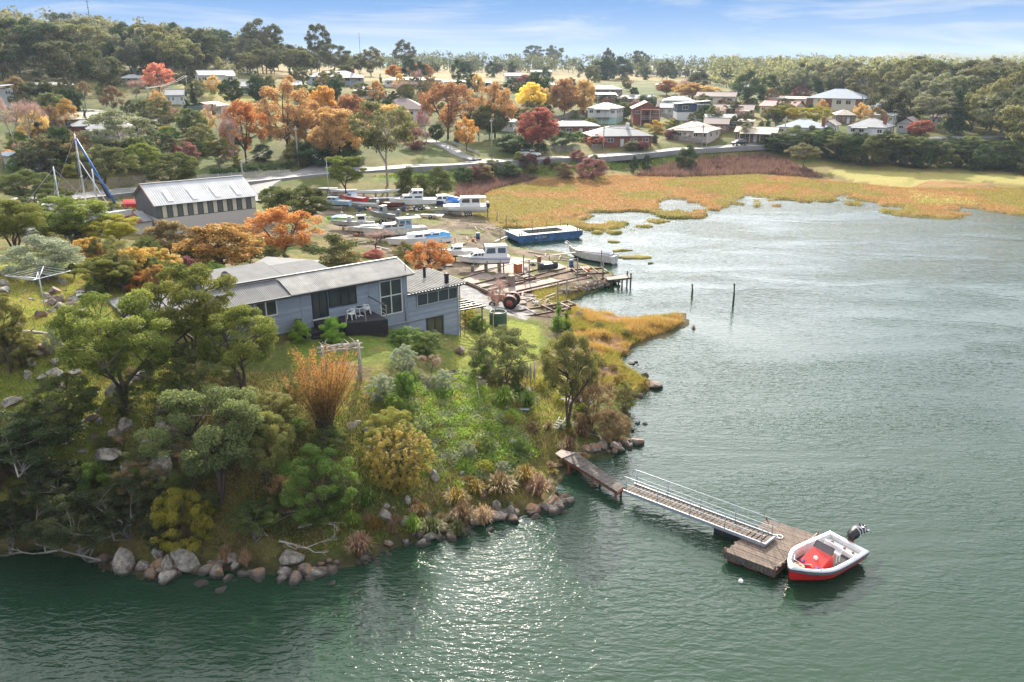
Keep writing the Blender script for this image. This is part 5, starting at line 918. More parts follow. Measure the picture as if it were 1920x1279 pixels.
    # grey aluminium boat
    t, f = boat(719, 416, 150, 5.9, 2.1, .95, 'bare aluminium boat with a small wheelhouse on a trailer', alloy, alloy, grey_deck, .55, sheer=.35, deckdrop=.28); cabin(t, -.5, .6, 1.1, f(0)-.1, 1.3, alloy, .35, wins=1); outboard(t, -3.0, f(-2.9)+.1, mat('motor_grey', (.22, .24, .26), .4), 0, 1.2); trailer(t, 5.9, 2.1, .45, 2)
    m = MB(); m.tube([(2.4, .1, f(2.4)+.3), (2.4, .35, f(2.4)+.3)], .22, 12); m.build('fender', kayak_or, t)
    X = G(803, 408); t = thing('boat_trailer', 'empty galvanised boat trailer in front of the catamaran', 'trailer', X, R(170)); trailer(t, 5.2, 2.0, .42, 1); box('plank', (-1.6, -.6, .48), (1.2, .6, .52), weathered, t)
    X = G(838, 400); t = thing('boat_trailer', 'second empty trailer half hidden by the catamaran hull', 'trailer', X, R(186)); trailer(t, 4.6, 1.9, .42, 1)
    t, f = boat(640, 418, 190, 4.0, 1.5, .55, 'lime green dinghy under a blue tarpaulin beside the dark tree', lime_p, lime_p, grey_deck, .3); m = MB(); z = f(0); m.loft([[(x, -.7, z), (x, 0, z+hh), (x, .7, z)] for x, hh in ((-1.8, .05), (-.6, .4), (.6, .45), (1.4, .2))], sm=True); m.build('tarpaulin', tarp_blue, t)
    t, f = boat(664, 431, 186, 6.0, 1.8, .75, 'open white workboat with an engine box near the dark tree', gel_old, black_hull, grey_deck, .5, sheer=.35, deckdrop=.15); cabin(t, -1.8, -.4, .9, f(-1), 1.0, gel_white, .1, wins=1); m = MB(); m.lathe([(.35, 0), (.38, .6), (.2, .8)], 10, (.6, 0, f(.6))); m.build('engine_box', mat('engine_grey', (.4, .4, .4), .6), t); cradle(t, 6, 1.8, .45, .7)
    t, f = boat(692, 441, 200, 5.2, 1.7, .85, 'white dinghy hull with rusty red keel beside the timber cruiser', gel_old, rust_red, gel_old, .35); m = MB(); m.prism([(-1.5, -.5), (1.2, -.4), (1.2, .4), (-1.5, .5)], f(0), f(0)+.25); m.build('cover', skyblue, t); cradle(t, 5.2, 1.7, .3, .7)
    # old timber cruiser
    t, f = boat(742, 452, 203, 8.6, 2.7, 1.35, 'old white timber cruiser with a pale blue wheelhouse', gel_old, black_hull, mat('worn_deck', (.36, .30, .26), .8, var=.2), .5, sheer=.3, draft=.42); cabin(t, -1.2, 2.1, 1.7, f(.5), .55, gel_old, .5, wins=3, roofm=wood_b); cabin(t, -2.2, -.2, 1.6, f(-1), 1.15, skyblue, .25, wins=2); m = MB(); m.prism([(-3.6, -.85), (-.3, -.85), (-.3, .85), (-3.6, .85)], f(-1)+1.25, f(-1)+1.31); [m.tube([(-3.5, s*.8, f(-3)), (-3.5, s*.8, f(-1)+1.25)], .03) for s in (-1, 1)]; m.build('canopy', mat('faded_pink_canvas', (.5, .4, .36), .8), t); cradle(t, 8.6, 2.7, .45, 1.2, 3)
    # white yacht under tarps
    t, f = boat(788, 470, 205, 8.4, 2.6, 1.2, 'white yacht partly covered by a light blue tarpaulin', gel_white, rust_red, gel_white, .6, sheer=.2, tran=.6); cabin(t, -2.6, 1.4, 1.7, f(-.5), .55, gel_white, .5, wins=3); z = f(-1); m = MB(); m.loft([[(x, -1.0, z-.1), (x, -.6, z+.6+hh), (x, .6, z+.6+hh), (x, 1.05, z-.1)] for x, hh in ((-4.0, -.2), (-3, .05), (-1.6, .15), (-.6, .08))], cap0=True, cap1=True, sm=False); m.build('tarpaulin', tarp_light, t); m = MB(); m.loft([[(x, -.9, z), (x, -.5, z+.65), (x, .5, z+.65), (x, .95, z)] for x in (-.5, .6, 1.6)], sm=False, cap1=True); m.build('cover', canvas, t); cradle(t, 8.4, 2.6, .55, 1.2, 3)
    t, f = boat(862, 489, 193, 4.8, 1.8, .9, 'small white half cabin boat beside the canopy cruiser', gel_white, black_hull, gel_white, .5, sheer=.25); cabin(t, -.3, 1.3, 1.3, f(.4), .5, gel_white, .5, wins=1); m = MB(); m.loft([[(x, -.4, f(0)+.5), (x, 0, f(0)+.85), (x, .4, f(0)+.5)] for x in (-.4, .1, .6)]); m.build('cover', canvas, t); cradle(t, 4.8, 1.8, .45, .8); m = MB(); m.tube([(.1, 0, f(0)), (.1, 0, f(0)+2.4)], .025); m.build('antenna', galv, t)
    t, f = boat(909, 506, 190, 6.0, 2.1, 1.05, 'white cabin cruiser with a clear canvas canopy on the concrete slip', gel_white, black_hull, gel_white, .65, sheer=.2); cabin(t, .1, 2.0, 1.6, f(.8), .55, gel_white, .7, wins=3); z = f(-1); o = cabin(t, -2.7, .4, 1.9, z, 1.35, canvas, .5, .08, .25, 2); cradle(t, 6, 2.1, .6, 1.0, 3); m = MB(); m.tube([(-3.04, 1.0, z-.25), (2.0, 1.07, z+.06)], .035); m.tube([(-3.04, -1.0, z-.25), (2.0, -1.07, z+.06)], .035); m.build('stripe', tarp_blue, t)
    # timber boat afloat at the shore
    t, f = boat(1110, 480, -52, 7.2, 2.3, 1.25, 'worn white timber boat with white covers moored by the old jetty', gel_old, black_hull, gel_old, -.25, sheer=.28, tran=.8, z=0.); q = P(1110, 487, 0); t.location = q; t.rotation_euler = (0, 0, R(141)); z = f(0)
    m = MB(); m.loft([[(x, -.95*w, z+.05), (x, -.5*w, z+.5), (x, .5*w, z+.52), (x, .95*w, z+.05)] for x, w in ((-2.9, .9), (-1, 1), (1, .95), (2.3, .6))], sm=True, cap0=True, cap1=True); m.build('cover', canvas, t); m = MB(); m.loft([[(x, -.98, z+.0), (x, -.4, z+.53), (x, .3, z+.56)] for x in (-2.9, -2.2, -1.4)]); m.build('tarpaulin', tarp_light, t)
    m = MB(); m.tube([(3.2, .5, f(3.2)), (4.3, .12, f(3.4)+.75), (4.3, -.12, f(3.4)+.75), (3.2, -.5, f(3.2))], .05); m.bar((3.3, 0, f(3.3)), (4.6, 0, f(3.3)+.55), .2, .08); m.build('bowsprit', gel_old, t)
    for x in (-2.6, 0): m = MB(); m.tube([(x, 1.0, z), (x, 1.0, z+.6)], .02); m.build('stanchion', galv, t)
    m = MB(); m.tube([(-3.3, .9, z+.35), (2.2, 1.12, z+.15)], .05); m.tube([(-3.3, -.9, z+.35), (2.2, -1.12, z+.15)], .05); m.build('rubbing_strake', wood_b, t)
    # blue barge
    a, b = Vector(P(980, 463, 0)), Vector(P(1090, 452, 0)); c = (Vector(P(952, 440, 0))+b)/2; ax = (b-a).normalized(); rz = math.atan2(ax.y, ax.x); t = thing('barge', 'old blue steel barge with a sunken hold aground at the marsh edge', 'boat', (c.x, c.y, 0), rz); L, B = 11.0, 4.6
    for s in (-1, 1): m = MB(); m.loft([[(x, s*B/2, z), (x, s*(B/2-.9), z)] for x, z in ((-L/2, 1.15), (L/2, 1.15))]+[[(L/2, s*(B/2-.001), .95), (L/2, s*(B/2-.9), .95)], [(-L/2, s*B/2, .95), (-L/2, s*(B/2-.9), .95)]], sm=False); m.build('side_deck', mat('pale_deck', (.52, .5, .46), .8, var=.15), t)
    pts = [(-L/2, .35), (-L/2+.9, -.35), (L/2-1.2, -.35), (L/2, .45), (L/2, 1.1), (-L/2, 1.1)]
    m = MB()
    for s in (-1, 1): m.add([(x, s*B/2, z) for x, z in pts]+[(x, s*(B/2-.06), z) for x, z in pts], [tuple(range(6)), tuple(range(11, 5, -1))])
    for i in ((0, 1), (2, 3), (3, 4), (5, 0)): (x0, z0), (x1, z1) = pts[i[0]], pts[i[1]]; m.add([(x0, -B/2, z0), (x0, B/2, z0), (x1, B/2, z1), (x1, -B/2, z1)], [(0, 1, 2, 3)])
    m.build('hull', blue_hull, t); dk = MATS['pale_deck']
    box('fore_deck', (-L/2+.01, -B/2+.01, 1.1), (-L/2+2.2, B/2-.01, 1.155), dk, t); box('aft_deck', (L/2-2.6, -B/2+.01, 1.1), (L/2-.01, B/2-.01, 1.155), dk, t)
    m = MB(); x0, x1, w = -L/2+2.2, L/2-2.6, B/2-.9
    m.add([(x0, -w, 1.15), (x1, -w, 1.15), (x1, w, 1.15), (x0, w, 1.15), (x0+.1, -w+.1, .2), (x1-.1, -w+.1, .2), (x1-.1, w-.1, .2), (x0+.1, w-.1, .2)], [(0, 1, 5, 4), (1, 2, 6, 5), (2, 3, 7, 6), (3, 0, 4, 7), (4, 5, 6, 7)])
    for k in range(9): x = x0+.3+k*.65; m.box((x, w-.08, .7), (.08, .1, .85))
    m.build('hold', mat('hold_grey', (.26, .25, .24), .85, var=.25), t)
    for x, y in ((-L/2+.4, -B/2+.3), (-L/2+.8, -B/2+.3), (-L/2+.4, B/2-.3), (L/2-.4, -B/2+.3), (L/2-.8, -B/2+.3), (L/2-.4, B/2-.4)): m = MB(); m.tube([(x, y, 1.15), (x, y, 1.5)], .09, 8); m.build('bollard', black_hull, t)
    for x, y in ((-3, -2.1), (-1, 2.1), (1.5, 2.1), (3, -2.1), (4, 2.1)): m = MB(); m.tube([(x, y, 1.1), (x, y, 2.3)], .04); m.build('stanchion', blue_hull, t)
    m = MB()
    for x in (-2.6, -2.0, -1.4, -1.05): m.b2((x, -B/2-.012, .55), (x+.28, -B/2-.003, .78))
    m.build('faded_number', mat('faded_paint', (.45, .44, .4), .8, var=.3), t)
    # yachts by the road, mostly behind the trees: hulls and masts
    for px, py, top, lab, sail in ((160, 425, 250, 'white yacht with the tallest silver mast behind the wattles', True), (110, 420, 312, 'white yacht with a leaning grey mast behind the wattles', False), (182, 432, 316, 'white yacht with the shorter mast and blue rigging cover', False)):
        X = G(px, py); t, f = boat(px, py, 20, 8.5, 2.6, 1.3, lab, gel_white, blue_hull, gel_white, .9, name='yacht'); cabin(t, -1.5, 1.6, 1.6, f(0), .5, gel_white, .5, wins=3); zt = zat(top, X.x, X.y, px)-X.z; m = MB(); m.tube([(.6, 0, f(0)), (.6, 0, zt)], [.11, .07], 8); m.tube([(.6, -.8, zt*.55), (.6, .8, zt*.55)], .03); m.tube([(.6, -.6, zt*.8), (.6, .6, zt*.8)], .03); m.build('mast', galv, t)
        m = MB()
        for e in ((4.2, 0), (-4.1, 0), (.2, 1.2), (.2, -1.2)): m.tube([(.6, 0, zt*.97), (e[0], e[1], f(e[0]))], .015, 4)
        m.build('rigging', galv, t); cradle(t, 8.5, 2.6, .85, 1.2)
        if sail: m = MB(); m.tube([(.7, 0, zt*.95), (4.1, 0, f(4.1)+.3)], .13, 8); m.build('furled_sail', tarp_blue, t); m = MB(); m.tube([(.65, 0, zt*.72), (3.2, .1, f(3.2)+.3)], .07, 6); m.build('inner_sail', canvas, t)
    t, f = boat(268, 398, 10, 5.4, 2.0, .9, 'red boat under a red cover beside the corrugated shed', red_paint, black_hull, red_paint, .5); m = MB(); z = f(0); m.loft([[(x, -.9, z), (x, 0, z+.6), (x, .9, z)] for x in (-2.5, 0, 2)]); m.build('tarpaulin', red_paint, t); cradle(t, 5.4, 2, .45, .8)
    t, f = boat(612, 362, 190, 4.2, 1.6, .5, 'grey trailer dinghy parked at the back of the yard', alloy, gel_white, grey_deck, .4); trailer(t, 4.2, 1.6, .35, 1)
    t, f = boat(645, 366, 195, 4.6, 1.6, .6, 'white and red sailing dinghy on the grass behind the yard tree', gel_white, red_paint, gel_white, .35); trailer(t, 4.6, 1.6, .3, 1)
    # upturned rowing boat near the shore path
    X = G(1076, 755); t = thing('rowing_boat', 'small upturned white rowing boat on the shore path', 'boat', (X.x, X.y, X.z+.5), R(8)); hull(t, 2.5, 1.0, .45, gel_old, gel_old, gel_old, tran=.7); t.rotation_euler = (PI, 0, R(8))
yard()
# ------------------------------------------------------------------ the red motorboat at the pontoon
def red_boat():
    st, bw = Vector(P(1590, 1022, .6)), Vector(P(1483, 1078, .6)); ax = bw-st; L = ax.length+.15; rz = math.atan2(ax.y, ax.x); c = (st+bw)/2
    t = thing('motorboat', 'red and white open motorboat with black outboard tied to the pontoon', 'boat', (c.x, c.y, -.03), rz); B = 2.55; n = 17
    g = []; c1 = []; c2 = []; k = []
    for i in range(n):
        u = i/(n-1); b = B/2*(.93+.07*math.sin(PI*min(u/.5, 1)/2) if u < .55 else max(.07, (1-((u-.55)/.455)**2.1))); x = -L/2+L*u; zs = .86+.28*u*u*u; zk = .55*max(0, (u-.7)/.3)**2
        g.append((x+.12*max(0, (u-.8)/.2), b, zs)); c1.append((x+.06*max(0, (u-.8)/.2), b*1.0-.03, zs-.21)); c2.append((x, b*.86*(1-.3*max(0, (u-.6)/.4)), .30+.25*max(0, u-.5)**1.4)); k.append((x, 0, zk))
    mir = lambda r: [(x, -y, z) for x, y, z in r]
    ring = g+mir(g)[::-1]
    m = MB(); m.loft([c1, c2]); m.loft([mir(c2), mir(c1)]); m.loft([c2, k]); m.loft([k, mir(c2)]); m.add([c1[0], c2[0], k[0], mir(c2)[0], mir(c1)[0]], [(0, 1, 2, 3, 4)]); m.add([c1[-1], c2[-1], k[-1], mir(c2)[-1], mir(c1)[-1]], [(0, 1, 2, 3, 4)])
    redm = mat('red_polyethylene', (.60, .022, .018), .35, var=.08, scale=2); wh = mat('white_polyethylene', (.72, .73, .73), .4, var=.05); gry = mat('grey_rub_strip', (.17, .19, .215), .6, var=.1); drk = mat('cockpit_mat', (.055, .055, .06), .9, var=.2, scale=8)
    m.build('hull', redm, t)
    def band(p, q, o=.012): return [[(x, y*(1+o), z) for x, y, z in r] for r in (p, q)]
    m = MB(); mid = [(a[0], a[1]*1.0, a[2]-.06) for a in g]; A = [(x+.03, y+.03, z) for x, y, z in mid]; Bq = [(x+.02, y+.03, z) for x, y, z in c1]; m.loft([A, Bq]); m.loft([mir(Bq), mir(A)]); m.add([A[-1], Bq[-1], mir(Bq)[-1], mir(A)[-1]], [(0, 1, 2, 3)]); m.build('rub_strip', gry, t)
    # wide white gunwale: outer edge g, inner edge inset
    inn = []
    for i, (x, y, z) in enumerate(g): u = i/(n-1); inn.append((min(x, L/2-.36) if u > .5 else max(x, -L/2+.26), max(y-.21, .10 if u > .9 else .2)*(1 if u < .93 else .9), z+.02))
    m = MB(); m.loft([mid, [(x, y*.985, z+.03) for x, y, z in g], inn]); m.loft([mir(inn), mir([(x, y*.985, z+.03) for x, y, z in g]), mir(mid)])
    m.add([inn[-1], g[-1], mir(g)[-1], mir(inn)[-1]], [(0, 1, 2, 3)]); m.add([g[-1], mid[-1], mir(mid)[-1], mir(g)[-1]], [(0, 1, 2, 3)]); m.add([inn[0], g[0], mir(g)[0], mir(inn)[0]], [(0, 1, 2, 3)]); m.add([g[0], c1[0], mir(c1)[0], mir(g)[0]], [(0, 1, 2, 3)]); m.build('gunwale', wh, t)
    fl = [(x, y-.06 if y > .2 else y*.8, .36) for x, y, z in inn]; m = MB(); m.loft([inn, fl]); m.loft([mir(fl), mir(inn)]); m.add([inn[0], fl[0], mir(fl)[0], mir(inn)[0]], [(0, 1, 2, 3)]); m.add([inn[-1], fl[-1], mir(fl)[-1], mir(inn)[-1]], [(0, 1, 2, 3)]); m.build('liner', wh, t)
    m = MB(); m.loft([fl, mir(fl)], sm=False); m.build('cockpit_floor', drk, t)
    # sloping red console, windscreen, wheel, seat
    m = MB(); m.add([(1.0, -.62, .38), (1.0, .62, .38), (.9, .6, .62), (.9, -.6, .62), (-.05, .56, 1.10), (-.05, -.56, 1.10), (-.25, .56, 1.06), (-.25, -.56, 1.06), (-.3, .56, .38), (-.3, -.56, .38)], [(0, 1, 2, 3), (3, 2, 4, 5), (5, 4, 6, 7), (7, 6, 8, 9), (0, 3, 5, 7, 9), (1, 8, 6, 4, 2)]); co = m.build('console', redm, t)
    m = MB(); m.tube([(.42, 0, .885), (.46, 0, .905)], .12, 14); e = m.build('emblem', wh, co); 
    for s in (-1, 1): m = MB(); m.box((.86, s*.42, .67), (.2, .1, .03), tilt=(0, R(25), 0)); m.build('strap', mat('blue_strap', (.03, .06, .32), .6), co)
    m = MB(); m.add([(-.08, -.55, 1.1), (-.08, .55, 1.1), (-.3, .52, 1.42), (-.3, -.52, 1.42)], [(0, 1, 2, 3)]); m.build('windscreen', mat('tinted_acrylic', (.12, .10, .10), .1, var=.02), co); m = MB(); m.tube([(-.08, -.56, 1.1), (-.3, -.53, 1.43), (-.3, .53, 1.43), (-.08, .56, 1.1)], .018); m.build('windscreen_frame', trim_dark, co)
    m = MB(); m.tube([(-.42+.06*math.sin(a), .22*math.cos(a), 1.02+.2*math.sin(a)) for a in np.linspace(0, 2*PI, 15)], .018, 6); m.build('steering_wheel', trim_dark, co)
    m = MB(); m.b2((-1.0, -.52, .86), (-.66, .52, .98)); m.build('seat', wh, t); m = MB(); [m.bar((x, s*.46, .36), (x, s*.46, .87), .04) for s in (-1, 1) for x in (-.97, -.7)]; m.build('seat_frame', wh, t); m = MB(); m.b2((-1.03, -.52, 1.0), (-.96, .52, 1.22)); m.build('seat_back', wh, t)
    m = MB(); m.tube([(1.35+.24*math.cos(a), -.30+.24*math.sin(a), .62+.1*math.cos(a)) for a in np.linspace(0, 2*PI, 19)], .065, 8); lb = m.build('lifebuoy', mat('faded_orange', (.72, .30, .12), .55, var=.12), t)
    for a in (.4, 2, 3.6, 5.2): m = MB(); m.tube([(1.35+.24*math.cos(a+q), -.30+.24*math.sin(a+q), .62+.1*math.cos(a+q)) for q in (-.12, .12)], .07, 8); m.build('reflective_band', wh, lb)
    for u, s in ((.25, 1), (.55, 1), (.8, 1), (.2, -1), (.45, -1), (.7, -1), (.9, -1)):
        x, y, z = g[int(u*(n-1))]; m = MB(); m.bar((x-.1, s*(y-.13), z+.06), (x+.1, s*(y-.13), z+.06), .03); m.build('cleat', galv, t)
    m = MB(); m.tube([(1.5, .55, 1.06), (1.52, .5, 1.2), (1.9, 0.25, 1.22), (1.9, -.25, 1.22), (1.52, -.5, 1.2), (1.5, -.55, 1.06)], .02); m.build('bow_rail', galv, t)
    for y in (-.65, .1, .6): m = MB(); m.tube([(-L/2+.5, y, .36), (-L/2+.55, y, .72)], [.09, .07], 8); m.build('fishing_gear', mat('gear_brown', (.25, .16, .1), .7), t)
    box('transom_seat', (-L/2+.34, -.95, .36), (-L/2+.72, .95, .62), wh, t)
    for k in range(4): m = MB(); a = mid[3+k]; b = mid[4+k]; m.add([(a[0]+.05, -a[1]-.045, a[2]-.04), (a[0]+.05, -a[1]-.045, a[2]-.09), (b[0]-.02, -b[1]-.045, b[2]-.09), (b[0]-.02, -b[1]-.045, b[2]-.04)], [(0, 1, 2, 3)]); m.build('side_lettering', wh, t) if k < 3 else None
    # tilted outboard
    ob = MB(); mt = mat('black_motor', (.014, .014, .016), .3, var=.1); x = -L/2
    def rows_at(prof): return [[(x-d+a*w, b*w*.75, z) for a, b in ((1, 0), (.6, .8), (-.6, .8), (-1, 0), (-.6, -.8), (.6, -.8))] for d, z, w in prof]
    ob.loft(rows_at([(.10, .95, .2), (.2, 1.0, .36), (.42, 1.28, .44), (.78, 1.48, .40), (.98, 1.46, .24)]), True, True, True, True); o = ob.build('outboard_motor', mt, t)
    s = MB(); s.loft([[(x-d+a*w, b*w*.5, z+a*w*.8) for a, b in ((1, 0), (0, .7), (-1, 0), (0, -.7))] for d, z, w in ((.4, 1.1, .24), (.95, 1.02, .19), (1.4, .95, .17), (1.6, .92, .18))], True, True, True, True); s.build('drive_leg', mt, o)
    s = MB(); s.lathe([(.02, 0), (.07, .05), (.07, .14), (.02, .2)], 8); q = s.build('propeller_hub', galv, o); q.location = (x-1.62, 0, .88); q.rotation_euler = (0, -PI/2, 0)
    for k in range(3): a = k*2.09; s = MB(); s.add([(x-1.72, .05*math.cos(a), .86+.05*math.sin(a)), (x-1.68, .2*math.cos(a+.3), .86+.2*math.sin(a+.3)), (x-1.76, .2*math.cos(a-.3), .86+.2*math.sin(a-.3))], [(0, 1, 2)]); s.build('propeller_blade', galv, o)
    s = MB(); s.b2((x-.16, -.16, .55), (x+.02, .16, 1.05)); s.tube([(x-.1, -.12, .6), (x-.1, .12, .6)], .06); s.build('clamp', mat('motor_bracket', (.3, .06, .05), .5), o)
    for k in range(3): s = MB(); s.tube([(x-.4-.2*k, .36, 1.15+.07*k), (x-.42-.2*k, .28, 1.42+.05*k), (x-.44-.2*k, 0, 1.56+.01*k)], .018, 5); s.build('stripe', wh, o)
    return t
red_boat()
# ------------------------------------------------------------------ village: houses, sheds, poles, cars
brick = mat('red_brick', (.27, .10, .07), .85, var=.2, scale=9); brick_brown = mat('brown_brick', (.26, .15, .10), .85, var=.2, scale=9); cream = mat('cream_wall', (.62, .57, .45), .75, var=.06); white_w = mat('white_wall', (.68, .68, .66), .7, var=.05); mint = mat('mint_wall', (.42, .60, .52), .7, var=.06); slate_b = mat('slate_blue_wall', (.06, .08, .125), .6, var=.1); olive_w = mat('olive_wall', (.20, .19, .12), .8, var=.1); greyw = mat('grey_wall', (.42, .42, .41), .75, var=.08); green_shed = mat('green_shed', (.17, .23, .18), .6, var=.08)
r_white = mat('pale_roof', (.29, .30, .305), .65, spec=.15, var=.08, scale=.6); r_grey = mat('grey_roof', (.27, .275, .285), .65, var=.1, scale=.6); r_blue = mat('blue_grey_roof', (.22, .26, .31), .6, var=.08, scale=.6); r_brown = mat('brown_tile_roof', (.20, .15, .135), .75, var=.12, scale=3); r_red = mat('red_roof', (.34, .045, .05), .6, var=.1); r_tan = mat('tan_roof', (.36, .30, .25), .7, var=.1, scale=.6); r_cream = mat('cream_roof', (.62, .54, .38), .6, var=.06); r_orange = mat('rust_tile_roof', (.38, .16, .10), .75, var=.12)
def roofmesh(kind, x0, x1, y0, y1, z, h, ov=.5, th=.14):
    m = MB(); a, b, c, d = x0-ov, x1+ov, y0-ov, y1+ov; ym = (c+d)/2; xm = (a+b)/2
    if kind == 'hip':
        i = min((d-c)/2, (b-a)/2*.9); top = [(a+i, ym, z+h), (b-i, ym, z+h)]; v = [(a, c, z), (b, c, z), (b, d, z), (a, d, z)]+top; f = [(0, 1, 5, 4), (1, 2, 5), (2, 3, 4, 5), (3, 0, 4)]
    elif kind == 'gable': v = [(a, c, z), (b, c, z), (b, d, z), (a, d, z), (a, ym, z+h), (b, ym, z+h)]; f = [(0, 1, 5, 4), (2, 3, 4, 5)]
    elif kind == 'gabley': v = [(a, c, z), (b, c, z), (b, d, z), (a, d, z), (xm, c, z+h), (xm, d, z+h)]; f = [(0, 4, 5, 3), (4, 1, 2, 5)]
    elif kind == 'skillion': v = [(a, c, z), (b, c, z+h), (b, d, z+h), (a, d, z)]; f = [(0, 1, 2, 3)]
    else: v = [(a, c, z), (b, c, z), (b, d, z+h), (a, d, z+h)]; f = [(0, 1, 2, 3)]
    n = len(v); m.add(v, f); m.add([(p[0], p[1], p[2]-th) for p in v], [tuple(reversed(q)) for q in f])
    for k in ((0, 1), (1, 2), (2, 3), (3, 0)): m.add([v[k[0]], v[k[1]], (*v[k[1]][:2], v[k[1]][2]-th), (*v[k[0]][:2], v[k[0]][2]-th)], [(0, 1, 2, 3)])
    return m
def face_cam(X, rot): return -math.atan2(X.x, X.y)+R(rot)
def house(px, base, wpx, label, wall=white_w, roof=r_grey, kind='hip', hw=2.6, hr=1.5, depth=8., rot=0., wins=3, name='house', cat='house', door=True, chim=None, ver=None, low=None, gm=None, sk=0., X=None, winh=1.0, side=2, lift=0.):
    X = X or G(px, base); d_ = dep(*X); w = wpx*d_/F; t = thing(name, label, cat, X-Vector((0, 0, .1)), face_cam(X, rot)); x0, x1 = -w/2, w/2; z0 = lift
    if low: box('base_wall', (x0, .02, -2.5), (x1, depth, lift), low, t); b0 = lift+.001
    else: b0 = -2.5 if not lift else lift
    m = MB(); m.b2((x0, 0, b0), (x1, depth, z0+hw)); m.build('wall', wall, t)
    if kind in ('gable', 'gabley'):
        g = MB()
        if kind == 'gable': [g.add([(x, 0, z0+hw), (x, depth, z0+hw), (x, depth/2, z0+hw+hr*.93)], [(0, 1, 2)]) for x in (x0, x1)]
        else: [g.add([(x0, y, z0+hw), (x1, y, z0+hw), (0, y, z0+hw+hr*.93)], [(0, 1, 2)]) for y in (0, depth)]
        g.build('gable', gm or wall, t)
    ro = roofmesh(kind, x0, x1, 0, depth, z0+hw+.14, hr).build('roof', roof, t)
    if kind == 'hip':
        i = min((depth+1)/2, (w+1)/2*.9); box('ridge_cap', (x0-.5+i, depth/2-.12, z0+hw+hr+.10), (x1+.5-i, depth/2+.12, z0+hw+hr+.2), roof, ro) if w+1-2*i > .3 else None
    if kind == 'gable': box('ridge_cap', (x0-.5, depth/2-.12, z0+hw+hr+.1), (x1+.5, depth/2+.12, z0+hw+hr+.2), roof, ro)
    if chim is not None: box('chimney', (x0+w*chim, depth*.35, z0+hw), (x0+w*chim+.9, depth*.35+.7, z0+hw+hr+.9), brick if wall != brick else white_w, ro)
    n = wins+(1 if door else 0)
    for k in range(n):
        cx = x0+w*(k+.5)/n; ww = min(1.9, w/n*.55); zs = z0+hw-.45-winh
        if door and k == n//2: box('door', (cx-.45, -.05, z0), (cx+.45, -.002, z0+2.05), trim_dark if k % 2 else frame_white, t); continue
        o = MB(); f_ = .09; o.b2((cx-ww/2, -.06, zs), (cx-ww/2+f_, -.002, zs+winh)); o.b2((cx+ww/2-f_, -.06, zs), (cx+ww/2, -.002, zs+winh)); o.b2((cx-ww/2+f_, -.06, zs), (cx+ww/2-f_, -.002, zs+f_)); o.b2((cx-ww/2+f_, -.06, zs+winh-f_), (cx+ww/2-f_, -.002, zs+winh)); o.b2((cx-f_/2, -.055, zs+f_), (cx+f_/2, -.002, zs+winh-f_)); o = o.build('window', frame_white, t); box('pane', (cx-ww/2+f_, -.03, zs+f_), (cx+ww/2-f_, -.003, zs+winh-f_), glass, o)
    for s in (0, 1):
        for k in range(side):
            cy = depth*(k+.5)/side; xx = x0-.04 if s == 0 else x1+.002; o = box('window', (xx, cy-.75, z0+hw-.5-winh), (xx+.038, cy+.75, z0+hw-.4), frame_white, t); xx += -.012 if s == 0 else .012; box('pane', (xx, cy-.65, z0+hw-.4-winh), (xx+.038, cy+.65, z0+hw-.5), glass, o)
    if ver:   # verandah: (x fraction from, to, depth)
        a, b, dp = ver; xa, xb = x0+w*a, x0+w*b; zt = z0+hw-.12; v = MB(); v.add([(xa, -.01, zt+.3), (xb, -.01, zt+.3), (xb, -dp, zt), (xa, -dp, zt), (xa, -.01, zt+.2), (xb, -.01, zt+.2), (xb, -dp, zt-.1), (xa, -dp, zt-.1)], [(0, 1, 2, 3), (7, 6, 5, 4), (3, 2, 6, 7), (0, 3, 7, 4), (2, 1, 5, 6)]); vo = v.build('verandah_roof', roof, t)
        k = max(2, int((xb-xa)/2.6)+1)
        for i in range(k): xx = xa+.1+(xb-xa-.2)*i/(k-1); box('post', (xx-.06, -dp+.08, -1.5), (xx+.06, -dp+.2, zt-.05), frame_white, vo)
        box('floor', (xa, -dp, z0-.18), (xb, -.01, z0-.03), weathered, vo)
        if z0 > .6: [box('balustrade', (xa, -dp+.05, z0+q), (xb, -dp+.1, z0+q+.06), frame_white, vo) for q in (.5, .95)]
    return t, w
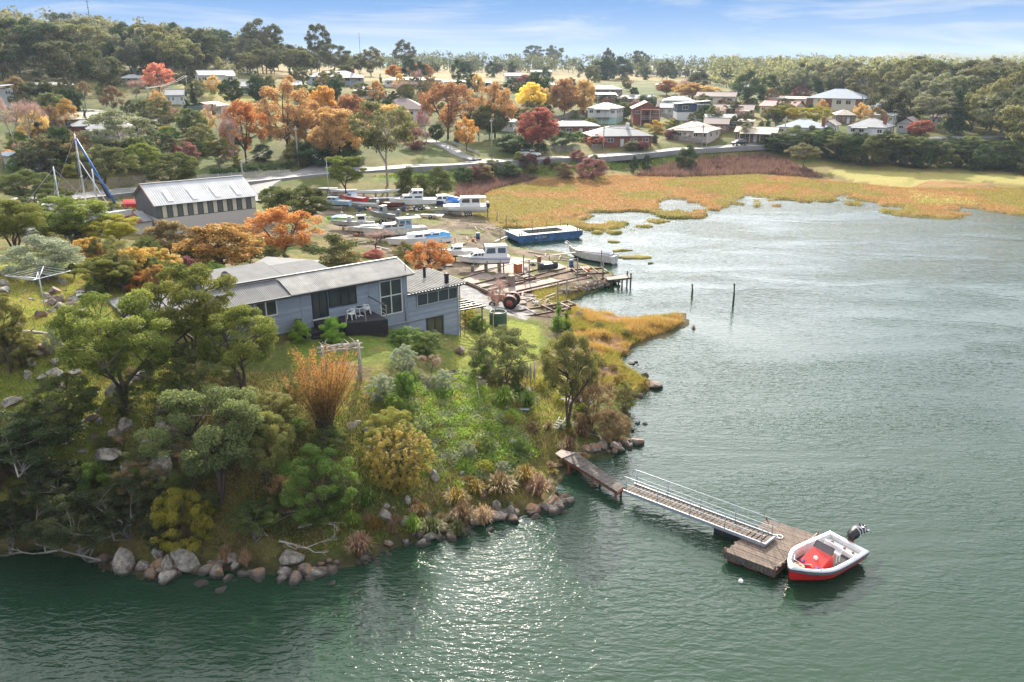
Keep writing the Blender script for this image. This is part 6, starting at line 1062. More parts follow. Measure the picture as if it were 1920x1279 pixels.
def village():
    house(1128, 232, 55, 'mint green and white house on a raised base with front balcony', white_w, r_white, 'hip', 2.7, 1.7, 10, -14, 3, low=mint, lift=2.2, ver=(.25, .8, 1.4), side=3)
    house(1212, 234, 50, 'red brick house with rust gable roof and white porch', brick, r_orange, 'gabley', 3.0, 2.2, 10, 6, 2, low=brick, lift=2.0, ver=(.25, .95, 2.2), chim=.9)
    t, w = house(1298, 226, 58, 'modern dark blue house with a sloping white roof on white stilts', slate_b, r_white, 'skillion', 2.6, 1.0, 7.5, 12, 2, low=white_w, lift=2.8, ver=(.58, 1.0, 2.2), door=False, winh=1.3); box('timber_panel', (w*.12, -.035, 2.9), (w/2-.05, -.012, 5.3), mat('cedar_panel', (.30, .15, .08), .7), t)
    house(1166, 275, 112, 'red brick bungalow with a pale hipped roof by the road', brick, r_white, 'hip', 2.7, 2.2, 11, 14, 4, chim=.62)
    house(1078, 254, 90, 'long pale roofed brick wing behind the roadside shrubs', brick, r_white, 'hip', 2.6, 1.3, 8, 8, 3)
    house(1288, 264, 78, 'cream bungalow with a wide pale hipped roof', mat('pinkish_wall', (.52, .45, .40), .75, var=.05), r_tan, 'hip', 2.7, 2.2, 11, -18, 4, ver=(.7, 1.05, 2.2))
    house(1352, 238, 54, 'white metal shed beside the modern blue house', white_w, r_white, 'gable', 2.7, .9, 8, 8, 0, 'shed', 'shed', False, side=0)
    house(1415, 267, 72, 'long low brick house with a tan roof and deep verandah', brick_brown, r_tan, 'gable', 2.7, 1.2, 9, -6, 4, ver=(.12, .9, 2.4))
    house(1385, 244, 44, 'small flat roofed brown garage behind the tan roof', brick_brown, r_tan, 'flat', 2.4, .3, 7, -6, 1, 'garage', 'garage')
    house(1496, 258, 78, 'white weatherboard bungalow with slate roof and dark shutters', white_w, r_blue, 'hip', 2.8, 2.0, 10, -12, 4, chim=.95); house(1550, 252, 24, 'small white gabled garage beside the white bungalow', white_w, r_tan, 'gabley', 2.5, 1.4, 7, -12, 1, 'garage', 'garage')
    house(1622, 257, 64, 'pale grey bungalow with a grey roof near the dark scrub', white_w, r_grey, 'hip', 2.8, 2.2, 10, -14, 3, chim=.85, ver=(.1, .55, 1.6))
    house(1696, 250, 30, 'small grey cottage with a brown roof at the scrub edge', greyw, r_brown, 'gabley', 2.8, 1.7, 8, -10, 1); house(1652, 232, 40, 'white flat roofed building behind the grey cottage', white_w, r_white, 'flat', 2.6, .4, 8, -10, 3)
    t, w = house(1562, 207, 100, 'brick school hall with a large blue grey hipped roof', cream, r_blue, 'hip', 4.2, 3.2, 16, -12, 6, 'school_building', 'building', False, winh=1.5)
    for a in (-.5, -.16, .38): box('brick_bay', (w*a-.02, -.12, -2), (w*(a+.12), -.061, 4.15), brick, t)
    house(1474, 201, 66, 'long low cream school wing', cream, r_tan, 'flat', 3.2, .5, 9, -10, 6, 'school_wing', 'building', winh=1.3)
    house(1456, 216, 68, 'cream house with a red roof behind the cypress', cream, r_red, 'gable', 3.0, 1.8, 8.5, -24, 4); house(1372, 223, 72, 'brown brick house with stepped white verandahs', brick_brown, r_brown, 'gable', 3.0, 1.6, 9, -6, 4, ver=(.2, .95, 2.6)); house(1340, 201, 70, 'cream house with a dark brown roof and picture window', cream, r_brown, 'gable', 3.0, 1.6, 9, -8, 3, low=greyw, lift=1.0)
    house(1188, 198, 72, 'long red brick house with a pale roof', brick, r_white, 'gable', 2.6, 1.4, 9, 4, 3, chim=.95); house(1132, 191, 44, 'flat roofed house between poplars and the long brick house', brick_brown, r_white, 'flat', 2.8, .4, 9, 4, 3); house(1136, 180, 60, 'low house with a wide grey roof at the top of the street', brick_brown, r_grey, 'hip', 2.6, 1.6, 9, 4, 3); house(1272, 201, 56, 'house with a hipped slate roof behind the conifer hedge', white_w, r_blue, 'hip', 2.5, 1.6, 9, 0, 3, chim=.9)
    house(1890, 226, 52, 'white house with a grey roof at the forest edge', white_w, r_grey, 'hip', 2.8, 2.0, 9, -20, 3); house(1465, 178, 40, 'old barn with a rusty roof behind the school wing', brick_brown, mat('rusty_iron', (.25, .13, .10), .8, var=.25), 'gable', 3, 1.8, 9, -10, 1, 'barn', 'barn', False)
    house(632, 160, 100, 'wide house with a pale hipped roof and long dark verandah', mat('blue_white_wall', (.48, .53, .6), .7), r_white, 'hip', 3.0, 2.1, 12, 6, 4, ver=(.6, 1.0, 2.2), chim=.82); house(775, 164, 105, 'long white roofed house above the brown oaks', white_w, r_white, 'hip', 2.6, 1.1, 9, 2, 5); house(862, 166, 56, 'low white house at the end of the upper street', white_w, r_white, 'flat', 2.4, .5, 8, 2, 4); house(752, 226, 92, 'house with a big brown grey hipped roof behind the oaks', white_w, r_brown, 'hip', 3.2, 3.0, 12, -6, 4); house(1015, 142, 38, 'small white roofed house on the far paddock', white_w, r_white, 'gable', 2.6, 1.3, 8, 6, 3); house(905, 166, 30, 'small low shed roof beside the upper street', greyw, r_grey, 'flat', 2.3, .3, 6, 0, 1, 'shed', 'shed')
    house(410, 165, 62, 'white hillside house with a grey roof and raised porch', white_w, r_white, 'gable', 3.0, 1.6, 9, 10, 3, low=greyw, lift=1.0, ver=(.72, 1.0, 1.8)); house(104, 176, 62, 'low pale roofed house behind the clipped hedges', olive_w, r_white, 'flat', 2.6, .6, 9, 4, 3); house(0, 200, 52, 'tall beige house cut by the photo edge', greyw, r_grey, 'skillion', 4.6, .9, 9, 8, 2); house(380, 219, 48, 'green metal shed with a pale roof', green_shed, r_white, 'gabley', 2.6, 1.0, 9, -24, 0, 'shed', 'shed', False, side=0)
    house(166, 248, 84, 'olive green long shed with a cream roof', olive_w, r_cream, 'gable', 3.0, 1.3, 7, 4, 3, 'long_shed', 'shed'); house(162, 258, 34, 'small brick pavilion with a grey hipped roof', brick, r_white, 'hip', 2.5, 1.2, 6, 4, 0, door=False, side=0); house(215, 264, 80, 'house with a white hipped roof half hidden by the pale gum', greyw, r_white, 'hip', 2.6, 1.8, 9, 4, 3, ver=(.0, .4, 1.8)); house(88, 322, 26, 'small white garden shed with a flat roof', white_w, white_w, 'flat', 2.1, .2, 3, 10, 1, 'garden_shed', 'shed', side=0, winh=.8); house(34, 312, 20, 'tiny grey garden shed on the terraces', greyw, r_blue, 'gabley', 1.9, .6, 3.4, 20, 0, 'garden_shed', 'shed', side=0)
    for px, base, wpx, lab, rm in ((64, 252, 46, 'open gazebo with a pale blue grey pyramid roof', r_blue), (252, 162, 42, 'open shelter with a pale roof over the motorhome', r_white)):
        X = G(px, base); w = wpx*dep(*X)/F; t = thing('shelter', lab, 'shelter', X, face_cam(X, 5)); roofmesh('hip', -w/2, w/2, 0, w*.8, 2.7, 1.2, .3).build('roof', rm, t)
        for a in (-w/2, w/2):
            for b in (0, w*.8): box('post', (a-.08, b-.08, -.6), (a+.08, b+.08, 2.6), weathered, t)
    house(1270, 131, 110, 'long white greenhouse roofs beyond the paddocks', white_w, r_white, 'gable', 2.4, 1.0, 12, 0, 0, 'greenhouse', 'greenhouse', False, X=spot(1270, 700), side=0)
    for px, base, wpx, lab, wl, rm, kd in ((690, 186, 40, 'small cream house between the conical cypress and the oaks', cream, r_grey, 'hip'), (470, 178, 34, 'small white cottage below the skyline gum', white_w, r_white, 'gable'), (1045, 172, 34, 'grey roofed cottage behind the poplars', greyw, r_grey, 'gable'), (1250, 170, 36, 'brick cottage beside the rust brown tree', brick, r_brown, 'hip'), (1400, 176, 34, 'white cottage behind the cream dark roofed house', white_w, r_grey, 'gable'), (1585, 232, 34, 'low brick house behind the white bungalow', brick_brown, r_tan, 'hip'), (1640, 218, 34, 'cream cottage above the brown tree', cream, r_blue, 'hip'), (1245, 216, 28, 'small shed beside the ramp fence', greyw, r_white, 'gable'), (965, 152, 34, 'distant farmhouse below the skyline gums', white_w, r_tan, 'gable'), (560, 176, 32, 'small brick cottage above the gold trees', brick, r_grey, 'hip'), (330, 196, 30, 'white shed at the edge of the hillside lawn', white_w, r_white, 'gable'), (1765, 236, 40, 'house roof showing between the pale gum and conifer', greyw, r_brown, 'hip'), (945, 246, 34, 'cottage behind the brown oak', white_w, r_grey, 'hip'), (1520, 170, 40, 'grey farm shed beyond the school', greyw, r_grey, 'gable'), (1342, 250, 40, 'brown roofed unit between the cream and tan houses', brick_brown, r_brown, 'gable')): house(px, base, wpx, lab, wl, rm, kd, 2.6, 1.5, 8, rng.uniform(-16, 12), 3)
village()
def big_shed():
    a, b = G(300, 440), G(484, 424); z = (a.z+b.z)/2; e = b-a; e.z = 0; L = e.length; rz = math.atan2(e.y, e.x); t = thing('boatyard_shed', 'long corrugated boatyard shed with striped clerestory windows', 'shed', (a.x, a.y, z-.2), rz); D = 9.5; H0 = 4.3
    shed_roof = mat('shed_iron', (.40, .41, .42), .65, spec=.15, var=.08, scale=.6); lower = mat('shed_pale_wall', (.60, .55, .51), .8, var=.08); box('lower_wall', (0, 0, -1), (L, D, 2.5), lower, t); box('upper_wall', (.02, .06, 2.5), (L-.02, D-.06, H0), zinc_blue, t); n = 20
    for k in range(n): box('light_panel' if k % 2 else 'dark_panel', (L*(k+.1)/n, -.03, 2.6), (L*(k+1.1)/n-.15 if k < n-1 else L, .055, H0-.1), cream if k % 2 else zinc_blue, t)
    x = -.4
    while x < L+.3: corrugated('roof_sheet', x, min(x+.95, L+.4), (-.45, H0+.02), (D/2, H0+2.3), shed_roof, t, .3, .02) ; x += .95
    corrugated('roof_sheet', -.4, L+.4, (D+.45, H0+.02), (D/2, H0+2.3), shed_roof, t, .3, .02)
    for k in (.13, .37, .60, .82): m = MB(); s0, s1 = .12, .62; m.add([(L*k, -.45+(D/2+.45)*s, H0+.09+2.28*s) for s in (s0, s1)]+[(L*k+.8, -.45+(D/2+.45)*s, H0+.09+2.28*s) for s in (s1, s0)], [(0, 1, 2, 3)]); m.build('skylight', mat('skylight_sheet', (.5, .5, .46), .6, var=.05), t)
    g = MB(); [g.add([(x, 0, H0), (x, D, H0), (x, D/2, H0+2.2)], [(0, 1, 2)]) for x in (.02, L-.02)]; g.build('gable', zinc_blue, t); m = MB(); m.bar((-.42, -.45, H0), (-.42, D/2, H0+2.3), .06, .2); m.build('bargeboard', mat('rust_trim', (.30, .14, .08), .8), t); box('ridge_cap', (-.42, D/2-.2, H0+2.24), (L+.42, D/2+.2, H0+2.36), r_white, t)
    t = thing('lean_to', 'small rusty red iron lean-to against the corrugated shed', 'shed', (a.x, a.y, z-.2), rz); m = MB(); m.b2((-5.2, 1, -1), (-.5, 5, 2.2)); m.build('wall', lower, t); rr = mat('rust_red_roof', (.26, .075, .05), .8, var=.3)
    for k in range(4): corrugated('roof_sheet', -5.4+k*1.25, -4.2+k*1.25, (.6, 2.3), (5.2, 3.0), rr if k < 3 else r_white, t, .3, .02)
    t = thing('workshop', 'long low workshop with a pale flat roof among the wattles', 'shed', (a.x-9.2, a.y-7.5, z), rz); box('wall', (-3, 0, -1), (6, 4, 2.3), greyw, t); corrugated('roof', -3.6, 6.6, (-.5, 2.45), (4.5, 2.75), r_white, t, .4, .03); box('window', (0, -.04, .9), (1.4, -.002, 1.8), glass, t)
big_shed()
# ---- power poles and lines
pole_m = mat('pole_timber', (.36, .36, .30), .85, var=.12); wire_m = mat('wire', (.05, .05, .05), .6)
TOPS = []
def pole(px, base, top, label, arm=True):
    X = G(px, base); h = zat(top, X.x, X.y, px)-X.z; t = thing('power_pole', label, 'power pole', X, -math.atan2(X.x, X.y)+R(70)); m = MB(); m.tube([(0, 0, -.4), (0, 0, h)], [.17, .12], 8); m.build('pole', pole_m, t)
    if arm:
        box('crossarm', (-1.1, -.06, h-.7), (1.1, .06, h-.55), pole_m, t)
        for q in (-1, -.4, .4, 1): m = MB(); m.lathe([(.05, 0), (.07, .1), (.03, .2)], 6, (q, 0, h-.55)); m.build('insulator', white_pl, t)
    TOPS.append(Vector((X.x, X.y, X.z+h-.3))); return t
for a in [(560, 312, 237, 'tall power pole at the road bend'), (922, 292, 222, 'tall power pole beside the driveway mouth'), (1131, 284, 236, 'power pole in front of the brick bungalow'), (1316, 276, 234, 'power pole beside the timber fence'), (1468, 276, 218, 'leaning green power pole on the road edge'), (1674, 252, 212, 'power pole near the pale gum'), (457, 350, 300, 'power pole above the corrugated shed'), (668, 300, 268, 'short pole behind the gum tree'), (283, 215, 162, 'power pole beside the hillside lawn'), (352, 175, 140, 'power pole next to the white hillside house'), (7, 318, 255, 'power pole at the photo edge'), (1637, 202, 184, 'far power pole beside the school'), (1120, 212, 178, 'power pole behind the mint house'), (162, 210, 168, 'slim pole beside the tall dark gum'), (93, 213, 172, 'slim pole beside the clipped hedge')]: pole(*a, arm=a[0] not in (668, 457, 162, 93))
def wire(p, q, label, sag=.8):
    m = MB(); m.tube([p.lerp(q, s/10)-Vector((0, 0, sag*4*(s/10)*(1-s/10))) for s in range(11)], .025, 4); o = m.build('power_line', wire_m); tag(o, label, 'cable', 'power lines along the road')
for i, j, lab in ((0, 1, 'between the road bend and the driveway poles'), (1, 2, 'between the driveway and brick bungalow poles'), (2, 3, 'between the brick bungalow and fence poles'), (3, 4, 'between the fence and leaning green poles'), (4, 5, 'from the leaning green pole to the pale gum'), (0, 6, 'from the road bend pole to the shed'), (8, 9, 'up the hillside lawn')):
    for s in (-.5, .5): wire(TOPS[i]+Vector((s, 0, 0)), TOPS[j]+Vector((s, 0, 0)), ('nearer' if (s > 0) else 'farther')+' thin power line '+lab)
# ---- vehicles
def car(px, py, head, col, label, kind='car', L=4.4, X=None):
    X = X or G(px, py); t = thing('parked_car' if kind == 'car' else kind, label, 'car' if kind == 'car' else kind, X+Vector((0, 0, .14)), R(head)); W_ = 1.8; pm = mat('car_'+col[0], col[1], .3, var=.02, coat=.4)
    if kind == 'motorhome':
        L = 6.4; box('body', (-L/2, -1.1, .5), (L/2-1.4, 1.1, 2.9), pm, t); box('cab', (L/2-1.4, -1, .5), (L/2, 1, 1.5), pm, t); box('overcab', (L/2-1.6, -1.1, 1.9), (L/2-.2, 1.1, 2.9), pm, t); m = MB(); m.add([(L/2-1.38, -.95, 1.5), (L/2-.5, -.95, 1.5), (L/2-1.0, -.95, 2.0), (L/2-1.38, -.95, 2.0)], [(0, 1, 2, 3)]); m.build('windscreen', glass, t)
        for a in (-2, -.4): box('window', (a, -1.13, 1.6), (a+.8, -1.102, 2.2), glass, t)
    else:
        m = MB(); m.loft([[(x, -W_/2*k, .35), (x, -W_/2*k, z-.1), (x, -W_/2*k+.12, z), (x, W_/2*k-.12, z), (x, W_/2*k, z-.1), (x, W_/2*k, .35)] for x, z, k in ((-L/2, .8, .92), (-L/2+.25, .95, 1), (.6, .98, 1), (L/2-.5, .88, .98), (L/2, .7, .88))], sm=False, cap0=True, cap1=True); m.build('body', pm, t)
        c0, c1 = (-L/2+.3, .95) if kind == 'car' else (-.2, 1.15); m = MB(); m.add([(c0, -.82, .95), (c1+.5, -.82, .95), (c1+.5, .82, .95), (c0, .82, .95), (c0+.45*(kind == 'car'), -.68, 1.48), (c1-.2, -.68, 1.48), (c1-.2, .68, 1.48), (c0+.45*(kind == 'car'), .68, 1.48)], [(0, 1, 5, 4), (1, 2, 6, 5), (2, 3, 7, 6), (3, 0, 4, 7)]); m.build('window', glass, t); box('roof', (c0+.4*(kind == 'car'), -.7, 1.475), (c1-.15, .7, 1.53), pm, t)
        if kind == 'utility_truck':
            box('tray', (-L/2-.2, -.95, .8), (-.35, .95, .9), alloy, t)
            for s in (-.93, .93): box('tray_side', (-L/2-.2, s-.03, .9), (-.35, s+.03, 1.2), pm, t)
            m = MB(); [m.tube([(x, s, .9), (x, s, 1.62)], .03) for x in (-L/2, -.4) for s in (-.9, .9)]; m.b2((-L/2, -.92, 1.62), (-.4, .92, 1.68)); m.build('ladder_rack', trim_dark, t); box('beacon', (.2, -.3, 1.535), (.45, .3, 1.63), red_paint, t)
        for s in (-1, 1): box('headlight', (L/2-.06, s*.6-.18, .62), (L/2+.005, s*.6+.18, .74), white_pl, t); box('tail_light', (-L/2-.005, s*.68-.12, .62), (-L/2+.04, s*.68+.12, .78), red_paint, t)
    for x in (-L*.3, L*.31):
        for s in (-1, 1): wheel(t, x, s*(W_/2-.12), .2, .34, .2)
def roadpt(px):
    i = min(range(len(MAINROAD)), key=lambda k: abs(proj(*MAINROAD[k])[0]-px)); p, q = MAINROAD[i], MAINROAD[min(i+1, len(MAINROAD)-1)]; return Vector((p.x, p.y, MRZ[i]+.09)), math.degrees(math.atan2(q.y-p.y, q.x-p.x)), Vector((q.y-p.y, p.x-q.x, 0)).normalized()
p, hd, nn = roadpt(1003); car(0, 0, hd, ('white', (.72, .72, .71)), 'white utility truck with a tray driving on the road', 'utility_truck', 5.2, p-nn*1.6)
p, hd, nn = roadpt(1383); car(0, 0, hd+180, ('charcoal', (.03, .032, .036)), 'dark car driving on the road past the bungalows', 'car', 4.5, p+nn*1.5)
car(1549, 258, -30, ('maroon', (.22, .03, .05)), 'maroon car parked beside the white bungalow'); car(1160, 225, 100, ('navy', (.02, .03, .10)), 'small navy car beside the mint house'); car(255, 160, -10, ('cream', (.7, .69, .64)), 'white motorhome under the open shelter', 'motorhome'); car(1622, 202, 10, ('pearl', (.72, .72, .7)), 'white motorhome parked beside the school', 'motorhome')
# ---- fences
fence_m = mat('paling_fence', (.27, .24, .21), .85, var=.2, scale=3); fence_w = mat('pale_fence', (.50, .49, .46), .8, var=.1)
def fence(pxs, label, m_, h=1.5):
    line = smoothline([G(a, b) for a, b in pxs], 4); t = thing('paling_fence', label, 'fence'); acc = [line[0]]; tot = sum((line[i+1]-line[i]).length for i in range(len(line)-1)); n = max(2, int(tot/2.4)); pts = []
    for k in range(n+1):
        s = tot*k/n; i = 0
        while i < len(line)-2 and s > (line[i+1]-line[i]).length: s -= (line[i+1]-line[i]).length; i += 1
        L_ = max((line[i+1]-line[i]).length, 1e-6); p = line[i].lerp(line[i+1], min(1, s/L_)); pts.append(Vector((p.x, p.y, hz(p.x, p.y))))
    for k in range(n):
        a, b = pts[k], pts[k+1]; m = MB(); c = 14
        for i in range(c): p = a.lerp(b, (i+.5)/c); q = a.lerp(b, (i+.92)/c); w = (q-p).length*1.15; m.box((p.x, p.y, p.z+h/2+rng.uniform(-.02, .02)), (w, .025, h), rz=math.atan2(b.y-a.y, b.x-a.x))
        o = m.build('fence_panel', m_, t)
        m = MB(); m.bar((a.x, a.y, a.z-.3), (a.x, a.y, a.z+h+.1), .12); m.build('post', m_, t)
fence([(360, 341), (450, 334), (545, 328)], 'pale paling fence along the road above the shed', fence_w, 1.1); fence([(100, 362), (160, 356), (250, 348), (330, 338)], 'weathered paling fence behind the tall masts', fence_m, 1.6); fence([(1255, 262), (1285, 268), (1316, 276)], 'grey timber fence beside the cream bungalow', fence_m, 1.7); fence([(1020, 286), (1055, 285), (1088, 284)], 'grey timber fence behind the white truck', fence_m, 1.6); fence([(1110, 283), (1128, 282)], 'short timber fence at the brick bungalow drive', fence_m, 1.6); fence([(1035, 232), (1065, 222), (1096, 212)], 'long grey fence rising beside the mint house', fence_m, 1.8); fence([(1235, 215), (1252, 224), (1268, 234)], 'ramp fence beside the red brick house', fence_m, 1.6); fence([(845, 268), (875, 280), (900, 292)], 'low wire and post fence beside the driveway', fence_w, .6)
# ---- clipped hedges
def hedge(pxs, w, h, leaf, label):
    line = smoothline([G(a, b) for a, b in pxs], 6); cl = []
    for p in line:
        for _ in range(5): cl.append((p.x+rng.normal(0, w*.25), p.y+rng.normal(0, w*.25), p.z+rng.uniform(.1, .85)*h, w*.5, w*.5, h*.3))
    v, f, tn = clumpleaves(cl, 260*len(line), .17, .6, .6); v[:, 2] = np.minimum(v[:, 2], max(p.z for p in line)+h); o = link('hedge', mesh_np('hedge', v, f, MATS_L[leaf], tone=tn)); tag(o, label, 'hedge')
hedge([(42, 192), (75, 192), (105, 190)], 3, 5.4, 'dark', 'long clipped dark hedge on the hill'); hedge([(118, 188), (138, 188)], 3, 4.6, 'dark', 'clipped block hedge next to the tall gum'); hedge([(400, 330), (480, 322), (545, 316)], 1.2, 1.4, 'dark', 'low dark hedge above the roadside fence'); hedge([(962, 288), (1000, 287), (1022, 286)], 1.5, 2.2, 'dark', 'dark clipped hedge beside the white truck'); hedge([(1258, 198), (1300, 200), (1330, 200)], 2, 3, 'dark', 'row of dark conifers clipped behind the modern house')
# ---- radio masts and far hills
for col, D, top, lab in ((186, 620, 2, 'thin radio mast rising above the hill forest'), (678, 900, 62, 'distant lattice tower above the paddock trees')):
    X = spot(col, D); zt = HC+D*math.tan(math.atan((639.5-top)/F)-PITCH); t = thing('radio_mast', lab, 'mast', X); m = MB(); hh = zt-X.z; m.tube([(0, 0, 0), (0, 0, hh)], [.35, .15], 5); m.build('mast', wire_m, t); m = MB(); [m.bar((-1, 0, hh*q), (1, 0, hh*q), .15) for q in (.75, .85, .95)]; m.build('antenna', wire_m, t)
def hills():
    v = []; f = []; cols = np.linspace(1380, 2500, 90); D = 2700
    for c in cols:
        a = bearing(c); r = 106-7*math.exp(-((c-1690)/40)**2)-5*math.exp(-((c-1765)/35)**2)-9*smooth(1780, 2000, np.array(c))+6*(1-smooth(1560, 1660, np.array(c)))+2.0*(float(fbm(np.array(c), np.array(3.), 30, 4))-.5); el = math.atan((639.5-r)/F)-PITCH
        for d, k in ((D-500, 0), (D-180, .7), (D, 1), (D+300, 0)): v.append((d*math.sin(a), d*math.cos(a), 22+(HC+D*math.tan(el)-22)*k))
    n = 4
    for i in range(len(cols)-1):
        for k in range(n-1): f.append((i*n+k, i*n+k+1, (i+1)*n+k+1, (i+1)*n+k))
    struct('hills', mesh_np('hills', v, f, mat('far_bush', (.07, .085, .045), .9, var=.2, scale=.01), True))
hills()
# ------------------------------------------------------------------ jetty, gangway, pontoon
old_plank = mat('jetty_plank', (.15, .125, .105), .85, var=.32, scale=2.5, stretch=(1, 5, 1), bump=.3, col2=(.04, .036, .034)); pont_plank = mat('pontoon_plank', (.17, .125, .095), .85, var=.2, scale=2.5, stretch=(5, 1, 1), bump=.3, col2=(.075, .055, .044)); rust_steel = mat('rusty_steel', (.27, .11, .06), .8, var=.25, scale=4); alum = mat('gangway_aluminium', (.38, .41, .44), .4, .3, var=.06)
def planks(parent, a, b, c, d, n, m_, th=.045, gap=.10, name='plank'):
    """a-b one long edge, d-c the other; n boards laid from edge to edge"""
    for k in range(n):
        t0, t1 = k/n, (k+1-gap)/n; j = rng.uniform(-.03, .03); q = [a.lerp(b, t0), a.lerp(b, t1), d.lerp(c, t1), d.lerp(c, t0)]; e = (q[3]-q[0])*j; dz = Vector((0, 0, rng.uniform(-.006, .006))); v = [p+e+dz for p in q]+[p+e+dz-Vector((0, 0, th)) for p in q]
        m = MB(); m.add(v, [(0, 1, 2, 3), (7, 6, 5, 4), (0, 4, 5, 1), (1, 5, 6, 2), (2, 6, 7, 3), (3, 7, 4, 0)]); m.build(name, m_, parent)
V = lambda px, py, z: Vector(P(px, py, z))
def jetty():
    a, b, c, d = V(1053, 857, .95), V(1157, 922, .68), V(1171, 912, .68), V(1080, 847, .95); t = thing('jetty', 'old timber jetty on rusty steel legs running out from the shore', 'jetty'); planks(t, a, b, c, d, 38, old_plank)
    for s, e in ((a, b), (d, c)): i = ((d-a) if s is a else (a-d)).normalized()*.12; m = MB(); m.bar(s+i-Vector((0, 0, .17)), e+i-Vector((0, 0, .17)), .1, .22); m.build('stringer', rust_steel, t)
    for u in (.12, .55, .96):
        for p in (a.lerp(b, u), d.lerp(c, u)): p = p+((a+d)/2-(a if (p-a).length < (p-d).length else d)).normalized()*.1; m = MB(); m.bar((p.x, p.y, -2), (p.x, p.y, p.z-.06), .14); m.build('leg', rust_steel, t)
    m = MB(); m.bar(b+(b-a).normalized()*.03-Vector((0, 0, .12)), c+(b-a).normalized()*.03-Vector((0, 0, .12)), .06, .16); m.build('end_beam', rust_steel, t)
    t = thing('landing_board', 'grey board bridging the bank and the old jetty', 'board'); q = [V(1041, 850, 1.05), V(1053, 859, 1.0), V(1080, 849, 1.0), V(1052, 843, 1.05)]; m = MB(); m.add([p for p in q]+[p-Vector((0, 0, .05)) for p in q], [(0, 1, 2, 3), (7, 6, 5, 4), (0, 4, 5, 1), (1, 5, 6, 2), (2, 6, 7, 3), (3, 7, 4, 0)]); m.build('board', mat('board_grey', (.34, .29, .25), .85, var=.15), t)
    # gangway
    n0, n1, f1, f0 = V(1169, 921, .74), V(1433, 1022, .78), V(1453, 1006, .78), V(1189, 908, .74); t = thing('gangway', 'aluminium gangway with slatted treads and tube handrails sloping to the pontoon', 'gangway')
    for s, e in ((n0, n1), (f0, f1)): m = MB(); m.bar(s, e, .07, .2); m.build('side_beam', alum, t)
    i = (f0-n0).normalized()*.05; up = Vector((0, 0, .03)); planks(t, n0+i+up, n1+i+up, f1-i+up, f0-i+up, 33, pont_plank, .04, .28, 'tread')
    m = MB(); m.bar(n1-Vector((0, 0, .02)), f1-Vector((0, 0, .02)), .1, .16); m.build('end_beam', alum, t)
    for nm, s, e in (('near', n0, n1), ('far', f0, f1)):
        for k in range(5): p = s.lerp(e, .02+.24*k); m = MB(); m.tube([p, p+Vector((0, 0, 1.0))], .026, 7); m.build('stanchion', alum, t)
        dr = (e-s).normalized(); A, B = s.lerp(e, .02), s.lerp(e, .98); z1, z2 = Vector((0, 0, 1.0)), Vector((0, 0, .52)); loop0 = [A-dr*.32*math.sin(q)+Vector((0, 0, .76+.24*math.cos(q))) for q in np.linspace(0, PI, 8)]; loop1 = [B+dr*.32*math.sin(q)+Vector((0, 0, .76-.24*math.cos(q))) for q in np.linspace(0, PI, 8)]
        m = MB(); m.tube([A+z2]+loop0[::-1]+[B+z1]+loop1[::-1]+[A+z2], .025, 7, False); m.build('handrail', alum, t)
    t = thing('gangway_float', 'black plastic float strapped under the lower gangway end', 'float', (0, 0, 0)); a, b = V(1338, 996, .1), V(1440, 1030, .1); m = MB(); dr = (b-a).normalized(); nr = Vector((-dr.y, dr.x, 0)); q = [a, a+dr*2.4, a+dr*2.4+nr*.9, a+nr*.9]; m.prism([(p.x, p.y) for p in q], -.25, .42); m.build('float_body', black_hull, t)
    for u in (.5, 1.5): p = a+dr*u; m = MB(); m.bar(p-nr*.01+Vector((0, 0, -.2)), p-nr*.01+Vector((0, 0, .62)), .05, .03); m.build('strap', rust_steel, t)
jetty()
def pontoon():
    L_, F_, R_, B_ = V(1358, 1034, .62), V(1453, 1069, .62), V(1534, 1003, .62), V(1437, 973, .62); t = thing('pontoon', 'weathered square timber pontoon floating on rusty drums', 'pontoon'); planks(t, L_, B_, R_, F_, 21, pont_plank, .06, .07)
    c = (L_+F_+R_+B_)/4; q = [c+(p-c)*.985 for p in (L_, F_, R_, B_)]
    for k in range(4): a, b = q[k], q[(k+1) % 4]; m = MB(); m.bar(a-Vector((0, 0, .24)), b-Vector((0, 0, .24)), .08, .34); m.build('side_beam', old_plank, t)
    for u in (.17, .5, .83):
        for w in (.1, .9): p = L_.lerp(F_, u); r_ = B_.lerp(R_, u); e = p.lerp(r_, w); d = (F_-L_).normalized()*.36; m = MB(); m.tube([e-d-Vector((0, 0, .55)), e+d-Vector((0, 0, .55))], .27, 12); m.build('drum', rust_steel, t)
    for p in q: m = MB(); m.tube([p+Vector((0, 0, -.3)), p+Vector((0, 0, .22))], .05, 8); m.build('corner_post', rust_steel, t)
    rope = mat('pale_rope', (.52, .48, .4), .9); t = thing('mooring_rope', 'pale rope tying the red motorboat to the pontoon', 'rope'); m = MB(); a, b = q[1]+Vector((0, 0, .16)), q[2]+Vector((0, 0, .16)); m.tube([a.lerp(b, s/12)+Vector((0, 0, -.12*math.sin(PI*s/12))) for s in range(13)], .022, 6); m.build('rope', rope, t)
    p = V(1458, 1006, .66); t = thing('rope_coil', 'loose white rope coil lying on the pontoon', 'rope'); m = MB(); m.tube([p+Vector((.22*math.cos(s*.9)*(1-.02*s)+.05*s*.3, .2*math.sin(s*.9), .0)) for s in range(13)], .02, 6); m.build('rope', white_pl, t)
    p = V(1389, 1091, 0); t = thing('mooring_buoy', 'small white buoy floating beside the pontoon', 'buoy', p); m = MB(); m.lathe([(.01, -.12), (.1, -.08), (.13, .02), (.1, .11), (.01, .14)], 12); m.build('ball', white_pl, t); m = MB(); m.tube([(0, 0, .12), (.03, 0, .2)], .015); m.build('eye', steel, t)
pontoon()
pile_m = mat('dark_pile', (.09, .075, .065), .9, var=.2, scale=3)
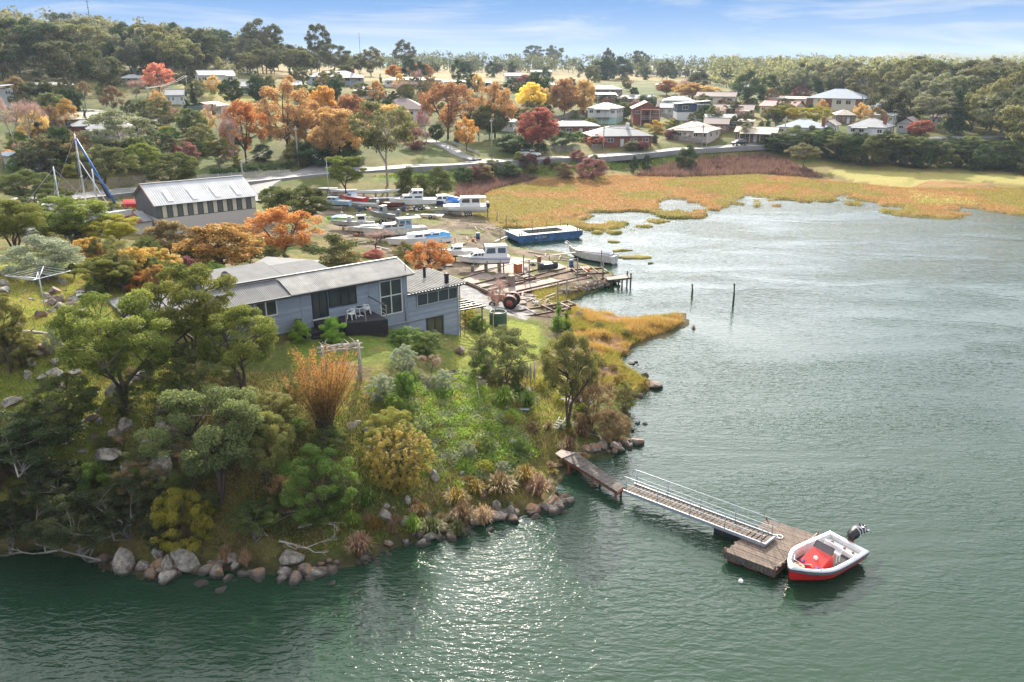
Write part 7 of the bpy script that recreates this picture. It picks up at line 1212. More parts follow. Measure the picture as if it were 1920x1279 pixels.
for px, by, top, lab in ((1297, 556, 533, 'shorter dark mooring post standing in the bay'), (1374, 573, 532, 'taller dark mooring post standing in the bay')):
    X = V(px, by, 0); t = thing('mooring_post', lab, 'post', X); h = zat(top, X.x, X.y, px); m = MB(); m.tube([(0, 0, -2), (.03, 0, h*.5), (-.05, 0, h)], [.12, .11, .1], 8); m.build('post', pile_m, t); m = MB(); m.tube([(-.05, 0, h), (-.05, 0, h+.03)], .115, 8); m.build('cap', pile_m, t)
# ------------------------------------------------------------------ boulders and stones
def rockmat(name, base, pale, orange=.0, wet=True):
    m, nt, b = nodes(name); n = nt.nodes; L = nt.links.new; tc = n.new('ShaderNodeTexCoord'); oi = n.new('ShaderNodeObjectInfo'); ad = n.new('ShaderNodeVectorMath'); L(tc.outputs['Object'], ad.inputs[0]); L(oi.outputs['Location'], ad.inputs[1])
    nz = n.new('ShaderNodeTexNoise'); nz.inputs['Scale'].default_value = 2.6; nz.inputs['Detail'].default_value = 8; nz.inputs['Roughness'].default_value = .7; L(ad.outputs[0], nz.inputs['Vector']); cr = n.new('ShaderNodeValToRGB'); e = cr.color_ramp.elements; e[0].position = .38; e[1].position = .62; e[0].color = (*base, 1); e[1].color = (*pale, 1); L(nz.outputs['Fac'], cr.inputs[0])
    n2 = n.new('ShaderNodeTexNoise'); n2.inputs['Scale'].default_value = 1.1; n2.inputs['Detail'].default_value = 6; L(ad.outputs[0], n2.inputs['Vector']); c2 = n.new('ShaderNodeValToRGB'); c2.color_ramp.elements[0].position = .56-orange*.2; c2.color_ramp.elements[1].position = .64-orange*.2; L(n2.outputs['Fac'], c2.inputs[0])
    mx = n.new('ShaderNodeMix'); mx.data_type = 'RGBA'; mx.inputs[7].default_value = (.27, .135, .05, 1); ml = n.new('ShaderNodeMath'); ml.operation = 'MULTIPLY'; ml.inputs[1].default_value = .8 if orange else 0; L(c2.outputs[0], ml.inputs[0]); L(ml.outputs[0], mx.inputs[0]); L(cr.outputs[0], mx.inputs[6])
    geo = n.new('ShaderNodeNewGeometry'); sp = n.new('ShaderNodeSeparateXYZ'); L(geo.outputs['Position'], sp.inputs[0]); mr = n.new('ShaderNodeMapRange'); L(sp.outputs[2], mr.inputs[0]); mr.inputs[1].default_value = .12; mr.inputs[2].default_value = .34; mm = n.new('ShaderNodeMix'); mm.data_type = 'RGBA'; mm.inputs[6].default_value = (.045, .038, .03, 1); L(mr.outputs[0], mm.inputs[0]); L(mx.outputs[2], mm.inputs[7]); L(mm.outputs[2], b.inputs['Base Color']); b.inputs['Roughness'].default_value = .85
    bp = n.new('ShaderNodeBump'); bp.inputs['Strength'].default_value = .6; bp.inputs['Distance'].default_value = .08; L(nz.outputs['Fac'], bp.inputs['Height']); L(bp.outputs[0], b.inputs['Normal']); MATS[name] = m; return m
RK = [rockmat('lichen_rock', (.12, .105, .085), (.37, .335, .28), 0), rockmat('orange_lichen_rock', (.12, .10, .085), (.30, .27, .23), .2), rockmat('brown_rock', (.10, .075, .06), (.22, .17, .135), .12)]
def rockmesh(k, sub=3, angular=.5):
    bm = bmesh.new(); bmesh.ops.create_icosphere(bm, subdivisions=sub, radius=1); pl = [(Vector(unit(rng.normal(0, 1, 3))), rng.uniform(.42, .85)) for _ in range(14)]
    for v in bm.verts:
        p = v.co.copy()
        for nn_, d in pl:
            e = p.dot(nn_)
            if e > d: p -= nn_*(e-d)*.97
        v.co = p*(1+.012*float(rng.normal()))
    me = bpy.data.meshes.new('rock'); bm.to_mesh(me); bm.free(); me.polygons.foreach_set('use_smooth', [False]*len(me.polygons)); me.materials.append(RK[0]); return me
ROCKS = [rockmesh(k) for k in range(7)]; PEB = [rockmesh(k, 1) for k in range(5)]
def rock(px, py, wpx, label, mi=0, hr=.62, group=None, name='boulder', X=None, w=None, wide=None, parent=None, sink=.27, meshes=None):
    X = X or G(px, py); w = w or wpx*dep(*X)/F; k = int(rng.integers(7)); ms = meshes or ROCKS; o = bpy.data.objects.new(name, ms[k % len(ms)]); C.objects.link(o); h = w*hr
    o.scale = (w*.62, w*(wide or rng.uniform(.45, .65)), h*.66); o.location = (X.x, X.y, max(X.z, -.25 if name != 'boulder' else -.1)+h*(.5-sink)); o.rotation_euler = (rng.uniform(-.2, .2), rng.uniform(-.2, .2), rng.uniform(0, 6.28)) if wide is None else (0, 0, rng.uniform(-.3, .3)); o.material_slots[0].link = 'OBJECT'; o.material_slots[0].material = RK[mi]
    if parent: o.parent = parent
    else: tag(o, label, 'rock', group)
    return o
for a in [(238, 1064, 47, 'largest pale boulder at the shoreline', 0, 1.15), (352, 1066, 60, 'big split grey boulder under the yellow green shrub', 0, .9), (318, 1068, 26, 'narrow half of the split shoreline boulder', 0, 1.6), (300, 1045, 26, 'tilted grey slab beside the split boulder', 0, 1.1), (282, 1082, 30, 'dark brown rock standing in the water by the large boulder', 2, .8), (408, 1084, 42, 'tan lichen covered boulder at the waterline', 1, .9), (440, 1066, 24, 'white speckled stone above the waterline', 0, .8), (457, 1080, 26, 'orange topped stone at the waterline', 1, .7), (546, 1050, 42, 'round white and grey boulder above the orange stone', 0, .75), (535, 1080, 34, 'bright orange boulder at the waterline', 1, .95), (555, 1098, 32, 'twin grey stones in the shallows', 2, .8), (582, 1092, 26, 'smooth brown stone in the shallows', 2, .7), (624, 1106, 18, 'lone stone breaking the water surface', 2, .7), (484, 1083, 18, 'pointed grey stone at the waterline', 2, 1.0),
 (380, 1108, 28, 'flat submerged looking stone off the shore', 2, .5), (425, 1098, 24, 'dark stone in the shallows', 2, .6), (416, 1124, 24, 'outermost dark stone in the shallows', 2, .6), (215, 748, 36, 'tall pale boulder beside the bent wattle trunk', 0, 1.2), (232, 806, 30, 'pointed pale rock below the bent wattle', 0, 1.2), (275, 832, 24, 'white rock with a red patch on the shaded slope', 0, .8), (200, 862, 52, 'long slanting boulder on the shaded slope', 0, .6), (245, 888, 40, 'rounded boulder below the slanting one', 0, .7), (300, 892, 58, 'large cleft boulder under the pale tree', 0, .9), (55, 772, 30, 'pale boulder on the sunny slope', 0, .7), (18, 758, 32, 'broad pale boulder at the photo edge', 0, .6), (128, 602, 36, 'big brown boulder on the knoll outcrop', 2, 1.0), (98, 572, 30, 'flat topped brown boulder on the knoll outcrop', 2, .6), (75, 594, 24, 'dark boulder at the foot of the knoll outcrop', 2, .8), (110, 566, 28, 'reddish boulder crowning the knoll outcrop', 2, .6), (118, 532, 22, 'grey boulder by the clothes line post', 0, .8), (270, 705, 30, 'grey boulder behind the wispy shrub', 0, .7), (630, 832, 26, 'pale boulder beside the broom stems', 0, .9), (662, 800, 22, 'white boulder above the broom base', 0, .7), (722, 972, 30, 'mossy white boulder above the shore tussocks', 0, 1.1), (758, 982, 20, 'upright white stone pair on the shore bank', 0, 1.3), (815, 900, 22, 'slanting grey boulder beside the golden conifer', 0, 1.3), (765, 940, 18, 'white stone under the golden conifer', 0, .8), (868, 1002, 20, 'white and orange stone standing at the waterline', 1, 1.3), (943, 975, 26, 'orange boulder at the foot of the bank', 1, .8), (933, 955, 28, 'large white speckled boulder above the orange one', 0, 1.0), (960, 965, 20, 'white boulder with orange streaks', 1, 1.2), (1026, 958, 26, 'dark boulder with an orange face near the point', 1, .9), (1050, 955, 24, 'outermost dark boulder at the point', 1, .9), (1068, 685, 30, 'broad grey boulder above the orange grass', 0, .6), (862, 662, 26, 'brown boulder in the fern bed', 2, .8), (1132, 838, 22, 'rounded orange boulder beside the jetty', 1, .9), (1112, 845, 18, 'small orange boulder nearest the jetty', 1, .8), (1172, 832, 18, 'brown boulder at the water corner', 1, .9), (1170, 768, 20, 'dark rock at the foot of the olive shrub', 2, .8), (1195, 800, 16, 'wet dark rock at the shore bend', 2, .6), (1208, 805, 14, 'lone wet rock in the sparkling water', 2, .7), (1222, 722, 36, 'flat dark reef rock reaching into the bay', 2, .4), (1185, 688, 14, 'small dark rock in the sparkling water', 2, .6)]: rock(*a)
def scatter_rocks(n, line, spread, ws, label, group, mi=(0, 1, 2, 2), name='shore_stone'):
    pts = smoothline([Vector((a, b, 0)) for a, b in line], 10)
    for k in range(n):
        p = pts[int(rng.integers(len(pts)))]; w = ws[0]+(ws[1]*1.35-ws[0])*rng.random()**1.6
        i_ = int(mi[int(rng.integers(len(mi)))]); q_ = rock(p.x+rng.uniform(-spread, spread)*1.6, p.y+rng.normal(-spread*.25, spread*.75), None, label, i_, rng.uniform(.5, .9), group, name, w=w, meshes=ROCKS if w > .45 else PEB); AUTO.append((q_, ('large ' if w > .6 else 'small ' if w < .32 else 'middling ')+('pale grey', 'tan lichened', 'brown')[i_]+' stone', q_.location.copy()))
scatter_rocks(92, [(200, 1062), (285, 1078), (420, 1078), (560, 1080), (640, 1070)], 14, (.2, .75), 'loose stone on the shore below the bleached branches', 'stones below the bleached branches')
scatter_rocks(52, [(690, 1052), (760, 1022), (850, 1005)], 12, (.2, .6), 'loose stone along the shore below the tan tussocks', 'stones below the tan tussocks')
scatter_rocks(74, [(860, 1000), (940, 972), (1040, 958), (1054, 940)], 10, (.25, .75), 'brown and orange stone piled along the point', 'stones piled along the point', (1, 1, 2, 2))
scatter_rocks(45, [(1060, 870), (1110, 852), (1180, 838), (1182, 800)], 9, (.25, .8), 'orange and brown stone heaped beside the jetty', 'stones heaped beside the jetty', (1, 1, 2))
scatter_rocks(14, [(1180, 690), (1200, 722), (1180, 750)], 10, (.2, .6), 'wet dark stone at the edge of the orange grass', 'wet stones below the orange grass', (2, 2))
scatter_rocks(46, [(20, 560), (100, 545), (140, 580), (60, 600)], 34, (.25, .9), 'stone scattered over the sunny knoll', 'stones on the knoll', (0, 2, 0), name='field_stone'); scatter_rocks(70, [(20, 700), (120, 720), (200, 780), (250, 850), (330, 900)], 60, (.2, .75), 'stone scattered in the grass of the slope', 'stones on the grassy slope', (0, 0, 2), name='field_stone'); scatter_rocks(46, [(640, 850), (740, 940), (860, 920), (980, 850), (1040, 700)], 50, (.18, .5), 'pale stone among the slope plants', 'stones among the slope plants', (0, 0, 2), name='field_stone')
def stonewall(name, label, cat, a, b, n, layers, w, dz, mi, z0=None):
    t = thing(name, label, cat); L_ = (b-a).length
    for l in range(layers):
        for k in range(n-l*2):
            p = a.lerp(b, (k+.5+.5*(l % 2))/n); z = hz(p.x, p.y) if z0 is None else z0; rock(0, 0, 0, '', mi[int(rng.integers(len(mi)))], .75, None, 'stone', X=Vector((p.x+rng.normal(0, w*.25), p.y+rng.normal(0, w*.25), z+l*dz)), w=w*rng.uniform(.75, 1.3), parent=t, sink=.1, meshes=ROCKS)
    return t
stonewall('dry_stone_wall', 'low dry stone wall with a log on top on the knoll', 'wall', G(-40, 690), G(92, 664), 19, 4, .5, .3, (2, 2, 0)); a, b = G(15, 655), G(95, 645); t = thing('fallen_log', 'pale log lying along the dry stone wall', 'log'); m = MB(); m.tube([a+Vector((0, 0, .9)), a.lerp(b, .5)+Vector((0, 0, 1.0)), b+Vector((0, 0, .7))], [.1, .11, .08], 8); m.build('log', logm, t); m = MB(); p = a.lerp(b, .6)+Vector((0, 0, 1)); m.tube([p, p+Vector((.4, -.1, .3))], [.05, .02], 6); m.build('branch_stub', logm, t)
for q, l in enumerate((0, 1)):
    stonewall('rock_bank', ('rubble bank along the seaward edge of the slip', 'second row of rubble facing the small bay')[q], 'rock bank', G(1000-q*4, 552+q*6), G(1158, 526+q*8), 34, 2, .62, .32, (2, 2, 0), .15)
stonewall('garden_wall', 'low stone wall under the pergola', 'wall', G(866, 590), G(908, 622), 14, 3, .4, .25, (2, 2)); stonewall('step_wall', 'stones edging the lawn beside the wooden steps', 'wall', G(845, 700), G(885, 708), 12, 2, .32, .18, (2, 0))
# ------------------------------------------------------------------ boatyard and garden clutter
sl = slab('slipway', [(868, 526), (958, 556), (1105, 518), (1040, 492), (960, 482), (900, 500)], concrete)
rail_m = mat('rusty_rail', (.14, .075, .05), .8, var=.25)
for k, (p, q) in enumerate((((905, 548), (1075, 508)), ((880, 536), (1045, 498)), ((930, 556), (1100, 517)), ((860, 525), (950, 500)), ((895, 543), (1060, 504)), ((945, 558), (1110, 521)), ((888, 512), (1000, 488)))):
    t = thing('slip_rail', 'rusty rail set in the slipway, '+('third', 'fifth', 'second', 'sixth', 'fourth', 'nearest', 'farthest')[k]+ ' from the water bank', 'rail'); a, b = G(*p), G(*q); m = MB(); m.bar(a+Vector((0, 0, .1)), b+Vector((0, 0, .1)), .1, .12); m.build('rail_head', rail_m, t); m = MB(); m.bar(a+Vector((0, 0, .04)), b+Vector((0, 0, .04)), .2, .03); m.build('rail_foot', rail_m, t)
a, b = G(868, 530), G(965, 574); t = thing('slip_kerb', 'long rusty timber kerb edging the gravel yard', 'kerb'); m = MB(); m.bar(a+Vector((0, 0, .12)), b+Vector((0, 0, .12)), .35, .3); m.build('beam', rail_m, t); m = MB(); m.bar(a+Vector((0, 0, .32)), b+Vector((0, 0, .32)), .1, .1); m.build('rail', rail_m, t)
def cradle_frame(px, py, rz, L, B, label):
    X = G(px, py); t = thing('slip_cradle', label, 'cradle', X+Vector((0, 0, .1)), R(rz))
    for s in (-1, 1): m = MB(); m.bar((-L/2, s*B/2, .2), (L/2, s*B/2, .2), .16, .2); m.build('side_beam', rail_m, t)
    for k in range(4): m = MB(); x = -L/2+.2+(L-.4)*k/3; m.bar((x, -B/2, .36), (x, B/2, .36), .14, .12); m.build('cross_beam', weathered if k % 2 else rail_m, t)
    for s in (-1, 1):
        for x in (-L*.35, L*.35): wheel(t, x, s*B/2, .12, .13, .1)
    m = MB(); m.bar((L*.45, B*.5, .2), (L*.45, B*.5, 2.6), .1); m.build('guide_post', weathered, t); return t
cradle_frame(965, 527, 35, 4.6, 2.2, 'rusty boat cradle with a tall guide post on the slipway'); cradle_frame(1105, 513, 12, 4.2, 2.4, 'rusty boat cradle at the head of the old pier'); cradle_frame(1010, 588, 30, 6.5, 2.0, 'long timber cradle frame lying by the junipers'); cradle_frame(1045, 578, 30, 3.6, 1.4, 'short rusty frame reaching over the small bay')
X = G(971, 512); t = thing('orange_bin', 'orange metal bin on the concrete slip', 'bin', X, R(35)); m = MB(); m.b2((-.38, -.38, 0), (.38, .38, 1.15)); m.build('body', mat('orange_metal', (.55, .16, .05), .6, var=.2), t); box('lid', (-.41, -.41, 1.15), (.41, .41, 1.22), mat('orange_metal', (0, 0, 0)), t)
X = G(1027, 506); t = thing('mooring_drum', 'black twin drum float with a white bar on the grass', 'float', X, R(25)); m = MB(); m.tube([(-1.2, 0, .5), (-.7, 0, .5)], .5, 12); m.build('drum', black_hull, t); m = MB(); m.tube([(.7, 0, .5), (1.2, 0, .5)], .5, 12); m.build('drum', black_hull, t); m = MB(); m.b2((-.72, -.4, .12), (.72, .4, .75)); m.build('saddle', black_hull, t); box('bar', (-.7, -.3, .76), (.7, .3, .8), gel_old, t)
X = G(959, 538); t = thing('concrete_block', 'upright grey concrete block at the slip edge', 'block', X, R(35)); box('block', (-.3, -.3, -.1), (.3, .3, 1.3), concrete, t); box('cap', (-.34, -.34, 1.3), (.34, .34, 1.36), concrete, t)
for px, by, top, lab in ((992, 527, 487, 'weathered pole beside the orange bin'), (944, 508, 480, 'pole at the stern of the canopy cruiser'), (1082, 521, 484, 'thin pole at the old pier head'), (1130, 520, 486, 'pole where the old pier begins'), (938, 470, 430, 'pole in the weedy yard'), (854, 486, 446, 'pole beside the small half cabin boat'), (1080, 475, 452, 'mooring pole touching the timber boat bow'), (948, 452, 433, 'pole at the bow of the blue barge'), (969, 433, 417, 'old fence post at the marsh edge, nearest the barge'), (949, 420, 403, 'old fence post at the marsh edge, second from the barge'), (932, 412, 397, 'old fence post at the marsh edge, third from the barge'), (914, 405, 392, 'old fence post at the marsh edge behind the catamaran'), (577, 370, 352, 'stub post beside the yard entrance')):
    X = G(px, by); h = zat(top, X.x, X.y, px)-X.z; t = thing('timber_post', lab, 'post', X); m = MB(); m.tube([(0, 0, -.3), (.02, 0, h*.6), (0, 0, h)], [.09, .085, .075], 7); m.build('post', weathered, t); m = MB(); m.tube([(0, 0, h-.15), (0, 0, h-.11)], .1, 7); m.build('band', rail_m, t)
def pier():
    a, b = V(1140, 525, .95), V(1186, 520, 1.05); t = thing('old_pier', 'short collapsing timber pier at the end of the rubble bank', 'jetty'); d = (b-a); nrm = Vector((-d.y, d.x, 0)).normalized()*1.3; planks(t, a, b, b+nrm, a+nrm, 17, weathered, .06, .12)
    for u in (.6, .95):
        for w in (.1, .9): p = a.lerp(b, u)+nrm*w; m = MB(); m.tube([(p.x, p.y, -1.5), (p.x, p.y, p.z+(.5 if u > .9 else -.05))], .1, 7); m.build('pile', pile_m, t)
    for w in (.1, .9): m = MB(); m.bar(a+nrm*w-Vector((0, 0, .14)), b+nrm*w-Vector((0, 0, .14)), .12, .16); m.build('bearer', pile_m, t)
    a, b = G(1030, 486)+Vector((0, 0, .5)), V(1080, 473, 1.3); t = thing('gangplank', 'long grey plank leading to the timber boat', 'plank'); m = MB(); m.bar(a, b, .4, .06); m.build('plank', weathered, t); m = MB(); m.bar(a-Vector((0, 0, .6)), a-Vector((0, 0, .02)), .12); m.build('trestle', weathered, t)
    a, b = G(928, 458)+Vector((0, 0, .3)), V(950, 444, 1.2); t = thing('gangplank', 'pale beam propped against the blue barge', 'plank'); m = MB(); m.bar(a, b, .35, .2); m.build('plank', weathered, t); m = MB(); m.bar(a-Vector((0, 0, .5)), a, .3); m.build('trestle', weathered, t)
pier()
for k in range(64):
    px, py = [(905, 440), (1000, 560), (1020, 480), (1090, 610), (985, 565), (690, 465)][k % 6]; X = G(px+rng.uniform(-45, 45), py+rng.uniform(-14, 14)); o = MB(); L_ = rng.uniform(.9, 3.2); o.bar((-L_/2, 0, .1), (L_/2, rng.normal(0, .1), .1+rng.uniform(0, .12)), rng.uniform(.1, .22), .08); o = o.build('timber_offcut', weathered if k % 3 else rail_m, None, X, rng.uniform(0, 3.1)); tag(o, 'loose timber lying on the boatyard ground', 'timber', 'loose timbers in the boatyard'); AUTO.append((o, 'weathered loose timber' if k % 3 else 'rusty loose beam', Vector(X)))
CL = [mat('drum_blue', (.04, .10, .25), .5, var=.2), mat('drum_rust', (.28, .12, .06), .8, var=.3), mat('buoy_orange', (.6, .16, .04), .5, var=.1), mat('buoy_white', (.65, .65, .62), .5, var=.1)]
for k in range(36):
    px, py = [(890, 456), (700, 452), (840, 500), (920, 478), (1000, 500), (650, 405), (760, 400), (980, 570), (1085, 505)][k % 9]; X = G(px+rng.uniform(-34, 34), py+rng.uniform(-9, 9)); kd = k % 4; m = MB(); nm = ('oil_drum', 'pallet', 'ring_fender', 'float_buoy')[kd]
    t = thing(nm, 'odd gear lying about the boatyard', nm.split('_')[-1], X, rng.uniform(0, 3), 'gear lying about the boatyard')
    if kd == 0: m.lathe([(.28, 0), (.3, .02), (.28, .3), (.3, .32), (.28, .34), (.28, .6), (.3, .62), (.28, .64), (.28, .88), (.02, .88)], 12); m.build('drum', CL[k % 8 // 4], t); m = MB(); m.tube([(.12, 0, .88), (.12, 0, .91)], .04); m.build('bung', steel, t)
    elif kd == 1: [MB().b2((-.6, -.5+.2*i, .1), (.6, -.36+.2*i, .13)).build('slat', weathered, t) for i in range(6)]; [MB().b2((x, -.5, 0), (x+.1, .64, .1)).build('bearer', weathered, t) for x in (-.6, -.05, .5)]
    elif kd == 2: m.tube([(.28*math.cos(a), .28*math.sin(a), .1) for a in np.linspace(0, 2*PI, 17)], .1, 8); m.build('ring', tyre, t)  # a loose rubber tyre lying flat on the yard ground
    else: m.lathe([(.02, 0), (.2, .06), (.27, .25), (.2, .44), (.02, .5)], 12); m.build('ball', CL[2+(k // 4) % 2], t); m = MB(); m.tube([(0, 0, .48), (0, 0, .6)], .03); m.build('eye', steel, t)
    AUTO.append((t, (('blue', 'rusty')[k % 8 // 4]+' oil drum', 'grey pallet', 'black rubber tyre', ('orange', 'white')[(k // 4) % 2]+' ball float')[kd], X))
def tractor():
    X = G(950, 576); t = thing('tractor', 'old red tractor with big black tyres on the gravel', 'tractor', X, R(165)); red = mat('faded_tractor_red', (.32, .075, .045), .65, var=.2)
    m = MB(); m.loft([[(x, -w, z0), (x, -w, z1-.1), (x, -w*.5, z1), (x, w*.5, z1), (x, w, z1-.1), (x, w, z0)] for x, w, z0, z1 in ((.1, .26, .6, 1.35), (.6, .27, .62, 1.35), (1.5, .25, .62, 1.25), (1.62, .22, .65, 1.15))], sm=False, cap0=True, cap1=True); m.build('bonnet', red, t); m = MB(); m.b2((-.9, -.22, .5), (.4, .22, .85)); m.build('gearbox', red, t)
    for s in (-1, 1):
        m = MB(); m.tube([(-.55, s*.55, .7), (-.55, s*.9, .7)], .7, 20); w_ = m.build('rear_wheel', tyre, t); m = MB(); m.tube([(-.55, s*.9-s*.33, .7), (-.55, s*.915, .7)], .36, 14); m.build('rim', red, w_); m = MB(); m.loft([[(-.55+.78*math.cos(a), s*.5, .72+.78*math.sin(a)), (-.55+.78*math.cos(a), s*.92, .72+.78*math.sin(a))] for a in np.linspace(.5, 2.6, 9)]); m.build('mudguard', red, t); wheel(t, 1.35, s*.6, .34, .36, .2, 'front_wheel')
    m = MB(); m.bar((1.35, -.6, .34), (1.35, .6, .34), .1); m.build('axle', rail_m, t); box('seat', (-.75, -.25, 1.0), (-.35, .25, 1.08), rail_m, t); box('seat_back', (-.8, -.25, 1.08), (-.74, .25, 1.4), rail_m, t); m = MB(); m.tube([(.05+.02*math.cos(q), .22*math.cos(q), 1.5+.2*math.sin(q)) for q in np.linspace(0, 2*PI, 13)], .02, 5); m.tube([(.25, 0, 1.25), (.05, 0, 1.5)], .025); m.build('steering_wheel', rail_m, t); m = MB(); m.tube([(1.1, .1, 1.2), (1.1, .1, 1.9)], .04); m.build('exhaust', rail_m, t)
tractor()
X = G(934, 608); t = thing('water_tank', 'dark green corrugated tank beside the birch', 'tank', X, 0); m = MB(); m.lathe([(.8, 0), (.83, .1), (.8, .2), (.83, .3), (.8, .4), (.83, .5), (.8, .6), (.83, .7), (.8, .8), (.83, .9), (.8, 1.0), (.78, 1.25), (.7, 1.25), (.7, 1.0)], 20); m.build('shell', mat('tank_green', (.05, .10, .06), .6, var=.15), t); m = MB(); m.tube([(0, 0, 1.0), (0, 0, 1.03)], .68, 18); m.build('contents', mat('pale_scrap', (.5, .48, .44), .8), t)
for px, py, mm, lab in ((868, 582, lime_p, 'green kayak end under the pergola'), (880, 583, kayak_or, 'orange kayak end under the pergola')):
    X = G(px, py); t = thing('kayak', lab, 'kayak', X+Vector((0, 0, .25)), R(35)); m = MB(); m.loft([[(x, w*math.cos(q), .18+.18*math.sin(q)*hh) for q in np.linspace(0, 2*PI, 9)[:-1]] for x, w, hh in ((-1.5, .02, .2), (-1, .2, .8), (0, .3, 1), (1, .2, .8), (1.5, .02, .2))], True); m.build('hull', mm, t); m = MB(); m.tube([(-.35+.35*math.cos(q), .18*math.sin(q), .37) for q in np.linspace(0, 2*PI, 13)], .025, 5); m.build('cockpit_rim', black_hull, t)
def clothes_line():
    X = G(86, 585); h = max(1.9, zat(508, X.x, X.y, 86)-X.z); t = thing('clothes_line', 'rotary clothes line on the rocky knoll', 'clothes line', X); m = MB(); m.tube([(0, 0, -.2), (0, 0, h)], .035, 8); m.build('pole', steel, t); r = 2.0; e = [(r*math.cos(a), r*math.sin(a), h-.1) for a in (.35, .35+PI/2, .35+PI, .35+1.5*PI)]
    for q in e: m = MB(); m.tube([(0, 0, h-.45), q], .025, 6); m.tube([(0, 0, h), (q[0]*.45, q[1]*.45, h-.28)], .018, 5); m.build('arm', steel, t)
    for k in (.4, .6, .8, 1.0): m = MB(); m.tube([tuple(k*c for c in q[:2])+(h-.1-.35*(1-k),) for q in e+[e[0]]], .01, 4); m.build('line', white_pl, t)
clothes_line()
X = G(152, 563); plastic_chair(X.x, X.y, X.z, R(200), 'white plastic chair alone on the knoll', False)
# steps, ladder and small things on the slope
t = thing('garden_steps', 'weathered wooden steps leading down from the lawn', 'steps')
for k, (px, py, z) in enumerate(((888, 702, 3.05), (893, 710, 2.85), (900, 717, 2.65), (902, 723, 2.45))):
    X = G(px, py); m = MB(); m.box((X.x, X.y, X.z+.12), (1.0, .5, .07), rz=R(-20+k*4)); m.build('tread', weathered, t)
m = MB(); a, b = G(893, 724), G(900, 762); m.tube([a+Vector((0, 0, .5)), b+Vector((0, 0, .3))], .035, 6); m.build('handrail', weathered, t)
X = G(1046, 800); t = thing('swim_ladder', 'small white ladder lying on the grass', 'ladder', X+Vector((0, 0, .15)), R(62))
for s in (-.22, .22): m = MB(); m.tube([(-.6, s, 0), (.55, s, .12), (.72, s, .25), (.85, s, .15)], .025, 6); m.build('rail', white_pl, t)
for k in range(4): m = MB(); m.tube([(-.5+.33*k, -.22, .01+.035*k), (-.5+.33*k, .22, .01+.035*k)], .025, 6); m.build('rung', white_pl, t)
X = G(983, 770); t = thing('plastic_bag', 'crumpled pale blue plastic bag on the grass', 'bag', X); m = MB(); m.loft([[(x, .14*math.cos(q)*k+.03*math.sin(5*q+x*9), .1+.1*math.sin(q)*k) for q in np.linspace(0, 2*PI, 11)[:-1]] for x, k in ((-.4, .2), (-.25, 1), (0, .7), (.25, 1), (.4, .3))], True, True, True, True); m.build('bag', mat('bag_blue', (.5, .58, .66), .4, var=.1), t)
# bleached fallen branches on the shore
def deadwood(px, py, rz, s, label):
    X = G(px, py); t = thing('dead_branch', label, 'branch', X+Vector((0, 0, .35)), R(rz)); segs = []
    def grow(p, d, L_, r, lv):
        q = p+d*L_; segs.append((p, q, r, r*.75))
        if lv == 0: return
        for _ in range(2 if lv > 1 else 3):
            nd = d+rng.normal(0, .45, 3)*np.array([1, 1, .4]); nd /= np.linalg.norm(nd); grow(q, nd, L_*rng.uniform(.65, .9), r*.62, lv-1)
    grow(np.zeros(3), np.array([1, 0, .1]), s, .07, 4); v, f = tubes(segs[:1], 7); link('limb', mesh_np('limb', v, f, logm, True), t); v, f = tubes(segs[1:], 5); link('twigs', mesh_np('twigs', v, f, logm, True), t)
deadwood(525, 1025, -28, 1.05, 'bleached branch fallen from the bank into the water'); deadwood(560, 1000, 20, .8, 'bleached branch fanned out above the shore stones'); deadwood(120, 1040, 215, .8, 'bare grey branch hanging over the dark water'); deadwood(530, 972, 5, .6, 'grey log lying across the bank'); deadwood(1128, 835, 100, .5, 'bleached twigs above the stones beside the jetty')
# ------------------------------------------------------------------ tussocks and beds
for a in [(676, 1040, 985, 62, 'reed', 'large straw coloured tussock arching over the shore'), (462, 1062, 1020, 34, 'reed', 'tan tussock above the white speckled stone'), (425, 1056, 1012, 34, 'reed', 'tan tussock behind the tan boulder'), (856, 945, 905, 58, 'goldfir', 'golden green tussock on the bank'), (890, 925, 892, 46, 'goldfir', 'smaller golden green tussock on the bank'), (868, 985, 930, 60, 'brown', 'brown tussock below the golden green one'), (938, 925, 876, 70, 'brown', 'tall brown tussock above the point'), (985, 905, 862, 56, 'goldfir', 'green gold tussock beside the landing board'), (1010, 930, 880, 56, 'reed', 'tan tussock above the outermost boulders'), (660, 985, 950, 46, 'lime', 'bright green flax clump above the straw tussock'), (688, 950, 905, 50, 'green', 'dark green flax clump under the conifer trunks'), (810, 1000, 960, 60, 'tea_grey', 'grey green tussock at the waterline'), (775, 1000, 955, 44, 'lime', 'fine green rush clump above the stones'), (1065, 850, 810, 46, 'brown', 'brown tussock at the head of the jetty'), (1090, 815, 780, 46, 'brown', 'brown tussock beside the thin tree'), (1140, 795, 755, 44, 'brown', 'brown tussock near the bend of the shore'), (945, 758, 715, 56, 'lime', 'bright strap leaved clump in the flower bed'), (990, 765, 722, 52, 'green', 'dark strap leaved clump beside the white bag'), (968, 745, 712, 50, 'green', 'strap leaved clump in the middle of the flower bed'), (1330-30, 622, 605, 12, 'reed', 'lone tuft standing in the water off the spit'), (860, 1005, 965, 40, 'tea_grey', 'grey rush clump beside the standing stone'), (905, 985, 935, 50, 'reed', 'tan tussock hanging over the speckled boulder'), (735, 1000, 970, 34, 'brown', 'small brown rush above the waterline stones')]: plant('tussock', *a)
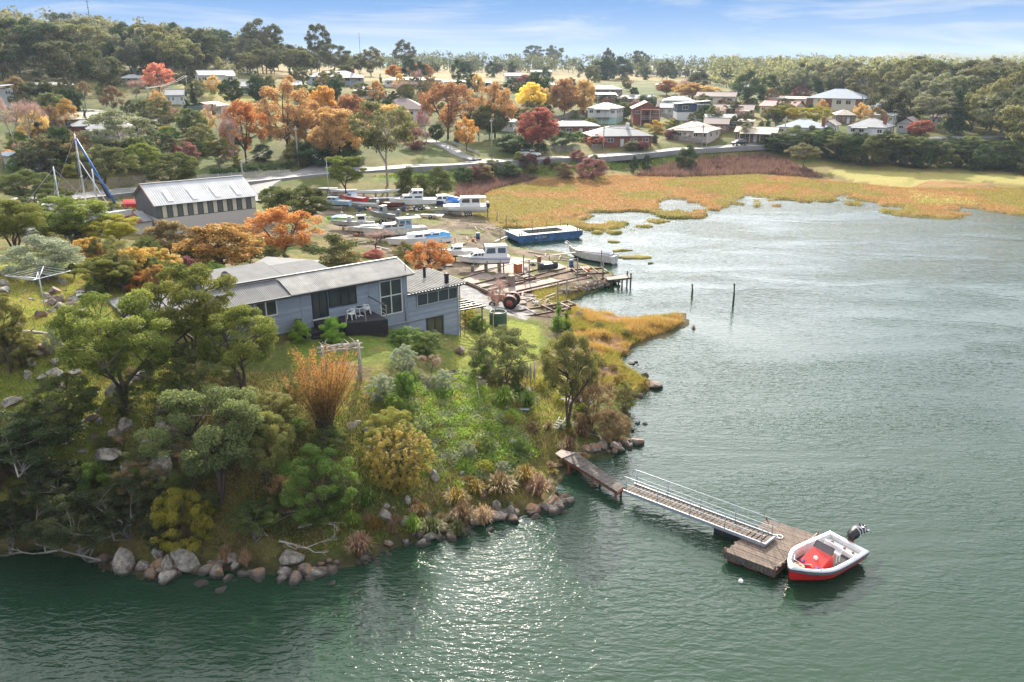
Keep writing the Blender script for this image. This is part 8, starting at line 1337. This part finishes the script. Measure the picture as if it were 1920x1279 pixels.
for k in range(60):
    u = rng.random(); pts = [(650, 985), (760, 975), (860, 940), (960, 905), (1040, 890), (1100, 815), (1150, 790)]; i = int(u*5.99); p = [pts[i][j]+(pts[i+1][j]-pts[i][j])*rng.random() for j in (0, 1)]; X = G(p[0]+rng.uniform(-26, 26), p[1]+rng.uniform(-22, 22)); h = rng.uniform(.35, .9)
    auto(put('tussock', X-Vector((0, 0, .05)), h*rng.uniform(1.1, 1.7), h, ['reed', 'brown', 'reed', 'goldfir', 'tea_grey'][k % 5], 'dry tussock on the bank between the conifer and the jetty', 'tussocks on the shore bank'), 'tussock', ['reed', 'brown', 'reed', 'goldfir', 'tea_grey'][k % 5], X)
pl = mat('dry_flower_head', (.55, .36, .2), .9, var=.2)
for k in range(13):
    X = G(rng.uniform(935, 1003), rng.uniform(722, 752)); t = thing('agapanthus_flower', 'dry tan flower head above the strap leaved clumps', 'flower', X, 0, 'dry flower heads'); h = rng.uniform(.8, 1.1); m = MB(); m.tube([(0, 0, 0), (0, 0, h)], .015, 4); m.build('stalk', MATS_L['green'], t); m = MB(); m.lathe([(.01, h-.08), (.11, h-.02), (.11, h+.06), (.01, h+.12)], 8); m.build('head', pl, t)
for px in (978, 988, 994, 1001):
    X = G(px, 724); t = thing('flower_spire', 'pale tall flower spire behind the flower bed', 'flower', X, 0, 'pale flower spires'); m = MB(); m.tube([(0, 0, 0), (.02, 0, .7)], .03, 5); m.build('stalk', MATS_L['silver'], t); m = MB(); m.tube([(.02, 0, .7), (.05, 0, 1.3), (.02, 0, 1.9)], [.09, .1, .03], 7); m.build('spike', mat('spire_pale', (.55, .5, .42), .9, var=.2), t)
# ------------------------------------------------------------------ ground vegetation nobody could count
def cover_points(n, poly):
    xs = [q[0] for q in poly]; ys = [q[1] for q in poly]; out = []
    a = rng.uniform(min(xs), max(xs), n*4); b = rng.uniform(min(ys), max(ys), n*4); k = inpoly(a, b, poly)
    for p, q in zip(a[k][:n], b[k][:n]):
        X = G(p, q)
        if X.z > .22: out.append(X)
    return np.array(out)
def world_points(n, poly, dmax=140, zmin=.22):
    """even over the ground inside a region"""
    c = np.array([G(a, b) for a, b in poly]); lo, hi = c[:, :2].min(0), c[:, :2].max(0); X = rng.uniform(lo, hi, (n*6, 2)); ia = (np.arctan2(X[:, 0], X[:, 1])-AZ[0])/(AZ[1]-AZ[0]); il = np.interp(np.log(np.hypot(X[:, 0], X[:, 1])), LD, np.arange(ND)); ia = np.clip(ia, 0, NA-1.01); il = np.clip(il, 0, ND-1.01); i, j = ia.astype(int), il.astype(int); fa, fl = ia-i, il-j
    z = (TZ[i, j]*(1-fa)+TZ[i+1, j]*fa)*(1-fl)+(TZ[i, j+1]*(1-fa)+TZ[i+1, j+1]*fa)*fl; px, py = proj(X[:, 0], X[:, 1], z); k = inpoly(px, py, poly) & (z > zmin); return np.column_stack([X, z])[k][:n]
def blades(p, h, w, lean=.5, per=3):
    p = np.repeat(p, per, 0); n = len(p); p = p+np.column_stack([rng.normal(0, w*4, (n, 2)), np.zeros(n)-.03]); a = rng.uniform(0, 2*PI, n); hh = h*rng.uniform(.45, 1.2, n); s = np.column_stack([np.cos(a), np.sin(a), 0*a])*w; t = p+np.column_stack([rng.normal(0, lean, (n, 2))*hh[:, None], hh]); v = np.stack([p-s, p+s, t], 1).reshape(-1, 3); return v, np.arange(3*n).reshape(n, 3), np.repeat(rng.random(n), 3)
MATS_L['reedbed'] = leafmat('leaf_reedbed', (.085, .05, .036), (.19, .125, .09), .35); MATS_L['grass'] = leafmat('leaf_grass', (.075, .125, .018), (.24, .24, .045), .5); MATS_L['straw'] = leafmat('leaf_straw', (.17, .13, .045), (.36, .28, .11), .4); MATS_L['samphire'] = leafmat('leaf_samphire', (.20, .125, .04), (.28, .165, .055), .4); MATS_L['samphire_green'] = leafmat('leaf_samphire_green', (.12, .105, .022), (.2, .155, .035), .4)
def stuff(name, label, cat, parts, leaf):
    v = []; f = []; t = []; o = 0
    for a, b, c in parts: v.append(a); f.append(b+o); t.append(c); o += len(a)
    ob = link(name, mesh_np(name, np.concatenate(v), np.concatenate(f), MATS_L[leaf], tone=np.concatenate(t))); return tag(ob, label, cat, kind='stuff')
KN = [(-60, 500), (170, 505), (310, 560), (330, 690), (300, 820), (120, 960), (-60, 900)]; SL = [(560, 720), (700, 715), (880, 700), (1050, 690), (1080, 840), (1040, 930), (800, 1000), (560, 1040), (420, 960)]
stuff('grass', 'green and yellow grass covering the knoll and slope', 'grass', [blades(world_points(17000, KN), .20, .022, .7), blades(world_points(11000, SL), .26, .022, .7), blades(world_points(3000, [(880, 600), (1050, 600), (1080, 690), (900, 700)]), .12, .02, .7)], 'grass')
stuff('dry_grass', 'straw coloured dry grass between the rocks and shrubs', 'grass', [blades(world_points(5500, KN), .3, .02, .7), blades(world_points(5000, SL), .42, .02, .6), blades(world_points(2500, [(300, 700), (560, 700), (620, 960), (420, 1040), (300, 900)]), .45, .02, .7)], 'straw')
SPIT_PX = [(1075, 575), (1300, 570), (1310, 612), (1220, 650), (1175, 682), (1235, 735), (1190, 765), (1130, 720), (1100, 660), (1060, 600)]
q = world_points(22000, SPIT_PX, zmin=.1); g1 = fbm(q[:, 0], q[:, 1], 3.2, 4); g2 = fbm(q[:, 0]+40, q[:, 1], 2.0, 3); e1 = (g1 > .5) & (g2 > .40); e2 = (g1 <= .5) & (g2 > .44); e3 = (g2 <= .42)
stuff('salt_grass', 'orange gold salt grass on the spit below the lawn', 'grass', [blades(q[e1 & (g2 > .55)], .75, .03, .45), blades(q[e1 & (g2 <= .55)], .45, .03, .5)], 'samphire')
stuff('salt_grass_green', 'olive rushes among the orange grass of the spit', 'grass', [blades(q[e2], .5, .03, .45), blades(world_points(1200, [(1000, 545), (1110, 535), (1075, 565), (1010, 580)], zmin=.05), .4, .03, .45)], 'samphire_green')
stuff('dead_salt_grass', 'brown dead stalks between the orange grass of the spit', 'grass', [blades(q[e3], .35, .025, .6)], 'reed')
grove(16, [(1085, 600), (1150, 600), (1190, 650), (1180, 700), (1210, 730), (1170, 750), (1120, 700)], 'low rusty shrub standing in the orange spit grass', 'shrubs in the spit grass', [('loose_bush', 'olive', 1.3), ('loose_bush', 'brown', 1.3), ('loose_bush', 'goldfir', 1.3)], (.5, 1.1), 'scrub_bush')
scatter_rocks(26, [(1085, 590), (1110, 640), (1130, 690), (1170, 690), (1200, 722)], 14, (.25, .7), 'grey stone half buried in the spit grass', 'stones in the spit grass', (0, 2), name='field_stone')
def marshpts(n, zmin=.1): return world_points(n, [(860, 390), (900, 352), (1100, 330), (1440, 322), (1560, 340), (1700, 352), (1930, 352), (1930, 415), (1500, 395), (1100, 440), (960, 440)], zmin=zmin)
q = marshpts(42000, .06); g_ = fbm(q[:, 0], q[:, 1], 9, 4); hi_ = (g_ < .5) & (q[:, 2] > .22)
stuff('samphire', 'orange samphire carpeting the salt marsh', 'marsh plants', [blades(q[hi_], .22, .09, .5, 2)], 'samphire'); stuff('green_samphire', 'olive green samphire along the marsh channels', 'marsh plants', [blades(q[~hi_], .22, .09, .5, 2)], 'samphire_green')
stuff('reeds', 'brown reeds at the back of the marsh', 'reeds', [blades(world_points(4200, [(1190, 330), (1280, 300), (1430, 288), (1480, 306), (1545, 335), (1420, 326), (1280, 332)]), 1.3, .07, .25), blades(world_points(2400, [(850, 385), (862, 345), (980, 328), (1010, 334), (920, 356), (880, 382)]), 1.0, .07, .3)], 'reedbed')
stuff('bank_weeds', 'green weeds on the road embankment', 'weeds', [blades(world_points(5000, [(700, 332), (960, 306), (1280, 290), (1460, 278), (1470, 286), (1290, 302), (1200, 314), (960, 332), (800, 345)]), .55, .09, .5)], 'green')
c = world_points(330, [(700, 715), (880, 700), (960, 770), (1010, 860), (930, 930), (820, 900), (760, 830), (700, 790)])
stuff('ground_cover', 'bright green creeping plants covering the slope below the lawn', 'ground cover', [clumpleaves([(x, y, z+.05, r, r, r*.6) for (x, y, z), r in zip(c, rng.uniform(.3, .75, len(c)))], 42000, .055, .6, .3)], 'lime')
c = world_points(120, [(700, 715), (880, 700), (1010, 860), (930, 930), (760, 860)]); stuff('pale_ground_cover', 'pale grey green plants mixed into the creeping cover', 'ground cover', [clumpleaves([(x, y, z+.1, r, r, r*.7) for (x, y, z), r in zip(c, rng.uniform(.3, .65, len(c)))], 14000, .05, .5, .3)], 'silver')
c = world_points(260, [(-40, 780), (120, 850), (330, 700), (560, 700), (660, 800), (700, 960), (560, 1050), (250, 1030), (-40, 1000)])
stuff('undergrowth', 'brown and olive scrub undergrowth beneath the shore trees', 'undergrowth', [clumpleaves([(x, y, z+.1, r, r, r*.75) for (x, y, z), r in zip(c, rng.uniform(.3, .9, len(c)))], 30000, .05, .4, .3)], 'olive')
c = world_points(170, [(-40, 850), (330, 760), (560, 780), (640, 900), (600, 1050), (250, 1040), (-40, 1010)]); stuff('dark_undergrowth', 'dark green undergrowth along the shaded shore', 'undergrowth', [clumpleaves([(x, y, z+.2, r, r, r*.8) for (x, y, z), r in zip(c, rng.uniform(.4, 1.0, len(c)))], 24000, .05, .4, .3)], 'tea')
c = world_points(200, [(600, 372), (900, 378), (960, 440), (1100, 500), (1000, 560), (860, 500), (640, 440)]); stuff('yard_weeds', 'low weeds growing through the boatyard dirt', 'weeds', [clumpleaves([(x, y, z, r, r, r*.35) for (x, y, z), r in zip(c, rng.uniform(.25, .9, len(c)))], 14000, .07, .5, .2)], 'olive')
# ------------------------------------------------------------------ the air: thin haze that far things fade into
def haze():
    m = bpy.data.materials.new('haze_air'); m.use_nodes = True; nt = m.node_tree; nt.nodes.remove(nt.nodes['Principled BSDF']); v = nt.nodes.new('ShaderNodeVolumePrincipled')
    v.inputs['Color'].default_value = (.7, .85, 1, 1); v.inputs['Density'].default_value = 0.00013; v.inputs['Anisotropy'].default_value = 0; nt.links.new(v.outputs[0], nt.nodes['Material Output'].inputs['Volume'])
    o = MB().b2((-3000, -80, -8), (3000, 3260, 86)).build('haze', m); tag(o, 'thin blue haze over the distant land', 'haze', kind='stuff')
haze()
# ------------------------------------------------------------------ labels of look-alikes: what each stands nearest to
MARKS = [(238, 1050, 'largest shoreline boulder'), (352, 1050, 'split shoreline boulder'), (535, 1065, 'bright orange boulder'), (580, 1040, 'bleached branches'), (676, 1010, 'straw coloured shore tussock'), (752, 880, 'golden conifer'), (612, 760, 'orange broom shrub'), (645, 680, 'log arch'), (240, 740, 'bent wattle trunk'), (300, 880, 'cleft boulder'), (90, 540, 'clothes line'), (120, 590, 'knoll outcrop'), (40, 665, 'dry stone wall'), (945, 670, 'broad grey bush'), (1064, 720, 'slender shore tree'), (1048, 595, 'upright juniper'), (895, 712, 'wooden garden steps'), (965, 740, 'flower bed'), (1050, 860, 'jetty head'), (1040, 945, 'rocky point'), (1130, 835, 'stones beside the jetty'), (1222, 722, 'flat reef rock'), (1270, 600, 'spit tip'), (950, 565, 'red tractor'), (909, 490, 'canopy cruiser'), (742, 435, 'old timber cruiser'), (1020, 448, 'blue barge'), (872, 390, 'catamaran'), (1027, 497, 'black drum float'), (500, 540, 'grey house roof'), (370, 395, 'corrugated shed'), (160, 340, 'tallest silver mast'), (535, 440, 'bright orange tree'), (85, 480, 'wide silvery shrub'),
 (166, 230, 'olive long shed'), (215, 245, 'pale feathery gum'), (64, 238, 'gazebo'), (88, 312, 'white garden shed'), (140, 140, 'tall dark gum'), (252, 150, 'motorhome shelter'), (300, 150, 'pink and red tree'), (410, 153, 'white hillside house'), (380, 208, 'green metal shed'), (540, 220, 'pale gold tree'), (462, 245, 'orange birch'), (632, 148, 'wide hipped house'), (775, 155, 'long white roofed house'), (727, 270, 'tall pale gum'), (752, 210, 'big brown grey roof'), (840, 205, 'brown oak'), (1010, 245, 'red tree'), (1058, 185, 'tall orange poplar'), (922, 255, 'driveway power pole'), (1128, 215, 'mint house'), (1166, 260, 'brick bungalow'), (1212, 220, 'red brick gable house'), (1298, 210, 'modern blue house'), (1288, 250, 'cream bungalow'), (1415, 255, 'tan roofed house'), (1496, 245, 'white weatherboard bungalow'), (1562, 192, 'school hall'), (1456, 205, 'red roofed house'), (1372, 212, 'brown brick house'), (1622, 245, 'pale grey bungalow'), (1745, 210, 'pale rounded gum'), (1890, 210, 'white forest edge house'), (1188, 190, 'long brick house'), (1140, 125, 'dark pine mass'), (1015, 135, 'far white roofed house'), (1505, 295, 'rounded bank tree'), (1790, 200, 'tall dark conifer'), (500, 80, 'ragged skyline gum'), (186, 40, 'radio mast'), (1270, 130, 'greenhouse roofs'), (1310, 150, 'spreading field tree')]
ORD = ['', 'second ', 'third ', 'fourth ', 'fifth ']; DONE = {}
for o, noun, X in AUTO:
    px, py = proj(*X); b = min(MARKS, key=lambda m: (m[0]-px)**2+(1.6*(m[1]-py))**2); dx, dy = px-b[0], py-b[1]
    side = ('to the right of' if dx > 0 else 'to the left of') if abs(dx) > 1.2*abs(dy) else ('in front of' if dy > 0 else 'behind'); DONE.setdefault((noun, side, b[2]), []).append((dx*dx+dy*dy, o))
for (noun, side, mark), li in DONE.items():
    li.sort(key=lambda q: q[0])
    for k, (_, o) in enumerate(li[:5]): o['label'] = f'{noun}, {ORD[k]}nearest {side} the {mark}' if len(li) > 1 else f'{noun} {side} the {mark}'
